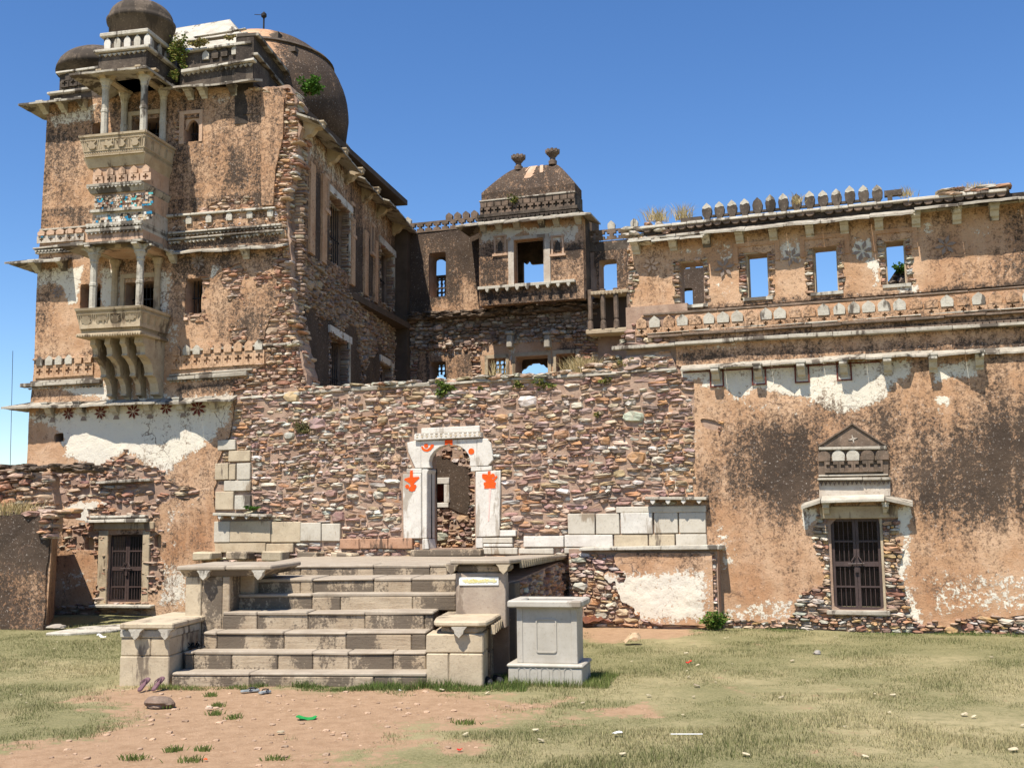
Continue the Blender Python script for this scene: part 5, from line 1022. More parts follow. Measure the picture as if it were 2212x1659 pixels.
# ================================================================== EAST WING
wing = root('palace_wing', 'long ruined palace wing with open windows above peeling pink plaster and an iron door', 'palace', M)
od = bx(M, kd(330, 752), kd(742, 1450))
exw = [[M.L(*kd(*p)) for p in [(205, 870), (215, 990), (275, 1060), (300, 1200), (280, 1270), (120, 1330), (75, 1390), (55, 1490), (0, 1555), (0, 1680), (1141, 1680), (1141, 1545), (1000, 1566), (960, 1500), (915, 1400), (920, 1340), (850, 1180), (835, 1100), (880, 990), (835, 900), (848, 820), (850, 690), (250, 700)]],
       [mL(q6(*p)) for p in [(125, 1062), (250, 1080), (240, 1130), (140, 1115)]], [mL(p) for p in [(2070, 1338), (2212, 1330), (2400, 1340), (2400, 1390), (2060, 1380)]], [mL(p) for p in [(1555, 1338), (1640, 1343), (1720, 1350), (1720, 1390), (1540, 1390)]]]
UR = 5.6; ZC = 5.66
low_out = pM((1465, 795), (1469, 830), (1446, 880), (1436, 940), (1430, 1006), (1434, 1061), (1434, 1370))+[(UR, -.1), (UR, ZC)]
def plow(U, Z):
    f = sdpoly(U, Z, low_out); f = np.where((f < .5) & (U < -2.6), f+rag(U, Z, .22), f)
    for e in exw: f = np.minimum(f, -(sdpoly(U, Z, e)+rag(U, Z, .12, 3, 2)))
    f = np.minimum(f, Z-(.02+.2*fbm(U, Z*0, 1.3, 4))); f = np.minimum(f, -sdbox(U, Z, *od)); return f
c = lambda *p: [mL(c7(*q)) for q in p]
BIG = 9
masksW = [(0, c((300, 0), (1600, -40), (1590, 60), (1500, 90), (1450, 190), (1300, 230), (1180, 240), (1000, 160), (880, 150), (740, 110), (620, 170), (560, 110), (430, 110), (430, 80), (310, 90)), .25, .9),
          (0, c((1700, 0), (1985, -60), (1950, 70), (1850, 70), (1780, 80), (1700, 110)), .2, .8), (0, c((1720, 165), (1790, 160), (1800, 210), (1730, 200)), .12, .7), (0, c((2030, 170), (2080, 190), (2090, 220), (2050, 210)), .1, .6),
          (0, c((480, 130), (1300, 150), (1280, 330), (1000, 320), (600, 330)), .9, .46), (0, c((225, 230), (440, 280), (460, 480), (215, 700)), .5, .46), (0, c((220, 580), (480, 660), (470, 720), (240, 700)), .3, .35),
          (0, c((470, 840), (570, 850), (660, 1100), (540, 1200), (470, 1000)), .5, .55), (0, c((540, 1290), (960, 1260), (960, 1420), (520, 1420)), .35, .55), (0, c((1560, 780), (1600, 900), (1560, 1200), (1640, 1420), (1580, 1420), (1500, 1140), (1530, 960), (1500, 900)), .3, .75),
          (0, c((975, 760), (1060, 770), (1080, 830), (1000, 920), (985, 900)), .15, .9), (0, c((1490, 770), (1595, 760), (1590, 830), (1540, 900), (1500, 880)), .15, .6),
          (0, c((1600, 1100), (2500, 1060), (2500, 1440), (1620, 1440)), .8, .5), (0, c((1660, 190), (1800, 200), (1790, 400), (1720, 560), (1690, 340)), .4, .45),
          (1, c((560, 260), (1080, 230), (1080, 720), (900, 830), (460, 720), (400, 540), (440, 400)), 1.0, .60), (1, c((1000, 360), (1080, 500), (1070, 720), (960, 820), (900, 700)), .6, .35), (1, c((1180, 220), (1640, 260), (1700, 720), (1480, 720), (1480, 420), (1260, 330)), 1.0, .58),
          (1, c((1740, 330), (2000, 270), (2080, 200), (2500, 180), (2500, 840), (1960, 830), (1640, 760), (1700, 480)), 1.0, .66), (1, c((1840, 380), (2500, 300), (2500, 640), (1900, 640)), .9, .12),
          (1, c((1620, 740), (2240, 800), (2240, 960), (1700, 960)), .9, .22), (1, c((1650, 1130), (2300, 1080), (2300, 1380), (1660, 1300)), .9, .20), (1, c((240, 600), (470, 660), (470, 760), (560, 960), (480, 1000), (460, 730)), .4, .38),
          (2, c((540, 1100), (1000, 1000), (1000, 1380), (540, 1380)), .8, .45), (2, c((1600, 1160), (1950, 1140), (1900, 1380), (1620, 1350)), .6, .6), (2, c((440, 700), (960, 760), (960, 900), (520, 900)), .8, .5)]
masksW.append((1, lambda U, Z: (fbm(U, Z, .5, 35, 4)-.46)*3, 1., .26)); masksW.append((1, runs(5.55, .9, .3, sd=4), 1., .2))
sheet('wall_plaster', 'plaster', wing, M, (-4.2, -.1, UR, 5.75), .05, plow, 0., .05, masksW, .008, base=(0, .0, 0))
def mlow(U, Z): return np.minimum(sdbox(U, Z, -3.55, -.1, UR, 6.9), -sdbox(U, Z, *od))
sheet('masonry_core', 'mortar', wing, M, (-4.4, -.2, UR+.1, 7), .12, mlow, .05, .7, rough=.012)
def wex(U, Z):
    f = np.full(U.shape, -9.)
    for e in exw: f = np.maximum(f, sdpoly(U, Z, e)+.06)
    f = np.maximum(f, np.where((Z < .24), .3-0*U, -9)); return np.minimum(np.minimum(f, sdbox(U, Z, -2.7, .02, UR, 5.6)), np.minimum(-sdbox(U, Z, *od)-.05, np.where((Z > 2.4) & (np.abs(U-(od[0]+od[2])/2) < .9), -1, 9)))
its = lay(wex, (-2.7, 0, UR, 5.5), .01, rng=(.05, .105), proud=.05, seed=21, nbig=34, bigsz=(.2, .42), wide=(1.4, 4.2)); stones(its, wing, M, 150, pal=REDPAL+GREYPAL[:3]+[((.42, .27, .12), 3)])
iron_door(wing, M, od[0], od[2], od[1], od[3], .14, (.25, .5, .75), 3)
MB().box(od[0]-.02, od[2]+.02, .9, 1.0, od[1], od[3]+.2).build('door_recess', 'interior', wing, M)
MB().box(od[2]+.002, od[2]+.05, .02, .3, od[1], od[3]).build('door_jamb', 'sandstone', wing, M); MB().box(od[0]-.15, od[2]+.12, -.08, .3, od[1]-.10, od[1]-.003, j=.008).build('door_sill', 'slab', wing, M, bevel=.015)
ln = bx(M, kd(250, 655), kd(850, 745)); MB().box(ln[0], ln[2], -.05, .3, od[3]+.003, ln[3], j=.006).build('door_lintel', 'sandstone', wing, M, bevel=.015)
def hood(pts, w0, th): # sloping slab from wall line to outer edge
    (a, b), (c_, d) = pts
    MB().hexa([(a[0], -w0, a[1]-th), (b[0], -w0, b[1]-th), (b[0], .02, b[1]-th+.09), (a[0], .02, a[1]-th+.09), (a[0], -w0, a[1]), (b[0], -w0, b[1]), (b[0], .02, b[1]+.10), (a[0], .02, a[1]+.10)]).build('hood_slab', 'slab_pale', wing, M, bevel=.012)
H = lambda x, y: M.L(*kd(x, y), -.42)
hood(((H(258, 606), H(745, 592)), (0, 0)), .42, .07)
for (x0, y0_), (x1, y1_), s in (((103, 655), (252, 608), 0), ((752, 588), (962, 634), 1)):
    a, b = H(x0, y0_), H(x1, y1_); w0a, w1a = (.30, .42) if not s else (.42, .30)
    MB().hexa([(a[0], -w0a, a[1]-.06), (b[0], -w1a, b[1]-.06), (b[0], .02, b[1]-.0), (a[0], .02, a[1]-.0), (a[0], -w0a, a[1]), (b[0], -w1a, b[1]), (b[0], .02, b[1]+.07), (a[0], .02, a[1]+.07)]).build('hood_slab', 'slab', wing, M)
for x in (298, 755): u, z = M.L(*kd(x, 650), -.2); bracket(wing, M, u, H(500, 630)[1]-.03, .12, .30, .24)
# blind pediment panel over the door
K = lambda x, y, yy=-.09: M.L(*kd(x, y), yy)
MB().prism([K(240, 232), K(775, 228), K(775, 412), K(240, 415)], -.06, .01).build('frieze_panel', 'stained_panel', wing, M); MB().prism([K(243, 198), K(757, 192), K(500, 32)], -.07, .01).build('pediment', 'stained_panel', wing, M)
for a, b in (((240, 200), (500, 30)), ((500, 30), (757, 194))):
    p, q = K(*a), K(*b); L = np.hypot(q[0]-p[0], q[1]-p[1]); nx, nz = -(q[1]-p[1])/L*.03, (q[0]-p[0])/L*.03; MB().prism([(p[0], p[1]), (q[0], q[1]), (q[0]+nx, q[1]+nz), (p[0]+nx, p[1]+nz)], -.11, .01).build('pediment_rim', 'stained_panel', wing, M)
beam(wing, M, K(243, 207), K(762, 198), .055, .14, 0, 'slab', step=1); beam(wing, M, K(240, 413), K(776, 405), .04, .10, 0, 'slab', step=1); beam(wing, M, K(234, 438), K(797, 432), .06, .16, 0, 'slab', step=.9)
MB().prism([K(246, 462), K(790, 456), K(790, 585), K(246, 588)], -.05, .01).build('frieze_band', 'pale_plaster', wing, M); saw(wing, M, K(246, 462), K(790, 456), -.05, .05, .11, .085, 'stained_panel')
a, b = K(345, 405), K(680, 400); st_ = (b[0]-a[0])/3
shared('cross_panel', cross_mb(st_*.985, .24, .07, .05, .55), 'stained_panel', wing, M, [(a[0]+st_*i, -.06, a[1]+.02) for i in range(4)])
rr_ = np.random.default_rng(3); shared('merlon', merlon_mb(.26, .24, .055), lambda i: ('slab_pale', 'slab_pale', 'stained_panel', 'stained_panel', 'stained_panel')[i % 5], wing, M, [(a[0]+st_*(i+.5)-st_*.0, -.062, a[1]+.265) for i in range(-1, 4)][1:]+[(a[0]-st_*.5, -.062, a[1]+.265)])
stw = MB(); p = K(505, 140); 
for i in range(4): an = pi/2*i+.2; stw.prism([(p[0]+.02*cos(an+1.2), p[1]+.02*sin(an+1.2)), (p[0]+.1*cos(an), p[1]+.1*sin(an)), (p[0]+.02*cos(an-1.2), p[1]+.02*sin(an-1.2))], -.085, -.06)
stw.build('pediment_flower', 'pale_plaster', wing, M)

# ---- lower eave with its broken, scalloped edge, brackets
X = lambda px, y=-.4: M.L(px, 775, y)[0]
cus = sorted([(X(1466), .30), (X(1500), .30), (X(1530), .32), (X(1560), .42), (X(1580), .57), (X(1600), .44), (X(1625), .31), (X(1650), .30), (X(1680), .38), (X(1700), .50), (X(1715), .42), (X(1740), .28), (X(1795), .27), (X(1820), .42), (X(1833), .54), (X(1850), .50), (X(1870), .42), (X(1900), .31), (X(1925), .40), (X(1947), .55), (X(1952), .50), (X(1968), .50), (X(1969), .30), (X(2010), .28), (X(2020), .24), (X(2045), .36), (X(2085), .52), (X(2124), .70), (X(2128), .74), (X(2129), .16), (X(2170), .14), (X(2212), .18), (X(2400), .2)])
def ov2(u): return max(.10, float(np.interp(u, [a for a, _ in cus], [b for _, b in cus]))*.86-.095)
eave(wing, M, X(1464), UR, 5.60, ov2, .10, .05, 0, 'slab', step=1.0, jit=.018)
for x, y in ((210, 720), (485, 705), (765, 690), (1040, 680), (1325, 670), (1620, 650), (1922, 640)):
    u, z = mL(q6(x, y), -.2); bracket(wing, M, u, 5.61, .16, .34, .32)
    if x < 1100:
        m = MB(); m.box(u-.155, u-.125, -.042, -.02, 5.24, 5.6).box(u+.125, u+.155, -.042, -.02, 5.24, 5.6).box(u-.155, u+.155, -.0425, -.02, 5.21, 5.239); m.build('painted_border', 'red_paint', wing, M)
m = MB(); m.box(X(1475, 0), X(1900, 0), -.03, .0, 5.56, 5.585); m.build('painted_border', 'red_paint', wing, M)
# ---- stained band, ledges, the long merlon frieze
za_ = M.L(*q6(70, 496))[1]; mtop = M.L(*q6(75, 379))[1]; hc_ = (mtop-za_)*.40; hm_ = (mtop-za_)*.62
bd = lambda U, Z: sdbox(U, Z, X(1462, 0)-.02, 5.72, UR, mtop+.02)
bm_ = [(1, pM(q6(-50, 560), q6(1200, 500), q6(1200, 525), q6(1000, 600), q6(0, 690)), .3, .36), (1, pM(q6(1200, 470), q6(2300, 420), q6(2300, 450), q6(1200, 510)), .2, .6), (1, pM(q6(1200, 560), q6(2500, 480), q6(2500, 620), q6(1200, 620)), .5, .4), (0, pM(q6(0, 570), q6(700, 540), q6(500, 600), q6(0, 625)), .3, .6), (0, pM(q6(900, 560), q6(1700, 530), q6(1600, 570), q6(1000, 600)), .3, .4), (1, pM(q6(-60, 630), q6(2500, 540), q6(2500, 620), q6(-60, 710)), .2, .42), (1, pM(q6(-60, 440), q6(2500, 350), q6(2500, 440), q6(-60, 550)), .2, .42)]
sheet('band_plaster', 'plaster', wing, M, (-4.6, 5.6, UR, 7.5), .06, lambda U, Z: np.minimum(bd(U, Z), np.where(U < -3.2, Z-5.72+.2*fbm(U, Z, 3)-(Z < 6.4)*0, 9)), .02, .2, bm_, .008, base=(0, .08, 0))
beam(wing, M, mL(q5(1750, 588), -.15), mL(q6(330, 535), -.15), .075, .17, 0, 'slab', step=1.3); beam(wing, M, mL(q6(330, 532), -.15), M.L(*q6(2700, 396), -.15), .075, .17, 0, 'slab', step=1.2)
zl_ = mL(q6(0, 545), -.1)[1]
beam(wing, M, (-4.2, zl_+.15), (UR, zl_+.15), .05, .10, 0, 'stained_panel', step=.9, jit=.02); beam(wing, M, (-4.2, zl_+.22), (UR, zl_+.22), .04, .07, 0, 'slab', step=.8, jit=.02)
saw(wing, M, (X(1480, 0), zl_-.03), (UR, zl_-.02), 0, .06, .09, .13, 'stained_panel', 'scalloped_trim', True)
a = mL(q5(1950, 505)); n = 31; b0 = mL(q6(2135, 310)); stp = (b0[0]-a[0])/25
dado(wing, M, (a[0], za_), (a[0]+stp*(n-1), za_), n, hm_, hc_, 0., 'slab_pale', 'plaster', wf=.86, md=.065, alt='plaster', mask=(.2, .38, 0))
beam(wing, M, (-4.3, mtop+.09), (UR, mtop+.09), .05, .08, .08, 'stained_panel', step=1.4)
MB().box(mL((1385, 700))[0], UR, .03, .3, 6.9, mtop+.06).build('frieze_backing', 'plaster', wing, M, mask=(.35, .15, 0))
# rubble at the left foot of the band
its = lay(lambda U, Z: sdpoly(U, Z, pM(q5(1700, 640), q5(2110, 620), q5(2130, 735), q5(1680, 760))), (-6, 5.5, -3, 6.6), .02, rng=(.07, .14), proud=.06, seed=23, nbig=6); stones(its, wing, M, 30, pal=PAL)
MB().box(mL((1352, 740))[0], -3.3, .06, .6, 5.5, 7.15).build('masonry_end', 'mortar', wing, M)
its = lay(lambda U, Z: sdpoly(U, Z, pM(q5(1780, 590), q5(1830, 470), q5(1900, 430), q5(1960, 500), q5(2120, 520), q5(2130, 585))), (-6, 6, -3, 7.6), .02, rng=(.07, .14), proud=.06, seed=24, nbig=4); stones(its, wing, M, 20, pal=PAL)

# ---- upper storey: a free-standing wall with open windows
YU = .10
W_ = [bx(M, c6(425, 520), c6(555, 730), YU), bx(M, c6(768, 475), c6(893, 692), YU), bx(M, c6(1115, 440), c6(1254, 663), YU), bx(M, c6(1488, 410), c6(1605, 625), YU)]
zf, zt8 = mtop+.04, 8.72; uw0 = M.L(1358, 600, YU)[0]
upl = PL(M, [(1362, 518), (1366, 600), (1366, 650), (1375, 688), (1390, 696)], YU)
def up_f(U, Z, pl=True):
    f = sdbox(U, Z, uw0-.1, zf if pl else 7.05, UR, zt8+.06)
    if pl: f = np.minimum(f, U-(uw0+.12+.10*np.sin(Z*5)+rag(U, Z, .12, 4))); f = np.minimum(f, Z-(zf+.02))
    else: f = np.minimum(f, U-(uw0-.02+rag(U, Z, .16, 6, 3)))
    for i, h in enumerate(W_):
        if pl: f = np.minimum(f, -(sdbox(U, Z, h[0]-.12, h[1]-.04, h[2]+.10, h[3]+.03)+rag(U, Z, .16, 4, i)))
        else: f = np.minimum(f, -sdbox(U, Z, *h))
    return f
cu_ = lambda *p: [M.L(*c6(*q), YU) for q in p]
mU = [(0, cu_((390, 440), (560, 420), (560, 480), (420, 490)), .2, .5), (0, cu_((580, 400), (760, 400), (740, 540), (600, 540)), .4, .52), (0, cu_((590, 590), (740, 590), (740, 720), (600, 740)), .3, .42), (0, cu_((930, 390), (1090, 390), (1080, 520), (940, 530)), .3, .62), (0, cu_((1300, 380), (1450, 370), (1450, 520), (1310, 510)), .3, .66), (0, cu_((1400, 520), (1470, 500), (1480, 640), (1420, 660)), .2, .6), (0, cu_((1680, 300), (1760, 300), (1750, 390), (1690, 390)), .2, .62), (0, cu_((1900, 320), (2060, 300), (2060, 420), (1920, 410)), .2, .42), (0, cu_((1540, 640), (1680, 620), (1680, 680), (1560, 690)), .15, .7), (0, cu_((1780, 550), (1860, 540), (1830, 600), (1770, 600)), .2, .3),
      (1, cu_((240, 560), (390, 560), (390, 770), (230, 770)), .5, .18), (1, cu_((380, 740), (2300, 610), (2300, 660), (380, 790)), .15, .62), (1, cu_((1900, 500), (2300, 480), (2300, 640), (1800, 650), (1840, 560)), .5, .42), (1, cu_((2080, 240), (2500, 200), (2500, 620), (2140, 620)), .6, .32), (1, cu_((1760, 400), (2140, 380), (2140, 500), (1780, 500)), .4, .12), (2, cu_((1700, 380), (2300, 300), (2300, 640), (1700, 640)), .6, .5)]
mU.append((1, runs(8.6, 1.0, .3, sd=5), 1., .25))
sheet('upper_plaster', 'plaster', wing, M, (-5.4, 7.0, UR, 8.85), .04, up_f, YU, .05, mU, .008, base=(0, .06, 0))
sheet('upper_masonry', 'mortar', wing, M, (-5.4, 7.0, UR+.1, 8.85), .08, lambda U, Z: up_f(U, Z, False), YU+.05, .5, rough=.012)
its = lay(lambda U, Z: np.minimum(-up_f(U, Z)+.05, up_f(U, Z, False)), (-5.4, 7.2, UR, 8.8), YU+.03, rng=(.05, .10), proud=.05, seed=25, nbig=0, wide=(1.2, 3)); stones(its, wing, M, 60, pal=GREYPAL+REDPAL)
for i, h in enumerate(W_):
    MB().box(h[0]-.08, h[2]+.08, YU-.04, YU+.5, h[1]-.07, h[1]-.003, j=.006).build('window_sill', 'slab_pale', wing, M)
    MB().box(h[0]-.05, h[2]+.05, YU+.02, YU+.5, h[3]+.003, h[3]+.06).build('window_lintel', 'sandstone', wing, M)
    if i: MB().box(h[0]-.02, h[0]+.03, YU+.1, YU+.5, h[1], h[3]).box(h[2]-.03, h[2]+.02, YU+.1, YU+.5, h[1], h[3]).build('window_jamb', 'sandstone', wing, M)
    if i: m = MB(); m.box(h[0]-.26, h[2]+.26, YU-.035, YU+.01, h[3]+.17, h[3]+.26).box(h[0]-.26, h[0]-.16, YU-.034, YU+.01, h[3]-.2, h[3]+.169).box(h[2]+.16, h[2]+.26, YU-.034, YU+.01, h[3]-.2, h[3]+.169); m.build('window_moulding', 'plaster', wing, M, mask=(.2, .05, .4))
for x, y, R in ((280, 530, .2), (660, 545, .24), (1010, 490, .22), (1375, 460, .24), (1805, 430, .22)): u, z = M.L(*c6(x, y), YU); star(wing, M, u, z, YU-.03, R, 6, 'grey_paint' if x > 400 else 'pink_plaster', 'painted_star')
z_e = M.L(*c6(900, 330), YU-.45)[1]
eave(wing, M, M.L(*c6(153, 412), YU-.45)[0], M.L(*c6(545, 365), YU-.45)[0], z_e-.06, .40, .10, .06, YU, 'slab_pale', .6, jit=.03)
eave(wing, M, M.L(*c6(548, 365), YU-.45)[0], M.L(*c6(1640, 265), YU-.45)[0], z_e-.03, lambda u: .44+.03*sin(u*4), .16, .06, YU, 'slab', .9, jit=.008)
eave(wing, M, M.L(*c6(1645, 265), YU-.5)[0], UR, z_e+.03, .52, .14, .06, YU, 'slab', 1.0, jit=.008)
for x, y in ((195, 430), (388, 410), (562, 395), (735, 385), (910, 372), (1100, 355), (1280, 340), (1460, 322), (1652, 290), (1865, 285), (2060, 265)): u, _ = M.L(*c6(x, y), YU-.2); bracket(wing, M, u, z_e+.03, .17, .32, .26, YU)
ztp = M.L(*c6(900, 262), YU-.1)[1]; uA = M.L(*c6(240, 330), YU)[0]; uB = M.L(*c6(2120, 160), YU)[0]
MB().box(uA, UR, YU, YU+.55, zt8+.07, ztp-.07).build('attic_band', 'black_plaster', wing, M)
beam(wing, M, (uA-.05, ztp), (uB, ztp+.01), .06, .14, YU, 'slab_pale', step=.6, gapp=.5); beam(wing, M, (uA-.1, ztp-.25), (UR, ztp-.24), .05, .10, YU, 'slab', step=.7)
saw(wing, M, (uA, ztp-.06), (uB, ztp-.05), YU, .10, .10, .20, 'stained_panel', 'scalloped_trim', True)
ma, mb_ = M.L(*c6(570, 250), YU+.1), M.L(*c6(1452, 165), YU+.1); stp = (mb_[0]-ma[0])/13
mer = [MB().prism([(-.062, 0), (-.062, .1), (-.10, .17), (-.112, .30), (-.085, .40), (0, .50), (.085, .40), (.112, .30), (.10, .17), (.062, .1), (.062, 0)], -.06, .06)][0]
tip = MB().prism([(-.100, .36), (-.04, .335), (.04, .37), (.10, .35), (.088, .405), (0, .505), (-.088, .405)], -.066, .066)
PP = [(ma[0]+stp*i, YU+.12, ztp+.01, (1, 1, RNG.uniform(.82, .92))) for i in range(14)]
ms_ = shared('parapet_merlon', mer, 'dark_plaster', wing, M, PP)
tp_me = bpy.data.meshes.new('pale_tip'); tp_me.from_pydata(tip.v, [], tip.f); 
for i, o in enumerate(ms_):
    if i not in (7, 4): t_ = put('pale_tip', tp_me, 'slab_pale', o)
lk = MB()
for i in range(13): u = ma[0]+stp*(i+.5); lk.box(u-stp*.28, u+stp*.28, YU+.08, YU+.16, ztp+.10, ztp+.15)
lk.box(ma[0]-.6, ma[0]-.12, YU+.06, YU+.2, ztp+.01, ztp+.14).box(mb_[0]+.14, mb_[0]+.5, YU+.06, YU+.2, ztp+.16, ztp+.28).box(mb_[0]+.2, mb_[0]+.3, YU+.06, YU+.2, ztp, ztp+.159); o = lk.build('merlon_links', 'dark_plaster', wing, M); o['kind'] = 'stuff'
its = [(RNG.uniform(M.L(*c6(1800, 150), YU)[0], M.L(*c6(2100, 140), YU)[0]), YU+RNG.uniform(0, .5), ztp+RNG.uniform(0, .14), RNG.uniform(.2, .5), .4, RNG.uniform(.05, .1), RNG.uniform(-.05, .05)) for _ in range(60)]; stones(its, wing, M, 0, pal=GREYPAL, mass='loose_top_stones')
its = [(uA-.1+RNG.uniform(-.4, .7), YU+RNG.uniform(0, .4), ztp-RNG.uniform(-.05, .4), RNG.uniform(.15, .4), .35, RNG.uniform(.06, .1), 0) for _ in range(26)]; stones(its, wing, M, 0, pal=GREYPAL, mass='loose_top_stones')
# ruins seen through two of the windows
YB = 6.; bu = [M.L(*c6(*p), YB) for p in [(345, 560), (640, 540), (437, 652), (497, 727)]]
ruin = root('ruined_back_wall', 'dark ruined wall with a square opening seen through the first window of the wing', 'wall', M, kind='thing')
sheet('wall_plaster', 'plaster', ruin, M, (bu[0][0]-.2, 5, bu[1][0]+.2, bu[0][1]+.4), .07, lambda U, Z: np.minimum(sdbox(U, Z, bu[0][0], 5, bu[1][0], bu[0][1]), -sdbox(U, Z, bu[2][0], bu[3][1]-.1, bu[3][0], bu[2][1])), YB, .4, base=(0, 1.1, 0))
cp2 = cross_mb(.34, .34, .085, .05); cp2 = MB()
for i in range(7): u = bu[0][0]+.1+.36*i; cp2.box(u-.07, u+.07, YB, YB+.12, bu[0][1], bu[0][1]+.14).box(u-.14, u+.14, YB, YB+.12, bu[0][1]+.141, bu[0][1]+.24)
cp2.box(bu[0][0], bu[1][0], YB, YB+.12, bu[0][1]+.241, bu[0][1]+.36); cp2.build('pierced_parapet', 'dark_plaster', ruin, M)

YR = 3.5; rp = [M.L(*c6(*p), YR) for p in ((1498, 632), (1520, 600), (1545, 562), (1568, 548), (1585, 530), (1602, 538), (1625, 545), (1640, 660))]
heap = root('broken_back_wall', 'dark broken wall stub with a green weed seen through the last window of the wing', 'wall', M, kind='thing')
MB().prism([(rp[0][0]-.1, 5.5)]+rp+[(rp[-1][0], 5.5)], YR, YR+.6).build('masonry_core', 'black_plaster', heap, M)
_f = lambda U, Z: sdpoly(U, Z, [(rp[0][0]-.1, 7.)]+rp+[(rp[-1][0], 7.)]); stones(lay(_f, (rp[0][0]-.2, 7., rp[-1][0]+.1, rp[4][1]+.1), YR, rng=(.07, .13), proud=.06, seed=61, nbig=4), heap, M, 40, pal=[((.12, .09, .07), 3), ((.2, .15, .11), 2)])
# ================================================================== FAR SIDE OF THE COURT WITH ITS PAVILION
court = root('courtyard_range', 'dark stained range across the courtyard with a hipped pavilion between tower and wing', 'palace', B)
bb = lambda p, q, y=0.: bx(B, p, q, y)
hw = {'ul': bb(c5(315, 757), c5(425, 1035)), 'pv': bb(c5(863, 675), c5(1057, 945), -1.), 'ur': bb(c5(1408, 803), c5(1528, 995)), 'll': bb(c5(318, 1458), c5(425, 1580)), 'm1': bb(c5(697, 1437), c5(812, 1545)), 'm2': bb(c5(873, 1425), c5(1083, 1545)), 'm3': bb(c5(1135, 1408), c5(1262, 1510))}
hw = {k: ((v[0], v[1]-(.5 if k in ('ll', 'm1', 'm2', 'm3') else 0), v[2], v[3])) for k, v in hw.items()}
ZT = B.L(960, 497)[1]; ZF = 9.62; zr_ = B.L(1330, 518)[1]
def bw(U, Z, lo, hi):
    f = sdbox(U, Z, .05, lo, 8.85, hi)
    for k, h in hw.items():
        if k != 'pv': f = np.minimum(f, -sdbox(U, Z, *h))
    return np.minimum(f, -sdbox(U, Z, 3.6, 9.9, 6.4, 12.4))
cb_ = lambda *p: [B.L(*c5(*q)) for q in p]
mB = [(1, cb_((60, 560), (640, 560), (640, 1000), (530, 900), (530, 1130), (430, 1030), (270, 1140), (60, 1150)), .5, .62), (1, cb_((100, 640), (270, 700), (270, 1140), (80, 1140)), .4, .35), (1, cb_((60, 560), (640, 540), (640, 640), (60, 660)), .3, .4), (1, cb_((1250, 640), (1700, 640), (1700, 1000), (1250, 1000)), .6, .5), (1, cb_((520, 640), (640, 640), (600, 900), (530, 900)), .3, .3)]  # stains; dark patches next to the pavilion also paint in its eave's shadow
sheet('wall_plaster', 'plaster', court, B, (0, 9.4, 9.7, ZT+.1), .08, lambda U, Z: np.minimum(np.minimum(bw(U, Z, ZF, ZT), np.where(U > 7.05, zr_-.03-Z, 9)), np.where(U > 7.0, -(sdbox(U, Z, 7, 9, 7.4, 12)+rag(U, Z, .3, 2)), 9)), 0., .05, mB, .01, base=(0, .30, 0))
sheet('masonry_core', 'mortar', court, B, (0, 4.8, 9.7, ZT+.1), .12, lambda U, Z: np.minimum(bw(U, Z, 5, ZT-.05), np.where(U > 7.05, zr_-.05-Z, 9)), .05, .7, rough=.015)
# broken floor edge: shaggy rubble band, lower walls with patches of plaster
its = lay(lambda U, Z: np.minimum(sdbox(U, Z, .1, 8.35, 7.5, 9.6), .5+0*U), (0, 8.3, 7.6, 9.7), .0, rng=(.08, .15), proud=.12, seed=31, wide=(1, 2.4), res=.03, nbig=60, bigsz=(.2, .42)); stones(its, court, B, 120, pal=[((.30, .22, .16), 4), ((.40, .31, .24), 4), ((.22, .15, .11), 4), ((.48, .4, .32), 2)], mass='small_stones')
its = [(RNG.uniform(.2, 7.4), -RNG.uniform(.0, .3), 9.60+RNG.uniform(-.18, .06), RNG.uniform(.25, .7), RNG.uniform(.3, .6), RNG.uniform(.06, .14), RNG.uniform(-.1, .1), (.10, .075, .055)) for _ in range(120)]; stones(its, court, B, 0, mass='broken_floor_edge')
lowp = [cb_((240, 1390), (590, 1380), (590, 1620), (240, 1620)), cb_((690, 1330), (830, 1310), (1250, 1300), (1270, 1420), (1270, 1620), (640, 1620), (640, 1400))]
def lowf(U, Z):
    f = np.full(U.shape, -9.)
    for q in lowp: f = np.maximum(f, sdpoly(U, Z, q))
    return np.minimum(f+rag(U, Z, .4, 2), bw(U, Z, 5.2, 8.6))
sheet('lower_plaster', 'plaster', court, B, (0, 5.1, 7.6, 8.7), .08, lowf, -.01, .06, [(1, cb_((200, 1370), (640, 1370), (620, 1640), (200, 1640)), .5, .62), (0, cb_((300, 1370), (560, 1380), (540, 1430), (330, 1440)), .3, .6), (1, cb_((1160, 1320), (1290, 1320), (1290, 1420), (1160, 1420)), .3, .7), (0, cb_((820, 1330), (880, 1330), (870, 1460), (830, 1450)), .15, .6)], .01)
its = lay(lambda U, Z: np.minimum(np.minimum(-lowf(U, Z)+.05, bw(U, Z, 5.3, 8.4)), 7.4-U), (0, 5.3, 7.6, 8.4), .0, rng=(.06, .13), proud=.06, seed=32, res=.025, nbig=50); stones(its, court, B, 120, pal=REDPAL, mass='small_stones')
for x in (850, 1090): u, z = B.L(*c5(x, 1335)); MB().box(u-.10, u+.10, -.35, .0, z-.2, z+.25).box(u-.13, u+.13, -.42, .0, z+.251, z+.36).build('corbel_stub', 'slab', court, B, bevel=.03)
for k in ('m1', 'm2', 'm3'): h = hw[k]; MB().box(h[0]-.12, h[0]-.003, -.04, .5, h[1], h[3]).box(h[2]+.003, h[2]+.12, -.04, .5, h[1], h[3]).box(h[0]-.12, h[2]+.12, -.045, .5, h[3]+.003, h[3]+.13).build('window_frame', 'sandstone', court, B)
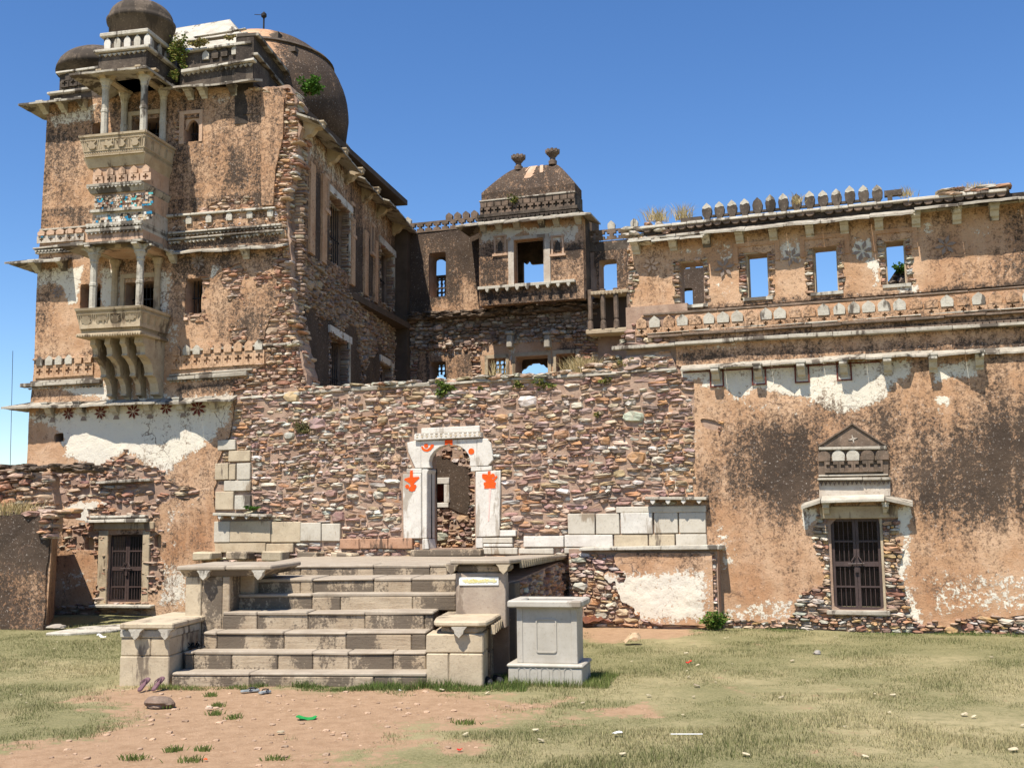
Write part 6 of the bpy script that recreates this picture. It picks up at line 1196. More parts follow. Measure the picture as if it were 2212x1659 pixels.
# screens at the outer side of the rooms
YS = 1.7; sb = lambda p, q: bb(p, q, YS)
def cusp(U, Z, b): cx = (b[0]+b[2])/2; w = (b[2]-b[0])/2; t = np.clip(np.abs(U-cx)/w, 0, 1); top = b[3]-.30*(b[3]-b[1])*t**1.5+.05*np.abs(np.sin(t*9)); return np.minimum(sdbox(U, Z, *b), top-Z)
so_ = [sb(c5(340, 797), c5(428, 896)), sb(c5(920, 795), c5(1065, 990)), sb(c5(340, 1543), c5(428, 1640)), sb(c5(905, 1470), c5(1100, 1640))]
ja = [sb(c5(340, 920), c5(428, 1034)), sb(c5(340, 1478), c5(428, 1540)), sb(c5(740, 1450), c5(815, 1530))]
def scr(U, Z):
    f = sdbox(U, Z, .05, 5, 7.1, 12.9)
    for i, b in enumerate(so_): f = np.minimum(f, -cusp(U, Z, b) if i != 1 else -np.maximum(sdbox(U, Z, b[0]+.18, b[1], b[2], b[3]-.22), sdbox(U, Z, b[0], b[1], b[0]+.3, b[3]-.06-.5*np.abs(np.sin((U-b[0])*14))*.25)))
    for b in ja:
        s = .165; a = (U-b[0])/s; c_ = (Z-b[1])/s; g = np.minimum(np.abs(a-np.round(a))-.10, np.abs(c_-np.round(c_))-.10)*s; inn = sdbox(U, Z, *b)
        f = np.minimum(f, -np.minimum(inn, g))
    return f
sheet('outer_screen', 'stained_panel', court, B, (0, 5, 7.2, 13), .035, scr, YS, .16, rough=.0)
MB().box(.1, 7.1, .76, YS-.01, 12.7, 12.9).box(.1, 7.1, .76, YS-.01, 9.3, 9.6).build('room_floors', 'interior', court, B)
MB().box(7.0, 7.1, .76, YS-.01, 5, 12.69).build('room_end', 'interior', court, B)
# parapet of crosses with a few pale merlon tips
u0_, u1_ = B.L(872, 487)[0], B.L(1034, 470)[0]; n = 9; stp = (u1_-u0_)/n; zpar = ZT-.30
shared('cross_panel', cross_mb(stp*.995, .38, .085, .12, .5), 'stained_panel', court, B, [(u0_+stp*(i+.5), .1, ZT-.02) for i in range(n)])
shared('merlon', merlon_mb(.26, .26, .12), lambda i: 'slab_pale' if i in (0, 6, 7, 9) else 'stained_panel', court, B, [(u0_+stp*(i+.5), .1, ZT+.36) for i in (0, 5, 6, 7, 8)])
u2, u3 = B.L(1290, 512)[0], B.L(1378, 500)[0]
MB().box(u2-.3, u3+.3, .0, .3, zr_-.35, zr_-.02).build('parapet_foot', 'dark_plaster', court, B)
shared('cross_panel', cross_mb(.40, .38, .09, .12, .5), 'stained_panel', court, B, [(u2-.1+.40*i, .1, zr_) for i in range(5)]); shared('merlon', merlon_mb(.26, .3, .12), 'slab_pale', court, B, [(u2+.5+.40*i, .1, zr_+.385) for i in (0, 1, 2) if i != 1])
# pavilion: projecting room, eave, attic, hipped roof, two finials
pu0, pu1 = B.L(*c5(640, 900), -1.)[0], B.L(*c5(1312, 900), -1.)[0]; pz1 = B.L(*c5(950, 590), -1.)[1]
PB = lambda *p: [B.L(*c5(*q), -1.) for q in p]
sheet('pavilion_front', 'plaster', court, B, (pu0-.1, 9.5, pu1+.1, pz1+.3), .06, lambda U, Z: np.minimum(sdbox(U, Z, pu0, ZF, pu1, pz1+.2), -sdbox(U, Z, *hw['pv'])), -1., .35,
      [(0, PB((640, 600), (1290, 560), (1270, 690), (1200, 700), (1090, 690), (930, 640), (860, 640), (740, 680), (640, 720)), .3, .7), (0, PB((800, 600), (900, 610), (860, 660), (840, 950), (800, 900)), .2, .4), (1, PB((640, 820), (830, 810), (830, 960), (640, 970)), .3, .62), (1, PB((640, 700), (800, 690), (800, 830), (640, 830)), .3, .4), (1, PB((1090, 700), (1300, 690), (1300, 930), (1090, 930)), .5, .42), (1, PB((640, 990), (870, 980), (1040, 1000), (1300, 930), (1300, 1090), (640, 1110)), .4, .6), (1, PB((1200, 700), (1300, 690), (1300, 800), (1200, 790)), .2, .4)], .008, base=(0, .24, 0))
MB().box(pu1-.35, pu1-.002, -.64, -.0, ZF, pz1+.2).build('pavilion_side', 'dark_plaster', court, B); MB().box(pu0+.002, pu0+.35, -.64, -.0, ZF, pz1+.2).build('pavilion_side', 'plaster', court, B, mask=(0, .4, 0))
h = hw['pv']; MB().box(h[0]-.2, h[0]-.003, -1.05, -.6, h[1], h[3]).build('window_jamb', 'pale_plaster', court, B); MB().box(h[2]+.003, h[2]+.24, -1.05, -.6, h[1], h[3]).build('window_jamb', 'pale_plaster', court, B); MB().box(h[0]-.1, h[2]+.2, -1.045, -.6, h[3]+.003, h[3]+.12).build('window_head', 'pale_plaster', court, B)
sl_a, sl_b = B.L(*c5(630, 975), -1.15), B.L(*c5(1255, 925), -1.15); beam(court, B, sl_a, sl_b, .10, .2, -1., 'slab_pale', 'sill_slab', 1.1); shared('sill_pendant', MB().prism([(-.06, 0), (.06, 0), (.05, -.07), (0, -.13), (-.05, -.07)], -.06, .06), 'slab_pale', court, B, [(sl_a[0]+.35+.36*i, -1.15, sl_a[1]-.10) for i in range(9)])
for x in (775, 1145):
    u, z = B.L(*c5(x, 710), -1.); MB().box(u-.22, u-.16, -1.05, -.98, z-.28, z+.3).box(u+.16, u+.22, -1.05, -.98, z-.28, z+.3).box(u-.24, u+.24, -1.06, -.98, z+.301, z+.36).box(u-.28, u+.28, -1.06, -.98, z-.36, z-.281).build('niche_frame', 'pink_plaster', court, B); MB().prism([(u-.09, z-.2), (u+.09, z-.2), (u+.09, z+.06), (u, z+.2), (u-.09, z+.06)], -1.012, -.99).build('niche_back', 'dark_plaster', court, B)
eL, eR = B.L(984, 492, -1.55)[0], B.L(*c5(1355, 505), -1.55)[0]; ez = (B.L(984, 492, -1.55)[1]+B.L(*c5(1355, 505), -1.55)[1])/2
canopy_root = court
def eave3(part, fr, uA, uB, w, wi, z, rise, inA, inB, mat='slab'):
    eave(part, fr, uA, uB, z, w-wi, rise, .07, -wi, mat, 1.0, 'eave_slab', inA, inB, jit=.01)
    for ua, ui in ((uB, uB-inB), (uA, uA+inA)): MB().add([(ua, -w, z), (ua, -.1, z), (ui, -.1, z+rise), (ui, -wi+.01, z+rise), (ua, -w, z+.06), (ua, -.1, z+.06), (ui, -.1, z+rise+.07), (ui, -wi+.01, z+rise+.07)], [(3, 2, 1, 0), (4, 5, 6, 7), (0, 1, 5, 4), (1, 2, 6, 5), (2, 3, 7, 6), (3, 0, 4, 7)]).build('eave_slab', mat, part, fr)
eave3(court, B, eL, eR, 1.55, 1.0, ez, .2, .5, .55)
for x, y in ((660, 610), (760, 600), (875, 585), (1035, 572), (1130, 560), (1270, 545)): u, z = B.L(*c5(x, y), -1.2); bracket(court, B, u, ez+.12, .2, .36, .28, -1.)
pa0, pa1 = B.L(*q2(890, 1400), -.85)[0], B.L(*q2(1525, 1350), -.85)[0]; Zp = lambda y: B.L(*q2(1510, y), -.85)[1]
MB().box(pa0, pa1, -.88, .3, ez+.12, Zp(1355)).build('attic_base', 'dark_plaster', court, B); saw(court, B, (pa0, Zp(1362)), (pa1, Zp(1362)), -.88, .05, .12, .16, 'black_plaster', 'scalloped_trim', True)
pi0, pi1 = B.L(*q2(900, 1340), -.8)[0], B.L(*q2(1515, 1290), -.8)[0]
MB().box(pa0-.04, pa1+.04, -.93, .32, Zp(1355)+.001, Zp(1335)).build('attic_cornice', 'dark_plaster', court, B); MB().box(pi0, pi1, -.76, .22, Zp(1335)+.001, Zp(1243)).build('attic', 'dark_plaster', court, B)
n = 13; stp = (pi1-pi0)/n; shared('cross_panel', cross_mb(stp*.99, .26, .07, .07, .5), 'stained_panel', court, B, [(pi0+stp*(i+.5), -.77, Zp(1333)) for i in range(n)]); shared('merlon', merlon_mb(.24, .34, .08), 'stained_panel', court, B, [(pi0+stp*(i+.5), -.77, Zp(1333)+.265) for i in range(n)])
beam(court, B, (pi0-.03, Zp(1237)), (pi1+.03, Zp(1237)), .06, .12, -.76, 'slab', step=.8)
hz0 = Zp(1237); hz1 = B.L(*q2(1510, 1190), -.7)[1]; r0, r1 = B.L(*q2(1128, 1095), -.25), B.L(*q2(1388, 1062), -.25); rz_ = (r0[1]+r1[1])/2
m = MB(); A0 = (pi0+.02, -.72); A1 = (pi1-.02, -.72); A2 = (pi1-.02, .2); A3 = (pi0+.02, .2); v = [(*p, hz0) for p in (A0, A1, A2, A3)]+[(*p, hz1) for p in (A0, A1, A2, A3)]; ym = -.25
def rf2(k):
    w = 1-k; return [(A0[0]+(r0[0]-A0[0])*k, -.72+(ym+.72)*k), (A1[0]+(r1[0]-A1[0])*k, -.72+(ym+.72)*k), (A1[0]+(r1[0]-A1[0])*k, (.2-(.2-ym)*k)), (A0[0]+(r0[0]-A0[0])*k, (.2-(.2-ym)*k))]
lv = [(0, hz1)]+[(k, hz1+(rz_-hz1)*(1-(1-k)**1.25)) for k in np.linspace(.15, 1, 6)]
for k, z in lv[1:]: v += [(*p, z) for p in rf2(k)]
f = [];
for L_ in range(len(v)//4-1):
    for k in range(4): f.append((L_*4+k, L_*4+(k+1) % 4, L_*4+4+(k+1) % 4, L_*4+4+k))
roof = m.add(v, f).build('hipped_roof', 'plaster', court, B)
_c = np.array([q.co[:] for q in roof.data.vertices]); setcol(roof.data, 'mask', np.tile((0, .95, 0), (len(_c), 1)))
stk = MB()
def ronf(fx, k): q = rf2(k); return (q[0][0]+(q[1][0]-q[0][0])*fx, q[0][1]-.012, hz1+(rz_-hz1)*(1-(1-k)**1.25)+.012)
for fa, fb, kb in ((.40, .56, .38), (.62, .70, .55), (.36, .39, .7)):
    ks = np.linspace(1, kb, 6)
    for i in range(5): wv = .6+.4*(1-i/5); stk.add([ronf(fa, ks[i]), ronf(fa+(fb-fa)*(.9 if i else 1), ks[i]), ronf(fa+(fb-fa)*.9*wv, ks[i+1]), ronf(fa+(fb-fa)*.1*i/5, ks[i+1])], [(3, 2, 1, 0)])
stk.build('bare_plaster_streak', 'pink_plaster', roof, B)
fin = MB().lathe([(.22, -.1), (.24, .10), (.17, .14), (.15, .3), (.2, .34), (.26, .42), (.34, .5), (.38, .62), (.36, .70), (.26, .74), (.1, .76)], 14)
for k in range(9): a = 2*pi*k/9; fin.box(.33*cos(a)-.06, .33*cos(a)+.06, .33*sin(a)-.06, .33*sin(a)+.06, .54, .74)
shared('lotus_finial', fin, 'stained_panel', court, B, [(r0[0]+.12, ym, rz_-.02, .64), (r1[0]-.1, ym, rz_+.04, .64)])
# small overhanging latrine balcony at the joint of range and wing
jb = lambda x, y, yy=-.7: B.L(*c5(x, y), yy); a, b = jb(1405, 1002), jb(1597, 990); z2 = (a[1]+b[1])/2
box_ = MB().box(a[0]-.25, b[0]+.1, -.78, -.002, z2-.12, z2).build('overhang_slab', 'sandstone', court, B, bevel=.02); saw(court, B, (a[0]-.25, z2-.02), (b[0]+.1, z2-.02), -.78, .012, .14, .12, 'sandstone', 'drip_trim'); zl2 = jb(1400, 1265)[1]
MB().box(a[0]-.45, b[0]+.1, -.74, -.003, zl2-.06, zl2+.10).build('lower_slab', 'sandstone', court, B, bevel=.02); MB().box(a[0]-.4, b[0]+.05, -.1, -.001, zl2+.1, z2-.12).build('overhang_back', 'interior', court, B)
shared('overhang_post', MB().lathe([(.10, 0), (.09, .25), (.06, .3), (.08, .36), (.085, 1.1), (.10, 1.35), (.09, z2-zl2-.225)], 7), 'stained_panel', court, B, [(a[0]-.3+(b[0]-a[0]+.32)*i/3, -.66, zl2+.10) for i in range(4)])

# ================================================================== RUINED SIDE WALL
_p = gp(95, 1358, .05); LW = Fr(_p, 10)
lwall = root('ruined_side_wall', 'broken blackened wall with dry grass on its ledge at the edge of the lawn', 'wall', LW, kind='thing')
lz = lambda x, y, yy=0.: LW.L(*c3(x, y), yy)
zb1 = lz(100, 490)[1]; lo = [lz(-400, 1300), lz(262, 1300), lz(268, 1100), lz(285, 800), lz(315, 570), lz(290, 520), lz(200, 500), lz(0, 470), lz(-400, 470)]
def lwf(U, Z): f = sdpoly(U, Z, lo); return np.where(U > -2.5, f+rag(U, Z, .08, 3), f)
sheet('wall_plaster', 'plaster', lwall, LW, (-4.5, -.2, .8, 2.8), .06, lwf, 0, .06, [(1, [lz(*p) for p in [(-400, 480), (320, 500), (300, 830), (-400, 780)]], .4, .5), (2, [lz(*p) for p in [(-400, 780), (320, 800), (300, 1300), (-400, 1300)]], .4, .6)], .012, base=(0, .80, .4))
hi = [lz(-400, 1300, .3), lz(270, 1300, .3), lz(290, 480, .3), lz(285, 420, .3), lz(262, 240, .3), lz(120, 222, .3), lz(0, 215, .3), lz(-400, 205, .3)]
_bk = LW.local(np.array([[*gp(117, 1330, .05)[:2], 0]]))[0]; zt0, zt1 = lz(280, 505)[1], T.L(117, 1100)[1]
_f0 = lz(266, 1300)[0]; MB().hexa([(-4.5, .056, -.1), (_f0, .056, -.1), (_bk[0], _bk[1], -.1), (-4.5, _bk[1], -.1), (-4.5, .056, zt0), (_f0+.1, .056, zt0), (_bk[0]+.02, _bk[1], zt0), (-4.5, _bk[1], zt0)]).build('masonry_core', 'plaster', lwall, LW, mask=(.1, .45, .3))
def hif(U, Z): return sdpoly(U, Z, hi)+rag(U, Z, .14, 4)
sheet('upper_masonry', 'mortar', lwall, LW, (-4.5, 2, 1.2, 4.3), .09, lambda U, Z: np.minimum(hif(U, Z), Z-2.2), .62, .3, rough=.02)
its = lay(lambda U, Z: np.minimum(hif(U, Z), Z-2.35), (-3.6, 2.3, 1.2, 3.9), .58, rng=(.07, .15), proud=.10, seed=41, nbig=30, bigsz=(.2, .45)); 
its += [(RNG.uniform(-3.4, .3), RNG.uniform(.1, .6), zb1+RNG.uniform(-.06, .08), RNG.uniform(.2, .5), .35, RNG.uniform(.07, .15), RNG.uniform(-.1, .1)) for _ in range(40)]
its += [(LW.L(*c3(285+RNG.uniform(-15, 18), y))[0], RNG.uniform(.02, .2), lz(300, y)[1], RNG.uniform(.2, .35), .4, RNG.uniform(.06, .12), 0) for y in range(500, 640, 12)]
stones(its, lwall, LW, 130, pal=REDPAL, mass='small_stones')
its = [(RNG.uniform(-3.5, .55), RNG.uniform(.6, 1.2), lz(100, 218, .6)[1]+RNG.uniform(-.05, .12), RNG.uniform(.2, .5), .4, RNG.uniform(.06, .14), 0, (.10, .075, .055)) for _ in range(50)]; stones(its, lwall, LW, 0, mass='dark_top_stones')

# ================================================================== STAIRCASE
stair = root('stone_staircase', 'broad stone stair with stained risers leading to the marble gate', 'staircase', ST, kind='thing')
sL = lambda x, y, yy=0.: ST.L(*qs(x, y), yy)
RY = [0., .38, .69, 1.09, 1.55, 1.82, 2.85]; RZ = [.23, .49, .75, 1.01, 1.26, 1.49, 1.655]
cutx = [[300, 640, 1180, 1412], [357, 395, 561, 762, 915, 1071, 1265, 1408], [438, 497, 790, 1060, 1345, 1408], [520, 672, 893, 1142, 1400, 1440], [550, 912, 1036, 1350, 1538], [560, 660, 860, 915, 1180, 1345, 1540], [735, 862, 1180, 1425, 1500]]
mid = [(625, 680), (532, 612), (446, 520), (362, 435), (281, 352), (210, 282), (145, 200)]
for k in range(7):
    y0 = RY[k]; y1 = RY[k+1]+.25 if k < 6 else y0+.6; zb = RZ[k-1]-.02 if k else -.05; us = [sL(x, mid[k][0], y0)[0] for x in cutx[k]]
    for i in range(len(us)-1):
        j = RNG.uniform(-.012, .012, 3); MB().box(us[i]+.004, us[i+1]-.004, y0+j[0], y0+.26, zb, RZ[k]-.052+j[1]*.2).build('riser_block', 'step_stone', stair, ST, bevel=.014)
    us2 = [us[0]]+[u for u in us[1:-1] if RNG.random() < .55]+[us[-1]]
    for i in range(len(us2)-1): MB().box(us2[i]+.003, us2[i+1]-.003, y0-.018+RNG.uniform(-.008, .008), y1+.1, RZ[k]-.05, RZ[k]+RNG.uniform(-.008, .008), j=.009).build('tread_slab', 'tread_stone', stair, ST, bevel=.016)
    MB().box(us[0]+.02, us[-1]-.02, y0+.262, y1+.3, zb, RZ[k]-.06).build('fill', 'mortar', stair, ST)
def cap(poly, z0, z1, mat='pedestal_stone', name='cap_slab'):
    o = MB().slabpoly(poly, z0, z1).build(name, mat, stair, ST, bevel=.02); return o
pendant = MB().prism([(-.11, 0), (.11, 0), (.07, -.045), (.06, -.09), (0, -.15), (-.06, -.09), (-.07, -.045)], -.09, .06)
# lower left wing wall
a0, a1 = sL(72, 600)[0], sL(287, 600)[0]; zc = sL(200, 407)[1]; back = 1.86; zl1 = sL(200, 472)[1]; zl0 = sL(200, 438)[1]; zm = sL(200, 553)[1]
um = (a0+a1)/2+.09
for nm, u0_, u1_, z0, z1 in (('pedestal_block', a0, a1, -.1, zm-.004), ('pedestal_block', a0+.01, um-.004, zm, zl1-.004), ('pedestal_block', um, a1-.004, zm, zl1-.004)): MB().box(u0_, u1_, 0, .62, z0, z1, j=.004).build(nm, 'pedestal_stone', stair, ST, bevel=.014)
for z0, z1, c_ in ((-.1, zm-.01, (.625, 1.1, back)), (zm-.006, zl1-.004, (.625, .95, 1.4, back))):
    for i in range(len(c_)-1): MB().box(a0+.02, a1-.006, c_[i]+.003, c_[i+1]-.003, z0, z1).build('pedestal_block', 'pedestal_stone', stair, ST, bevel=.014)
for c_ in ((-.02, .75), (.755, back)): MB().box(a0-.0, a1+.015, c_[0], c_[1], zl1, zl0-.004).build('ledge_slab', 'slab_pale', stair, ST, bevel=.012)
b0, b1 = sL(92, 405)[0], sL(302, 405)[0]
for c_ in ((-.09, 1.0), (1.006, back)): MB().box(b0-.03, b1+.05, c_[0], c_[1], zc-.085, zc).build('cap_slab', 'pedestal_stone', stair, ST, bevel=.018); MB().hexa([(b0+.04, c_[0]+.08, zl0), (b1-.03, c_[0]+.08, zl0), (b1-.03, c_[1]-.002, zl0), (b0+.04, c_[1]-.002, zl0), (b0-.0, c_[0]+.03, zc-.088), (b1+.02, c_[0]+.03, zc-.088), (b1+.02, c_[1]-.002, zc-.088), (b0-.0, c_[1]-.002, zc-.088)]).build('cap_moulding', 'slab_pale', stair, ST)
shared('cap_pendant', pendant, 'slab_pale', stair, ST, [(sL(158, 415)[0], -.05, zc-.088), (b1-.05, -.05, zc-.088)])
# lower right wing wall, with its broken cap
a0, a1 = sL(1408, 600)[0], sL(1657, 600)[0]; zl1 = sL(1530, 457)[1]; zm = sL(1530, 540)[1]; zcr = sL(1500, 400)[1]
for u0_, u1_, z0, z1 in ((a0, sL(1508, 600)[0]-.004, -.1, zm-.004), (sL(1508, 600)[0], a1, -.1, zm-.004), (a0, a1, zm, zl1)): MB().box(u0_, u1_, 0, .55, z0, z1, j=.006).build('pedestal_block', 'pedestal_stone', stair, ST, bevel=.018)
for z0, z1, c_ in ((-.1, .42, (.555, 1.0, 1.5, 2.2)), (.424, zl1, (.555, .9, 1.35, 2.2))):
    for i in range(len(c_)-1): MB().box(a0+.02, a1-.01-RNG.uniform(0, .03), c_[i]+.004, c_[i+1]-.004, z0, z1, j=.006).build('pedestal_block', 'step_stone', stair, ST, bevel=.02)
cl, cr = sL(1418, 400)[0], sL(1668, 405)[0]
ct = MB().slabpoly([(cl+.06, .12), (cl+.10, -.02), (cl+.30, -.06), (cl+.52, -.05), (cr-.10, -.09), (cr+.02, -.02), (cr+.06, .4), (cr+.07, .9), (cr+.10, 1.5), (cr+.12, 2.15), (cl+.02, 2.15), (cl, .6)], zcr-.075, zcr).build('cap_slab', 'pedestal_stone', stair, ST, bevel=.02)
MB().slabpoly([(cl+.16, .14), (cl+.36, .02), (cr-.14, .0), (cr-.06, .1), (cr-.02, 2.15), (cl+.1, 2.15)], zl1+.002, zcr-.078).build('cap_moulding', 'step_stone', stair, ST, bevel=.03)
shared('cap_pendant', pendant, 'slab_pale', stair, ST, [(sL(1555, 415)[0], -.02, zcr-.08)])
shared('cap_dentil', MB().box(-.03, .03, -.04, .03, -.13, 0), 'pedestal_stone', stair, ST, [(cr+.08, .25+.21*i, zcr-.078) for i in range(9)])
# upper left pedestal
yu = 1.12; a0, a1 = sL(357, 280, yu)[0], sL(553, 280, yu)[0]; zt_ = sL(450, 160, yu-.1)[1]; zb_ = .2
cuts = [a0, sL(428, 280, yu)[0], sL(520, 280, yu)[0], a1]
for i in range(3): MB().box(cuts[i]+.003, cuts[i+1]-.003, yu+(0 if i != 1 else .02), yu+.5, zb_, zt_-.17, j=.004).build('pedestal_block', 'step_stone' if i else 'pedestal_stone', stair, ST, bevel=.014)
MB().box(a0+.05, a1+.22, yu+.5, 3.4, zb_, zt_-.18).build('pedestal_core', 'step_stone', stair, ST, bevel=.02)
u0_, u1_ = sL(322, 165, yu-.1)[0], sL(735, 160, yu-.1)[0]
for a, b in ((u0_, sL(535, 160, yu-.1)[0]-.003), (sL(535, 160, yu-.1)[0], u1_)): MB().box(a, b, yu-.12, 2.6, zt_-.07, zt_, j=.004).build('cap_slab', 'tread_stone', stair, ST, bevel=.018)
MB().hexa([(a0-.02, yu-.01, zt_-.168), (u1_-.2, yu-.01, zt_-.168), (u1_-.2, 2.5, zt_-.168), (a0-.02, 2.5, zt_-.168), (u0_+.04, yu-.08, zt_-.073), (u1_-.03, yu-.08, zt_-.073), (u1_-.03, 2.5, zt_-.073), (u0_+.04, 2.5, zt_-.073)]).build('cap_moulding', 'step_stone', stair, ST)
shared('cap_pendant', pendant, 'slab_pale', stair, ST, [(sL(453, 180, yu)[0], yu-.07, zt_-.07), (sL(690, 180, yu)[0], yu-.07, zt_-.07)])
# upper right pedestal and the deep side of the landing
yr = 1.14; a0, a1 = sL(1537, 280, yr)[0], sL(1757, 280, yr)[0]; zt_ = sL(1640, 132, yr-.1)[1]; zq_ = sL(1640, 190, yr)[1]; zb_ = sL(1640, 345, yr)[1]
MB().box(a0, a1, yr, yr+.3, zb_-.3, zq_, j=.005).build('pedestal_block', 'step_stone_pale', stair, ST, bevel=.016)
bkp = ST.local(np.array([[*gp(1231, 1199, 1.54)[:2], 1.54]]))[0]; rb = bkp[0]
side = [(a1, yr+.3), (rb-.08, bkp[1]+.3)]
MB().slabpoly([(a0+.05, yr+.302), (a1-.0, yr+.302), (a1+.1, yr+.9), (rb-.12, bkp[1]+.3), (-1.0, bkp[1]+.3), (-1.0, 3.3), (a0+.05, 3.3)], -.1, 1.44).build('landing_core', 'mortar', stair, ST)
SV = Fr(ST.W(a1+.08, yr+.35), 6-90+np.degrees(np.arctan2(rb-.1-a1-.08, bkp[1]-yr-.35))); LV = np.hypot(rb-.1-a1, bkp[1]-yr)
its = lay(lambda U, Z: sdbox(U, Z, .55, .05, LV, 1.42), (0, 0, LV+.2, 1.5), .0, rng=(.06, .14), proud=.06, seed=51, nbig=26, bigsz=(.2, .42)); stones(its, stair, SV, 60, pal=REDPAL, mass='side_rubble')
for i in range(2): MB().box(.0+.27*i, .26+.27*i, -.03, .2, .2, 1.42).build('corner_block', 'step_stone', stair, SV, bevel=.015)
u0_, u1_ = sL(1495, 140, yr-.1)[0], sL(1775, 132, yr-.1)[0]
cp_ = [(u0_, 1.7), (u0_+.05, yr-.02), (u0_+.3, yr-.12), (u1_-.35, yr-.14), (u1_, yr-.14), (u1_+.04, yr+.4), (rb+.02, bkp[1]+.1), (rb-.9, bkp[1]+.1), (u0_+.1, 3.0)]
def slope(poly, z1a, z1b, th, name, mat):
    n = len(poly); zt = [z1a+(z1b-z1a)*np.clip((p[1]-1)/(bkp[1]-1), 0, 1) for p in poly]
    return MB().add([(*p, z-th) for p, z in zip(poly, zt)]+[(*p, z) for p, z in zip(poly, zt)], [tuple(range(n))[::-1], tuple(range(n, 2*n))]+[(i, (i+1) % n, n+(i+1) % n, n+i) for i in range(n)]).build(name, mat, stair, ST, bevel=.018)
slope(cp_, zt_, 1.56, .07, 'landing_edge_slab', 'tread_stone')
MB().slabpoly([(u0_+.14, yr+.02), (u1_-.05, yr+.0), (u1_-.02, yr+.6), (u0_+.1, yr+.6)], zq_+.003, zt_-.075).build('cap_moulding', 'step_stone', stair, ST, bevel=.04)
dent = MB().prism([(-.05, 0), (.05, 0), (.02, -.12), (-.02, -.12)], -.03, .03); shared('cap_dentil', dent, 'pedestal_stone', stair, SV, [(.6+.27*i, -.05, zt_-.06-.02*i*.27) for i in range(int((LV-1)/.27))])
shared('cap_pendant', pendant, 'pedestal_stone', stair, ST, [(sL(1505, 160, yr)[0]+.06, yr-.02, zt_-.075), (sL(1765, 155, yr)[0]-.06, yr-.05, zt_-.075)])
slope([(-1.45, 3.1), (u0_+.3, 3.1), (rb-.8, bkp[1]+.2), (-2.6, bkp[1]+1.0), (-1.9, 5)], 1.62, 1.535, .06, 'landing_paving', 'tread_stone')
for i in range(9): x = 480+i*150; u, z = M.L(*qs(x, 108+RNG.uniform(-4, 4))); MB().box(u-.28, u+.30, -.5, -.08, 1.45, 1.62+RNG.uniform(-.03, .05), j=.03).build('broken_plinth_block', 'step_stone' if i % 2 else 'pedestal_stone', stair, M, bevel=.03) if i < 5 else None
# ---- printed strip pasted on the pedestal
pst = root('printed_strip', 'small white printed strip with faded yellow letters pasted on the stair pedestal', 'sign', ST, kind='thing'); p0, p1 = sL(1552, 244, yr-.01), sL(1724, 208, yr-.01)
MB().box(p0[0], p1[0], yr-.016, yr-.006, p0[1], p1[1]).build('sheet', 'paper', pst, ST); m = MB()
for i in range(26):
    u = p0[0]+.05+(p1[0]-p0[0]-.1)*(i+RNG.random()*.5)/26; h = RNG.uniform(.25, .55)*(p1[1]-p0[1]); z = (p0[1]+p1[1])/2+RNG.uniform(-.012, .012); m.prism([(u, z-h/2), (u+RNG.uniform(.02, .045), z-h*.3), (u+RNG.uniform(.02, .05), z+h/2), (u-.004, z+h*.3)], yr-.0195-.0001*i, yr-.015)
o = m.build('faded_lettering', 'yellow_print', pst, ST); o['kind'] = 'stuff'

# ================================================================== MARBLE PLANTER
_a, _b = gp(1098, 1476, .04), gp(1251, 1484, .04); PLF = Fr(_a, 13); pw = np.hypot(*(_b-_a)[:2]); pdp = .78
plant_ = root('marble_planter', 'grey marble planter pedestal with a moulded rim standing on the grass by the stair', 'planter', PLF)
zp = lambda y: PLF.L(1175, 1105.4+y/1.7225, .0)[1]
MB().box(0, pw, 0, pdp, -.05, zp(581)).build('base', 'planter_marble', plant_, PLF, bevel=.012)
MB().box(-.02, pw+.02, -.02, pdp+.02, zp(581)+.001, zp(566)).build('base_moulding', 'planter_marble', plant_, PLF, bevel=.02)
i0, i1 = .13, pw-.09
MB().box(i0, i1, .10, pdp-.10, zp(566)+.001, zp(357)).build('body', 'planter_marble', plant_, PLF, bevel=.006)
for u in (i0-.012, i1-.075): MB().box(u, u+.087, .088, .175, zp(566)+.002, zp(357)-.001).build('corner_pilaster', 'planter_marble', plant_, PLF, bevel=.006)
rim = MB(); zr0, zr1 = zp(357)+.001, zp(330); t = .15
for bx_ in ((i0-.13, i1+.10, -.03, .14), (i0-.13, i1+.10, pdp-.12, pdp+.03), (i0-.13, i0+.06, .141, pdp-.121), (i1-.08, i1+.10, .141, pdp-.121)): rim.box(*bx_, zr0, zr1)
rim_o = rim.build('rim', 'planter_marble', plant_, PLF, bevel=.02)
MB().box(i0+.02, i1-.02, .12, pdp-.12, zr0-.02, zr0+.012).build('planting_soil', 'interior', plant_, PLF)
fr_ = MB(); u0_, u1_ = PLF.L(*q2(0, 0))[0], 0; pc = (i0+i1)/2-.01; zc_ = (zp(400)+zp(527))/2; hh = (zp(400)-zp(527))/2; ww = .155
for r0_, r1_ in ((1, .93),):
    pts = []; 
    for sx, sz, aa in ((1, -1, -pi/2), (1, 1, 0), (-1, 1, pi/2), (-1, -1, pi)):
        for q in range(4): an = aa+q*pi/6; pts.append((pc+sx*(ww-.04)+.04*cos(an), zc_+sz*(hh-.04)+.04*sin(an)))
    n = len(pts); inn = [(pc+(p[0]-pc)*.9, zc_+(p[1]-zc_)*.94) for p in pts]; v = [(*[p[0]], .085, p[1]) for p in pts]+[(p[0], .085, p[1]) for p in inn]+[(p[0], .101, p[1]) for p in pts]+[(p[0], .101, p[1]) for p in inn]
    fr_.add(v, [(i, (i+1) % n, n+(i+1) % n, n+i) for i in range(n)]+[(i, 2*n+i, 2*n+(i+1) % n, (i+1) % n) for i in range(n)]+[(n+i, n+(i+1) % n, 3*n+(i+1) % n, 3*n+i) for i in range(n)])
fr_.build('panel_moulding', 'planter_marble', plant_, PLF)
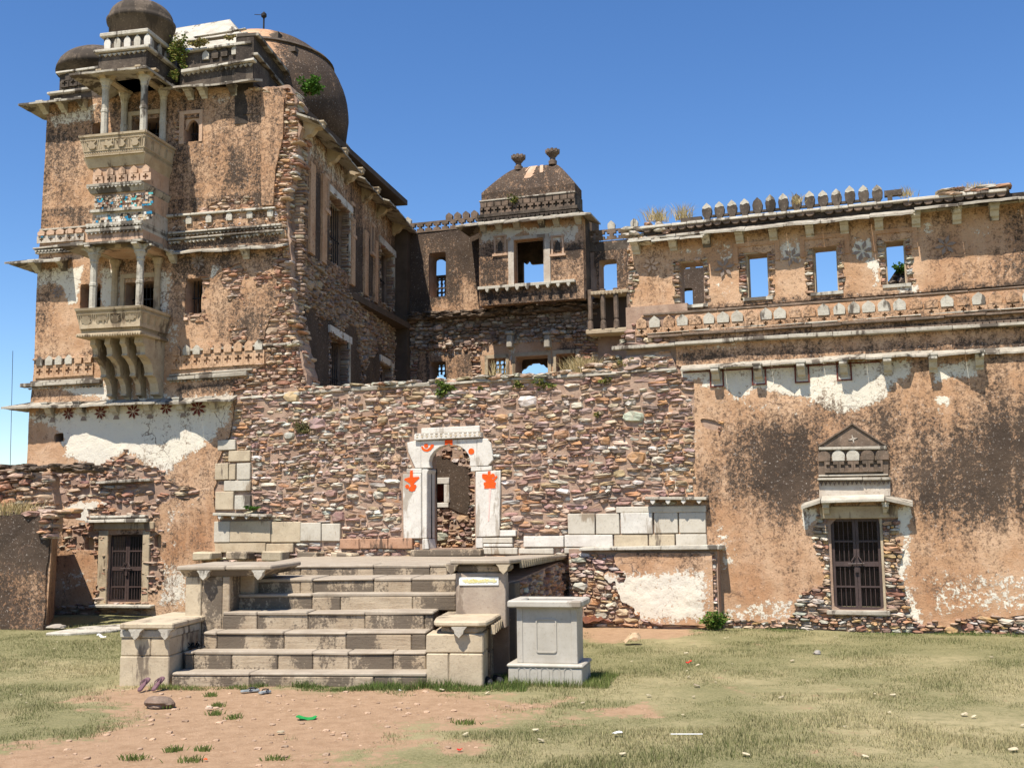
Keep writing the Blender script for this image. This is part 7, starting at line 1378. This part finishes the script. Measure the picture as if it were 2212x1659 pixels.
for i in range(5):
    u = .12+(pw-.24)*(i+.5)/5; pts = [(u-.065, .04)]+[(u+.065*cos(a), .20+.06*sin(a)) for a in np.linspace(pi, 0, 9)]+[(u+.065, .04)]; inn = [(u+(p[0]-u)*.82, .13+(p[1]-.13)*.9) for p in pts]; n = len(pts); pts = pts; m = MB()
    m.add([(p[0], -.010, p[1]+.03) for p in pts]+[(p[0], -.010, p[1]+.03) for p in inn]+[(p[0], .001, p[1]+.03) for p in pts]+[(p[0], .001, p[1]+.03) for p in inn], [(j, n+j, n+j+1, j+1) for j in range(n-1)]+[(j, j+1, 2*n+j+1, 2*n+j) for j in range(n-1)]+[(n+j, 3*n+j, 3*n+j+1, n+j+1) for j in range(n-1)]); m.build('base_arch', 'planter_marble', plant_, PLF)
# ================================================================== GROUND, LAWN, SMALL THINGS
def GPs(*pts): return [tuple(gp(x, y, .05)[:2]) for x, y in pts]
dirt = [GPs((205, 1492), (330, 1480), (520, 1484), (740, 1492), (930, 1494), (1060, 1506), (1150, 1520), (1160, 1532), (1060, 1548), (900, 1560), (800, 1585), (720, 1625), (700, 1700), (-80, 1720), (-60, 1640), (120, 1606), (290, 1580), (330, 1545), (250, 1512)), GPs((1290, 1525), (1400, 1520), (1420, 1535), (1300, 1540)), GPs((960, 1600), (1040, 1600), (1030, 1625), (960, 1622)), GPs((1240, 1345), (1350, 1350), (1500, 1352), (1480, 1372), (1300, 1385), (1250, 1370))]
dry = [GPs((1500, 1480), (2400, 1460), (2400, 1600), (1900, 1620), (1500, 1570)), GPs((60, 1440), (230, 1430), (240, 1490), (50, 1500)), GPs((1000, 1580), (1500, 1570), (1500, 1660), (900, 1680))]
def gmask(X, Y):
    g = np.ones(X.shape)*1.0
    for i, d in enumerate(dirt): g = np.minimum(g, np.clip(.5-sdpoly(X, Y, d)/(2.3 if not i else .9), 0, 1))
    g = g-.14*np.clip((fbm(X, Y, .5, 61, 5)-.5)*4.5, 0, 1)-.28*np.clip((fbm(X, Y, 2.1, 62, 4)-.5)*5, 0, 1); dr = np.zeros(X.shape)
    for d in dry: dr = np.maximum(dr, np.clip(.5+sdpoly(X, Y, d)/2.2, 0, 1))
    dr = np.clip(dr*.9+(fbm(X, Y, .7, 63, 5)-.5)*2.4, 0, 1); return g, dr
def gz(X, Y): return .03+(fbm(X, Y, .5, 71, 3)-.5)*.06+(fbm(X, Y, 3., 72, 3)-.5)*.022
xs, ys = np.linspace(-16, 16, 240), np.linspace(5, 32, 220); X, Y = np.meshgrid(xs, ys, indexing='ij'); Zg = gz(X, Y)
v = np.stack([X.ravel(), Y.ravel(), Zg.ravel()], 1); idx = np.arange(v.shape[0]).reshape(X.shape)
f = np.stack([idx[:-1, :-1].ravel(), idx[1:, :-1].ravel(), idx[1:, 1:].ravel(), idx[:-1, 1:].ravel()], 1).tolist()
me = mesh('ground', v, f, smooth=True); g_, d_ = gmask(X.ravel(), Y.ravel()); setcol(me, 'mask', np.stack([g_, d_, g_*0], 1)); gr = put('ground', me, 'soil', None); gr['kind'] = 'structure'
m = MB(); R_ = 900
for a, b, c_, d in ((-R_, -R_, R_, 5), (-R_, 32, R_, R_), (-R_, 5, -16, 32), (16, 5, R_, 32)): m.add([(a, b, .03), (c_, b, .03), (c_, d, .03), (a, d, .03)], [(0, 1, 2, 3)])
o = m.build('far_ground', 'soil', None, mask=(.75, .5, 0)); o['kind'] = 'structure'
# keep grass out from under the masonry
def clear(X, Y):
    W = np.stack([X, Y, 0*X], 1); q = ST.local(W); ok = ~((q[:, 0] > -2.25) & (q[:, 0] < 3.4) & (q[:, 1] > .02)); ok &= ~((q[:, 0] > -1.4) & (q[:, 0] < 2.4) & (q[:, 1] > -.0))
    q = PLF.local(W); ok &= ~((q[:, 0] > -.0) & (q[:, 0] < pw) & (q[:, 1] > 0) & (q[:, 1] < pdp)); q = M.local(W); ok &= ~(q[:, 1] > -.03); ok &= ~((q[:, 1] > y_p) & (q[:, 0] > -9) & (q[:, 0] < -2.25)); q = T.local(W); ok &= ~((q[:, 1] > -.05) & (q[:, 0] < .3)); q = LW.local(W); ok &= ~((q[:, 1] > -.02) & (q[:, 0] < .1)); return ok
def blades(n, xr, yr, hgt, wid, cols, accept, name, lean=.9, seed=0):
    r = np.random.default_rng(seed); Yc = yr[0]+(yr[1]-yr[0])*r.random(n)**1.25; Xc = r.uniform(-1, 1, n)*(Yc*.50+.8)
    Xc = np.clip(Xc, *xr); a = accept(Xc, Yc, r); Xc, Yc = Xc[a], Yc[a]; n = len(Xc); z0 = gz(Xc, Yc)-.008
    h = hgt*r.uniform(.45, 1.25, n)*(.25+1.5*np.clip((fbm(Xc, Yc, 1.3, 81, 4)-.25)*1.8, 0, 1)); an = r.uniform(0, 2*pi, n); le = h*r.uniform(.2, 1., n)*lean; w = wid*r.uniform(.7, 1.3, n); b = an+r.uniform(1.2, 1.9, n)
    P0 = np.stack([Xc-np.cos(b)*w, Yc-np.sin(b)*w, z0], 1); P1 = np.stack([Xc+np.cos(b)*w, Yc+np.sin(b)*w, z0], 1); P2 = np.stack([Xc+np.cos(an)*le, Yc+np.sin(an)*le, z0+h], 1)
    V = np.stack([P0, P1, P2], 1).reshape(-1, 3).astype(np.float32); me = bpy.data.meshes.new(name); me.vertices.add(3*n); me.vertices.foreach_set('co', V.ravel()); me.loops.add(3*n); me.loops.foreach_set('vertex_index', np.arange(3*n, dtype=np.int32)); me.polygons.add(n); me.polygons.foreach_set('loop_start', np.arange(0, 3*n, 3, dtype=np.int32)); me.update(calc_edges=True)
    _, dr = gmask(Xc, Yc); k = np.clip(dr*.75+(r.random(n)-.5)*1.0+.27, 0, 1)[:, None]; c = np.array(cols[0])*(1-k)+np.array(cols[1])*k; c = c*r.uniform(.7, 1.3, (n, 1)); setcol(me, 'Col', np.repeat(c, 3, 0)); o = put(name, me, 'leaf', None); o['kind'] = 'stuff'; return o
def acc(X, Y, r): g, _ = gmask(X, Y); return (r.random(len(X)) < np.clip((g-.42+(fbm(X, Y, 1.7, 91, 3)-.5)*1.1)*3, 0, 1)) & clear(X, Y)
blades(430000, (-15.5, 15.5), (9.8, 27.5), .046, .0042, ((.115, .13, .045), (.40, .34, .185)), acc, 'lawn_grass', seed=1)
def fringe(X, Y, r): # lusher strip at the foot of the steps and walls
    q = ST.local(np.stack([X, Y, 0*X], 1)); a = (q[:, 1] > -.42) & (q[:, 1] < .05) & (q[:, 0] > -1.6) & (q[:, 0] < 3.9) & (r.random(len(X)) < .95*(fbm(X, Y, 2.2, 95, 3) > .36)); w = M.local(np.stack([X, Y, 0*X], 1)); a |= (w[:, 1] > -.5) & (w[:, 0] > -1.8) & (r.random(len(X)) < .5*(fbm(X, Y, 1.1, 96, 3) > .5))
    p = PLF.local(np.stack([X, Y, 0*X], 1)); a |= (p[:, 0] > -.25) & (p[:, 0] < pw+.4) & (p[:, 1] > -.22) & (p[:, 1] < pdp+.3) & (r.random(len(X)) < .6); return a & clear(X, Y)
blades(560000, (-6, 13), (14.5, 25.5), .095, .005, ((.075, .125, .028), (.17, .19, .06)), fringe, 'foot_grass', seed=2)
# pebbles and crumbs on the bare earth
r = np.random.default_rng(9); its = []
while len(its) < 480:
    x, y = r.uniform(-7, 4), 10.3+6*r.random()**1.3; g, _ = gmask(np.array([x]), np.array([y]))
    if g[0] < .5 and abs(x) < y*.5 and clear(np.array([x]), np.array([y]))[0]: s = .008+.03*r.random()**3; its.append((x, y, gz(np.array([x]), np.array([y]))[0]+s*.15, s*2.2, s*1.6, s, 0, tuple(np.array((.43, .29, .19))*r.uniform(.6, 1.25))))
tmp = root('pebbles', None, None, G); stones(its, tmp, G, 0, mass='loose_pebbles'); pb_ = tmp.children[0]; pb_.parent = None; bpy.data.objects.remove(tmp); pb_['kind'] = 'stuff'
its = []
for _ in range(110): x, y = r.uniform(-11, 12), r.uniform(11, 23.5); s = .015+.03*r.random()**2; its.append((x, y, gz(np.array([x]), np.array([y]))[0]+.03, s*2, s*1.5, s*.5, r.uniform(-.5, .5), tuple(np.array((.5, .43, .28))*r.uniform(.7, 1.2)))) if clear(np.array([x]), np.array([y]))[0] and abs(x) < y*.5 else None
tmp = root('scraps', None, None, G); stones(its, tmp, G, 0, mass='fallen_leaves'); pb_ = tmp.children[0]; pb_.parent = None; bpy.data.objects.remove(tmp); pb_['kind'] = 'stuff'

# ---- plants
def bush(name, label, cat, c, size, n, cols, leaf=.035, droop=.0, stems=7, dens=.62, seed=0, stick=True, group=None):
    """a small plant: stems and leaves through an uneven volume"""
    r = np.random.default_rng(200+seed); c = np.array(c, float); o = root(name, label, cat, G, c, group, 'thing'); sx, sy, sz = size; st = MB(); tips = []
    for i in range(stems):
        a = r.uniform(0, 2*pi); e = np.array([cos(a)*sx*r.uniform(.3, .95), sin(a)*sy*r.uniform(.3, .95), sz*r.uniform(.45, 1.)-droop*r.random()*sz*2.2]); tips.append(e); mid_ = e*.5+np.array([0, 0, sz*.12]); st.tube([(0, 0, -.04), mid_, e], [.009, .007, .004], 4)
    st.v = [tuple(np.array(q)+c) for q in st.v]; st.build('stem', 'dry_stem', o, G)
    vs = []; fs = []; cs = []
    for i in range(n):
        t = tips[r.integers(len(tips))]; k = r.uniform(.25, 1.08); p = t*k+r.normal(0, .16, 3)*np.array([sx, sy, sz])*dens; d = r.normal(0, 1, 3); d[2] = abs(d[2])*.6-droop; d /= np.linalg.norm(d); s = np.cross(d, r.normal(0, 1, 3)); s /= np.linalg.norm(s); L = leaf*r.uniform(.6, 1.4); w = L*.36
        b = len(vs); p = p+c; vs += [p, p+d*L*.5+s*w, p+d*L, p+d*L*.5-s*w]; fs.append((b, b+1, b+2, b+3)); cc = np.array(cols[r.integers(len(cols))])*r.uniform(.65, 1.35); cs += [cc]*4
    me = mesh('foliage', vs, fs, G, o); setcol(me, 'Col', np.array(cs)); put('foliage', me, 'leaf', o); return o
def tuft(name, label, cat, c, w, h, n, cols, seed=0, dp=.25, group=None):
    r = np.random.default_rng(300+seed); c = np.array(c, float); vs = []; fs = []; cs = []
    for i in range(n):
        x = r.normal(0, w*.42); y = r.uniform(-dp, dp)*.6; L = h*r.uniform(.4, 1.15); d = np.array([r.normal(0, .33)+x*.3/w, r.normal(0, .25), 1.]); d /= np.linalg.norm(d); p = c+(x, y, -.05); b = len(vs); wd_ = .006
        q = p+d*L*.6; e = p+d*L+np.array([d[0]*.35*L, 0, -.12*L]); vs += [p-(wd_, 0, 0), p+(wd_, 0, 0), q+(wd_*.7, 0, 0), q-(wd_*.7, 0, 0), e]; fs += [(b, b+1, b+2, b+3), (b+3, b+2, b+4)]; cc = np.array(cols[r.integers(len(cols))])*r.uniform(.7, 1.3); cs += [cc]*5
    o = root(name, label, cat, G, c, group, 'thing'); me = mesh('grass_blades', vs, fs, G, o); setcol(me, 'Col', np.array(cs)); gb_ = put('grass_blades', me, 'leaf', o); gb_['kind'] = 'stuff'; return o
GRN = [(.11, .17, .03), (.17, .22, .045), (.08, .13, .025), (.23, .25, .06)]; YGR = [(.20, .20, .05), (.27, .25, .07), (.14, .16, .04), (.33, .27, .10)]; LUSH = [(.06, .15, .02), (.09, .20, .03), (.045, .11, .018)]; DRY = [(.48, .36, .18), (.40, .29, .14), (.55, .44, .25), (.34, .26, .13)]; OLV = [(.15, .14, .06), (.20, .17, .08), (.10, .105, .04), (.27, .22, .11)]
def w3(fr, px, py, y): u, z = fr.L(px, py, y); p = fr.W(u, y); return (p[0], p[1], z)
bush('wall_plant', 'bright green plant hanging from the wall top above the gate', 'plant', w3(M, 968, 836, -.02), (.34, .16, .22), 520, GRN, .075, .75, 10, seed=1)
bush('wall_plant', 'tiny yellow green sprig under the coping next to the bright hanging plant', 'plant', w3(M, 1040, 838, -.02), (.16, .1, .12), 120, YGR, .06, .5, 5, seed=2)
bush('wall_plant', 'compact upright leafy plant at the coping between the tiny sprig and the wide straggling plant', 'plant', w3(M, 1117, 832, -.02), (.2, .14, .16), 260, GRN+YGR, .06, .55, 8, seed=3)
bush('wall_plant', 'wide straggling plant spreading along the wall face under the coping', 'plant', w3(M, 1182, 832, -.02), (.42, .14, .16), 360, GRN+YGR, .06, .55, 10, seed=4)
bush('wall_plant', 'broad yellow green creeper on the rubble nearest the plastered wing', 'plant', w3(M, 1308, 822, -.02), (.5, .14, .2), 460, YGR, .055, .55, 11, seed=5)
bush('wall_plant', 'dry olive weed growing flat on the rubble wall face high above the square pale quoins', 'plant', w3(M, 658, 935, -.03), (.36, .16, .44), 620, OLV, .05, .15, 12, seed=6)
bush('wall_plant', 'small dark green plant growing on the marble shelf beside the quoins', 'plant', w3(M, 548, 1101, -.14), (.22, .12, .10), 240, LUSH, .055, .1, 8, seed=7)
bush('wall_plant', 'faint sprig alone on the bare rubble far below the coping', 'plant', w3(M, 1290, 900, -.04), (.1, .08, .16), 90, YGR, .05, .1, 5, seed=8)
bush('wall_plant', 'small weed on the dark wall stub behind the last open window', 'plant', w3(M, 1945, 592, 3.4), (.2, .15, .25), 200, LUSH, .07, 0, 6, seed=22)
bush('shrub', 'rounded green weed bush at the wall foot beside the plinth', 'shrub', gp(1546, 1360, .05), (.32, .25, .36), 1100, LUSH+GRN, .06, 0, 12, seed=9)
bush('shrub', 'low weed clump against the wall foot at the far east edge of the lawn', 'shrub', gp(2178, 1362, .05), (.22, .18, .24), 360, LUSH+GRN, .055, 0, 8, seed=10)
bush('shrub', 'small seedling under the iron door sill on the rubble footing', 'shrub', gp(1722, 1352, .05), (.10, .1, .26), 140, LUSH, .055, 0, 5, seed=11)
bush('dome_bush', 'vivid green bush sprouting from the side of the great dome', 'bush', w3(T, 668, 205, 1.6), (.42, .4, .42), 1500, LUSH, .085, 0, 14, seed=12)
bush('roof_creeper', 'tall green creeper hanging down the parapet beside the small dome', 'creeper', w3(T, 384, 118, -.12), (.30, .2, .62), 1300, GRN+YGR, .075, .55, 16, seed=13)
bush('roof_creeper', 'trailing yellow green tip of creeper by the eave under the tall one', 'creeper', w3(T, 376, 166, -.15), (.16, .14, .24), 320, YGR+GRN, .065, .4, 8, seed=14)
bush('roof_weed', 'dry yellow weed mass on the parapet ledge in the middle of the roof', 'weed', w3(T, 428, 98, -.08), (.36, .2, .22), 620, YGR+DRY, .06, .35, 12, seed=15)
bush('roof_weed', 'small straw weed on the parapet ledge near the roof corner', 'weed', w3(T, 495, 86, -.05), (.2, .14, .14), 220, YGR+DRY, .055, .2, 8, seed=16)
bush('roof_weed', 'little green weed on the pierced band of the pavilion roof', 'weed', w3(B, 1110, 442, -.9), (.22, .1, .3), 160, YGR+GRN, .08, .1, 7, seed=18)
bush('wall_plant', 'straw coloured plant on the loose rubble top nearest the wing', 'plant', w3(M, 1352, 790, -.02), (.34, .16, .2), 320, YGR+DRY, .055, .2, 9, seed=21)
tuft('dry_grass_tuft', 'thick dry grass tuft on the wall top below the overhanging balcony', 'dry grass', w3(M, 1262, 803, .25), .42, .5, 420, DRY, 1)
tuft('dry_grass_tuft', 'sparse dry grass on the wall top before the small latticed window', 'dry grass', w3(M, 1070, 820, .3), .3, .62, 70, DRY, 2)
tuft('dry_grass_tuft', 'dry grass tuft on the wing roof corner nearest the pavilion', 'dry grass', w3(M, 1420, 474, .3), .3, .42, 130, DRY, 3)
tuft('dry_grass_tuft', 'dry grass tuft beside the first pale merlon of the roof row', 'dry grass', w3(M, 1474, 470, .3), .24, .45, 110, DRY, 4)
tuft('dry_grass_tuft', 'short dry grass on the stone heap at the east end of the wing roof', 'dry grass', w3(M, 2112, 408, .3), .45, .24, 120, DRY, 5)
tuft('dry_grass_tuft', 'faint dry grass behind the last merlon before the gap in the parapet', 'dry grass', w3(M, 1956, 420, .3), .25, .24, 60, DRY, 6)
tuft('dry_grass_tuft', 'dry grass caught among the dark merlons in the middle of the row', 'dry grass', w3(M, 1722, 435, .05), .16, .3, 50, DRY, 7)
tuft('dry_grass_tuft', 'straw grass growing on the ledge of the ruined side wall', 'dry grass', w3(LW, 22, 1108, .12), .75, .42, 380, DRY, 8)
# green sprigs of grass on the bare earth
for i, (x, y, w, lb_) in enumerate(((288, 1636, .17, 'dark grass sprig at the front edge of the earth before the brown rock'), (415, 1640, .17, 'largest sprig of grass at the front edge of the bare earth beside the orange scrap'), (440, 1617, .12, 'sprig of grass just behind the orange scrap on the bare earth'), (505, 1548, .10, 'tiny sprig of grass next before the green cloth scrap'), (465, 1540, .12, 'sprig of grass in the earth between brown rock and green cloth scrap'), (595, 1638, .15, 'sprig of grass at the front edge of the earth below the green cloth scrap'), (375, 1618, .1, 'small sprig of grass behind the largest sprig on the bare earth'), (455, 1500, .1, 'sprig of grass on the earth nearest the lowest step'), (470, 1522, .1, 'sprig of grass beside the small pale stone chip on the earth'), (360, 1524, .14, 'grass sprig growing against the brown rock'), (1000, 1560, .2, 'broad low grass sprig where earth meets the front lawn'))):
    p = gp(x, y, .05); tuft('grass_sprig', lb_, 'grass', (p[0], p[1], .08), w, .08, 60, [(.10, .14, .035), (.15, .17, .05)], 20+i, .12, 'grass sprigs on the bare earth')

# ---- footwear
def sole(L=.27, w=.1):
    return [(x*L, (w/2)*g) for x, g in ((-.5, .35), (-.46, .62), (-.38, .76), (-.2, .72), (0, .74), (.2, .94), (.34, 1.), (.44, .82), (.5, .4))]
def sandal(label, p, ang, mat, strap, z=None, tilt=0., kind='flip_flop', L=.27):
    z = .045 if z is None else z; fr = Fr(p[:2], ang); o = root(kind, label, 'footwear', fr, (p[0], p[1], z))
    if tilt: o.rotation_euler = (0, -tilt, o.rotation_euler[2])
    s = sole(L); poly = s+[(x, -y) for x, y in s[::-1]]; F2 = Fr(p[:2], ang)
    MB().slabpoly(poly, z, z+.018).build('sole', mat, o, F2, bevel=.004); MB().slabpoly([(x*.95, y*.9) for x, y in poly], z+.0185, z+.026).build('footbed', mat, o, F2)
    st = MB()
    for sg in (-1, 1): st.tube([(.33*L, 0, z+.026), (.22*L, sg*.020, z+.050), (.02*L, sg*.043, z+.046), (-.08*L, sg*.044, z+.02)], [.006, .009, .009, .007], 6)
    st.build('strap', strap, o, F2); return o
sandal('purple rubber flip-flop lying nearest the pedestal corner on the grass', gp(311, 1490, .06), -72, 'purple_rubber', 'purple_rubber', .13, .62)
sandal('purple rubber flip-flop on the side of its pair nearer the steps', gp(342, 1489, .06), -66, 'purple_rubber', 'purple_rubber', .135, .66)
sandal('grey flip-flop with black strap lying askew on the bare earth before the steps', gp(540, 1493, .05), -28, 'grey_rubber', 'black_rubber', .05)
sandal('small grey flip-flop lying past the black strapped one on the earth', gp(572, 1496, .05), -55, 'grey_rubber', 'black_rubber', .05, L=.2)
tr = RZ[1]+.008
def shoe(label, p, ang, z, open_=True):
    fr = Fr(p[:2], ang); o = root('sandal' if open_ else 'shoe', label, 'footwear', fr, (p[0], p[1], z)); F2 = Fr(p[:2], ang); s = sole(.27, .1); poly = s+[(x, -y) for x, y in s[::-1]]; MB().slabpoly(poly, z, z+.024).build('sole', 'black_rubber', o, F2, bevel=.004)
    up = MB()
    if open_:
        for x0 in (-.02, .06): up.tube([(x0, -.046, z+.024), (x0+.01, -.03, z+.06), (x0+.015, 0, z+.07), (x0+.01, .03, z+.06), (x0, .046, z+.024)], .013, 6)
        up.tube([(-.06, -.045, z+.024), (-.10, -.04, z+.08), (-.135, 0, z+.10), (-.10, .04, z+.08), (-.06, .045, z+.024)], .008, 6)
    else:
        n = 12; R0 = [(x*1.0, y*1.0) for x, y in poly]; k = len(R0); v = [(x, y, z+.024) for x, y in R0]+[(x*.98, y*.95, z+.06 if x < .05 else z+.05) for x, y in R0]+[(x*.86-.012, y*.72, z+.085 if x < .03 else z+.066) for x, y in R0]+[(min(x*.8, .02)-.02, y*.6, z+.092) for x, y in R0]
        up.add(v, [(L_*k+i, L_*k+(i+1) % k, (L_+1)*k+(i+1) % k, (L_+1)*k+i) for L_ in range(3) for i in range(k)])
    up.build('upper', 'black_rubber', o, F2, smooth=True); return o
shoe('black sandal deep in the shade of the wing wall on the second step', gp(418, 1398, tr), -40, tr); shoe('black sandal with raised ankle strap at the lit edge of the second step', gp(445, 1399, tr), -15, tr)
shoe('black shoe tucked against the shaded side of the stair pedestal', gp(1054, 1476, .05), 70, .05, False); shoe('black shoe standing nearer the marble planter', gp(1076, 1473, .05), 62, .05, False)

# ---- stones, litter
def rock(name, label, px, py, size, col, z=.05, kind='rock', seed=0, tilt=0.):
    p = gp(px, py, z); o = root(name, label, kind, G, (p[0], p[1], z)); r = np.random.default_rng(400+seed); import bmesh
    bm = bmesh.new(); bmesh.ops.create_icosphere(bm, subdivisions=3, radius=.5)
    for q in bm.verts:
        d = np.array(q.co); k = 1+.35*(fbm(np.array([d[0]*2+seed]), np.array([d[1]*2+d[2]*3]), 1.6, seed)[0]-.5)*2; q.co = (d[0]*k*size[0], d[1]*k*size[1], max(d[2]*k*size[2], -.2*size[2])+.15*size[2])
    me = bpy.data.meshes.new(name); bm.to_mesh(me); bm.free(); b = put('body', me, 'stone', o); b.color = (*col, 1); b.rotation_euler = (0, tilt, 0); return o
rock('rock', 'dark brown flat topped rock half set in the earth path', 345, 1524, (.42, .3, .2), (.17, .12, .09), .04, seed=1)
rock('rock', 'flat pale stone lying in the grass by the east wall foot', 2092, 1363, (.62, .3, .10), (.40, .33, .24), .05, seed=2); rock('rock', 'small chip of pale stone on the earth before the flip-flops', 452, 1530, (.10, .07, .06), (.5, .38, .28), .05, seed=3)
rock('rock', 'reddish stone block lying between ruined wall and tower foot', 113, 1318, (.36, .3, .34), (.36, .25, .16), .1, seed=4); rock('rock', 'grey flat stone in the grass near the tower path', 120, 1356, (.45, .3, .14), (.33, .3, .25), .05, seed=5)
rock('rock', 'greyish pebble out on the lawn before the iron door', 1765, 1412, (.13, .1, .09), (.3, .28, .25), .05, seed=6)
pth = MB(); pth.slabpoly([tuple(gp(x, y, .06)[:2]) for x, y in ((98, 1368), (180, 1354), (285, 1347), (285, 1356), (240, 1362), (150, 1368))], .0, .075); o = pth.build('path_slab', 'slab_pale', None, G, bevel=.02); o['kind'] = 'structure'
def crumple(name, label, cat, px, py, s, mat, z=.06, seed=0, h=.6, n=9):
    p = gp(px, py, z); o = root(name, label, cat, G, (p[0], p[1], z)); r = np.random.default_rng(500+seed); gx = np.linspace(-1, 1, n); V = []; 
    for a in gx:
        for b in gx: V.append((a*s[0]*(1-.25*abs(b))+r.normal(0, .05)*s[0], b*s[1]+r.normal(0, .05)*s[1], (h*s[0]*(.5+.5*sin(2.2*a+seed))*(1-.4*b*b)+abs(r.normal(0, .10))*s[0])))
    F_ = [(i*n+j, (i+1)*n+j, (i+1)*n+j+1, i*n+j+1) for i in range(n-1) for j in range(n-1)]; me = bpy.data.meshes.new(name); me.from_pydata(V, [], F_); b = put('sheet', me, mat, o); sd_ = b.modifiers.new('th', 'SOLIDIFY'); sd_.thickness = .006; return o
crumple('fallen_leaf', 'big curled pale brown leaf on the grass east of the planter', 'leaf', 1365, 1388, (.17, .12), 'pale_leaf', .06, 1, 1.1)
crumple('rusty_sheet', 'rusty bent metal sheet against the rubble behind the planter', 'metal sheet', 1300, 1350, (.52, .22), 'rust', .06, 2, .32); crumple('litter', 'crumpled white wrapper on the grass west of the stair', 'litter', 219, 1377, (.09, .08), 'white_litter', .06, 3, .9, 6)
crumple('cloth_scrap', 'bright green cloth scrap on the bare earth', 'cloth', 662, 1553, (.13, .07), 'green_cloth', .05, 4, .3, 6); crumple('litter', 'tiny red scrap on the dry lawn at the front', 'litter', 993, 1619, (.028, .022), 'red_litter', .06, 5, .8, 4)
crumple('litter', 'dark red scrap on the grass far east of the planter', 'litter', 1488, 1431, (.05, .04), 'red_litter', .07, 6, .8, 4); crumple('litter', 'white paper scrap flat on the front lawn', 'litter', 1334, 1583, (.06, .04), 'white_litter', .07, 7, .3, 5)
crumple('litter', 'orange scrap beside a grass sprig on the earth', 'litter', 444, 1640, (.022, .018), 'orange_paint', .05, 8, .8, 4); crumple('litter', 'small blue white scrap on the earth before the broken step pedestal', 'litter', 865, 1491, (.03, .02), 'white_litter', .05, 9, .5, 4)
_s = gp(1484, 1713, .05); p0, p1 = gp(1449, 1588+1, .06), gp(1518, 1590, .06); o = root('white_stick', 'thin white stick lying on the front lawn', 'stick', G, (p0[0], p0[1], .07)); MB().tube([(p0[0], p0[1], .08), (p1[0], p1[1], .085)], .007, 6).build('rod', 'white_litter', o, G)
wr = root('wire_mast', 'thin bare wire rising against the sky beside the tower', 'wire', G, (-15.1, 32.6, 0)); MB().tube([(-13.9, 30.4, 0), (-14.55, 31.5, 7.4)], .008, 5).build('wire', 'black_iron', wr, G)
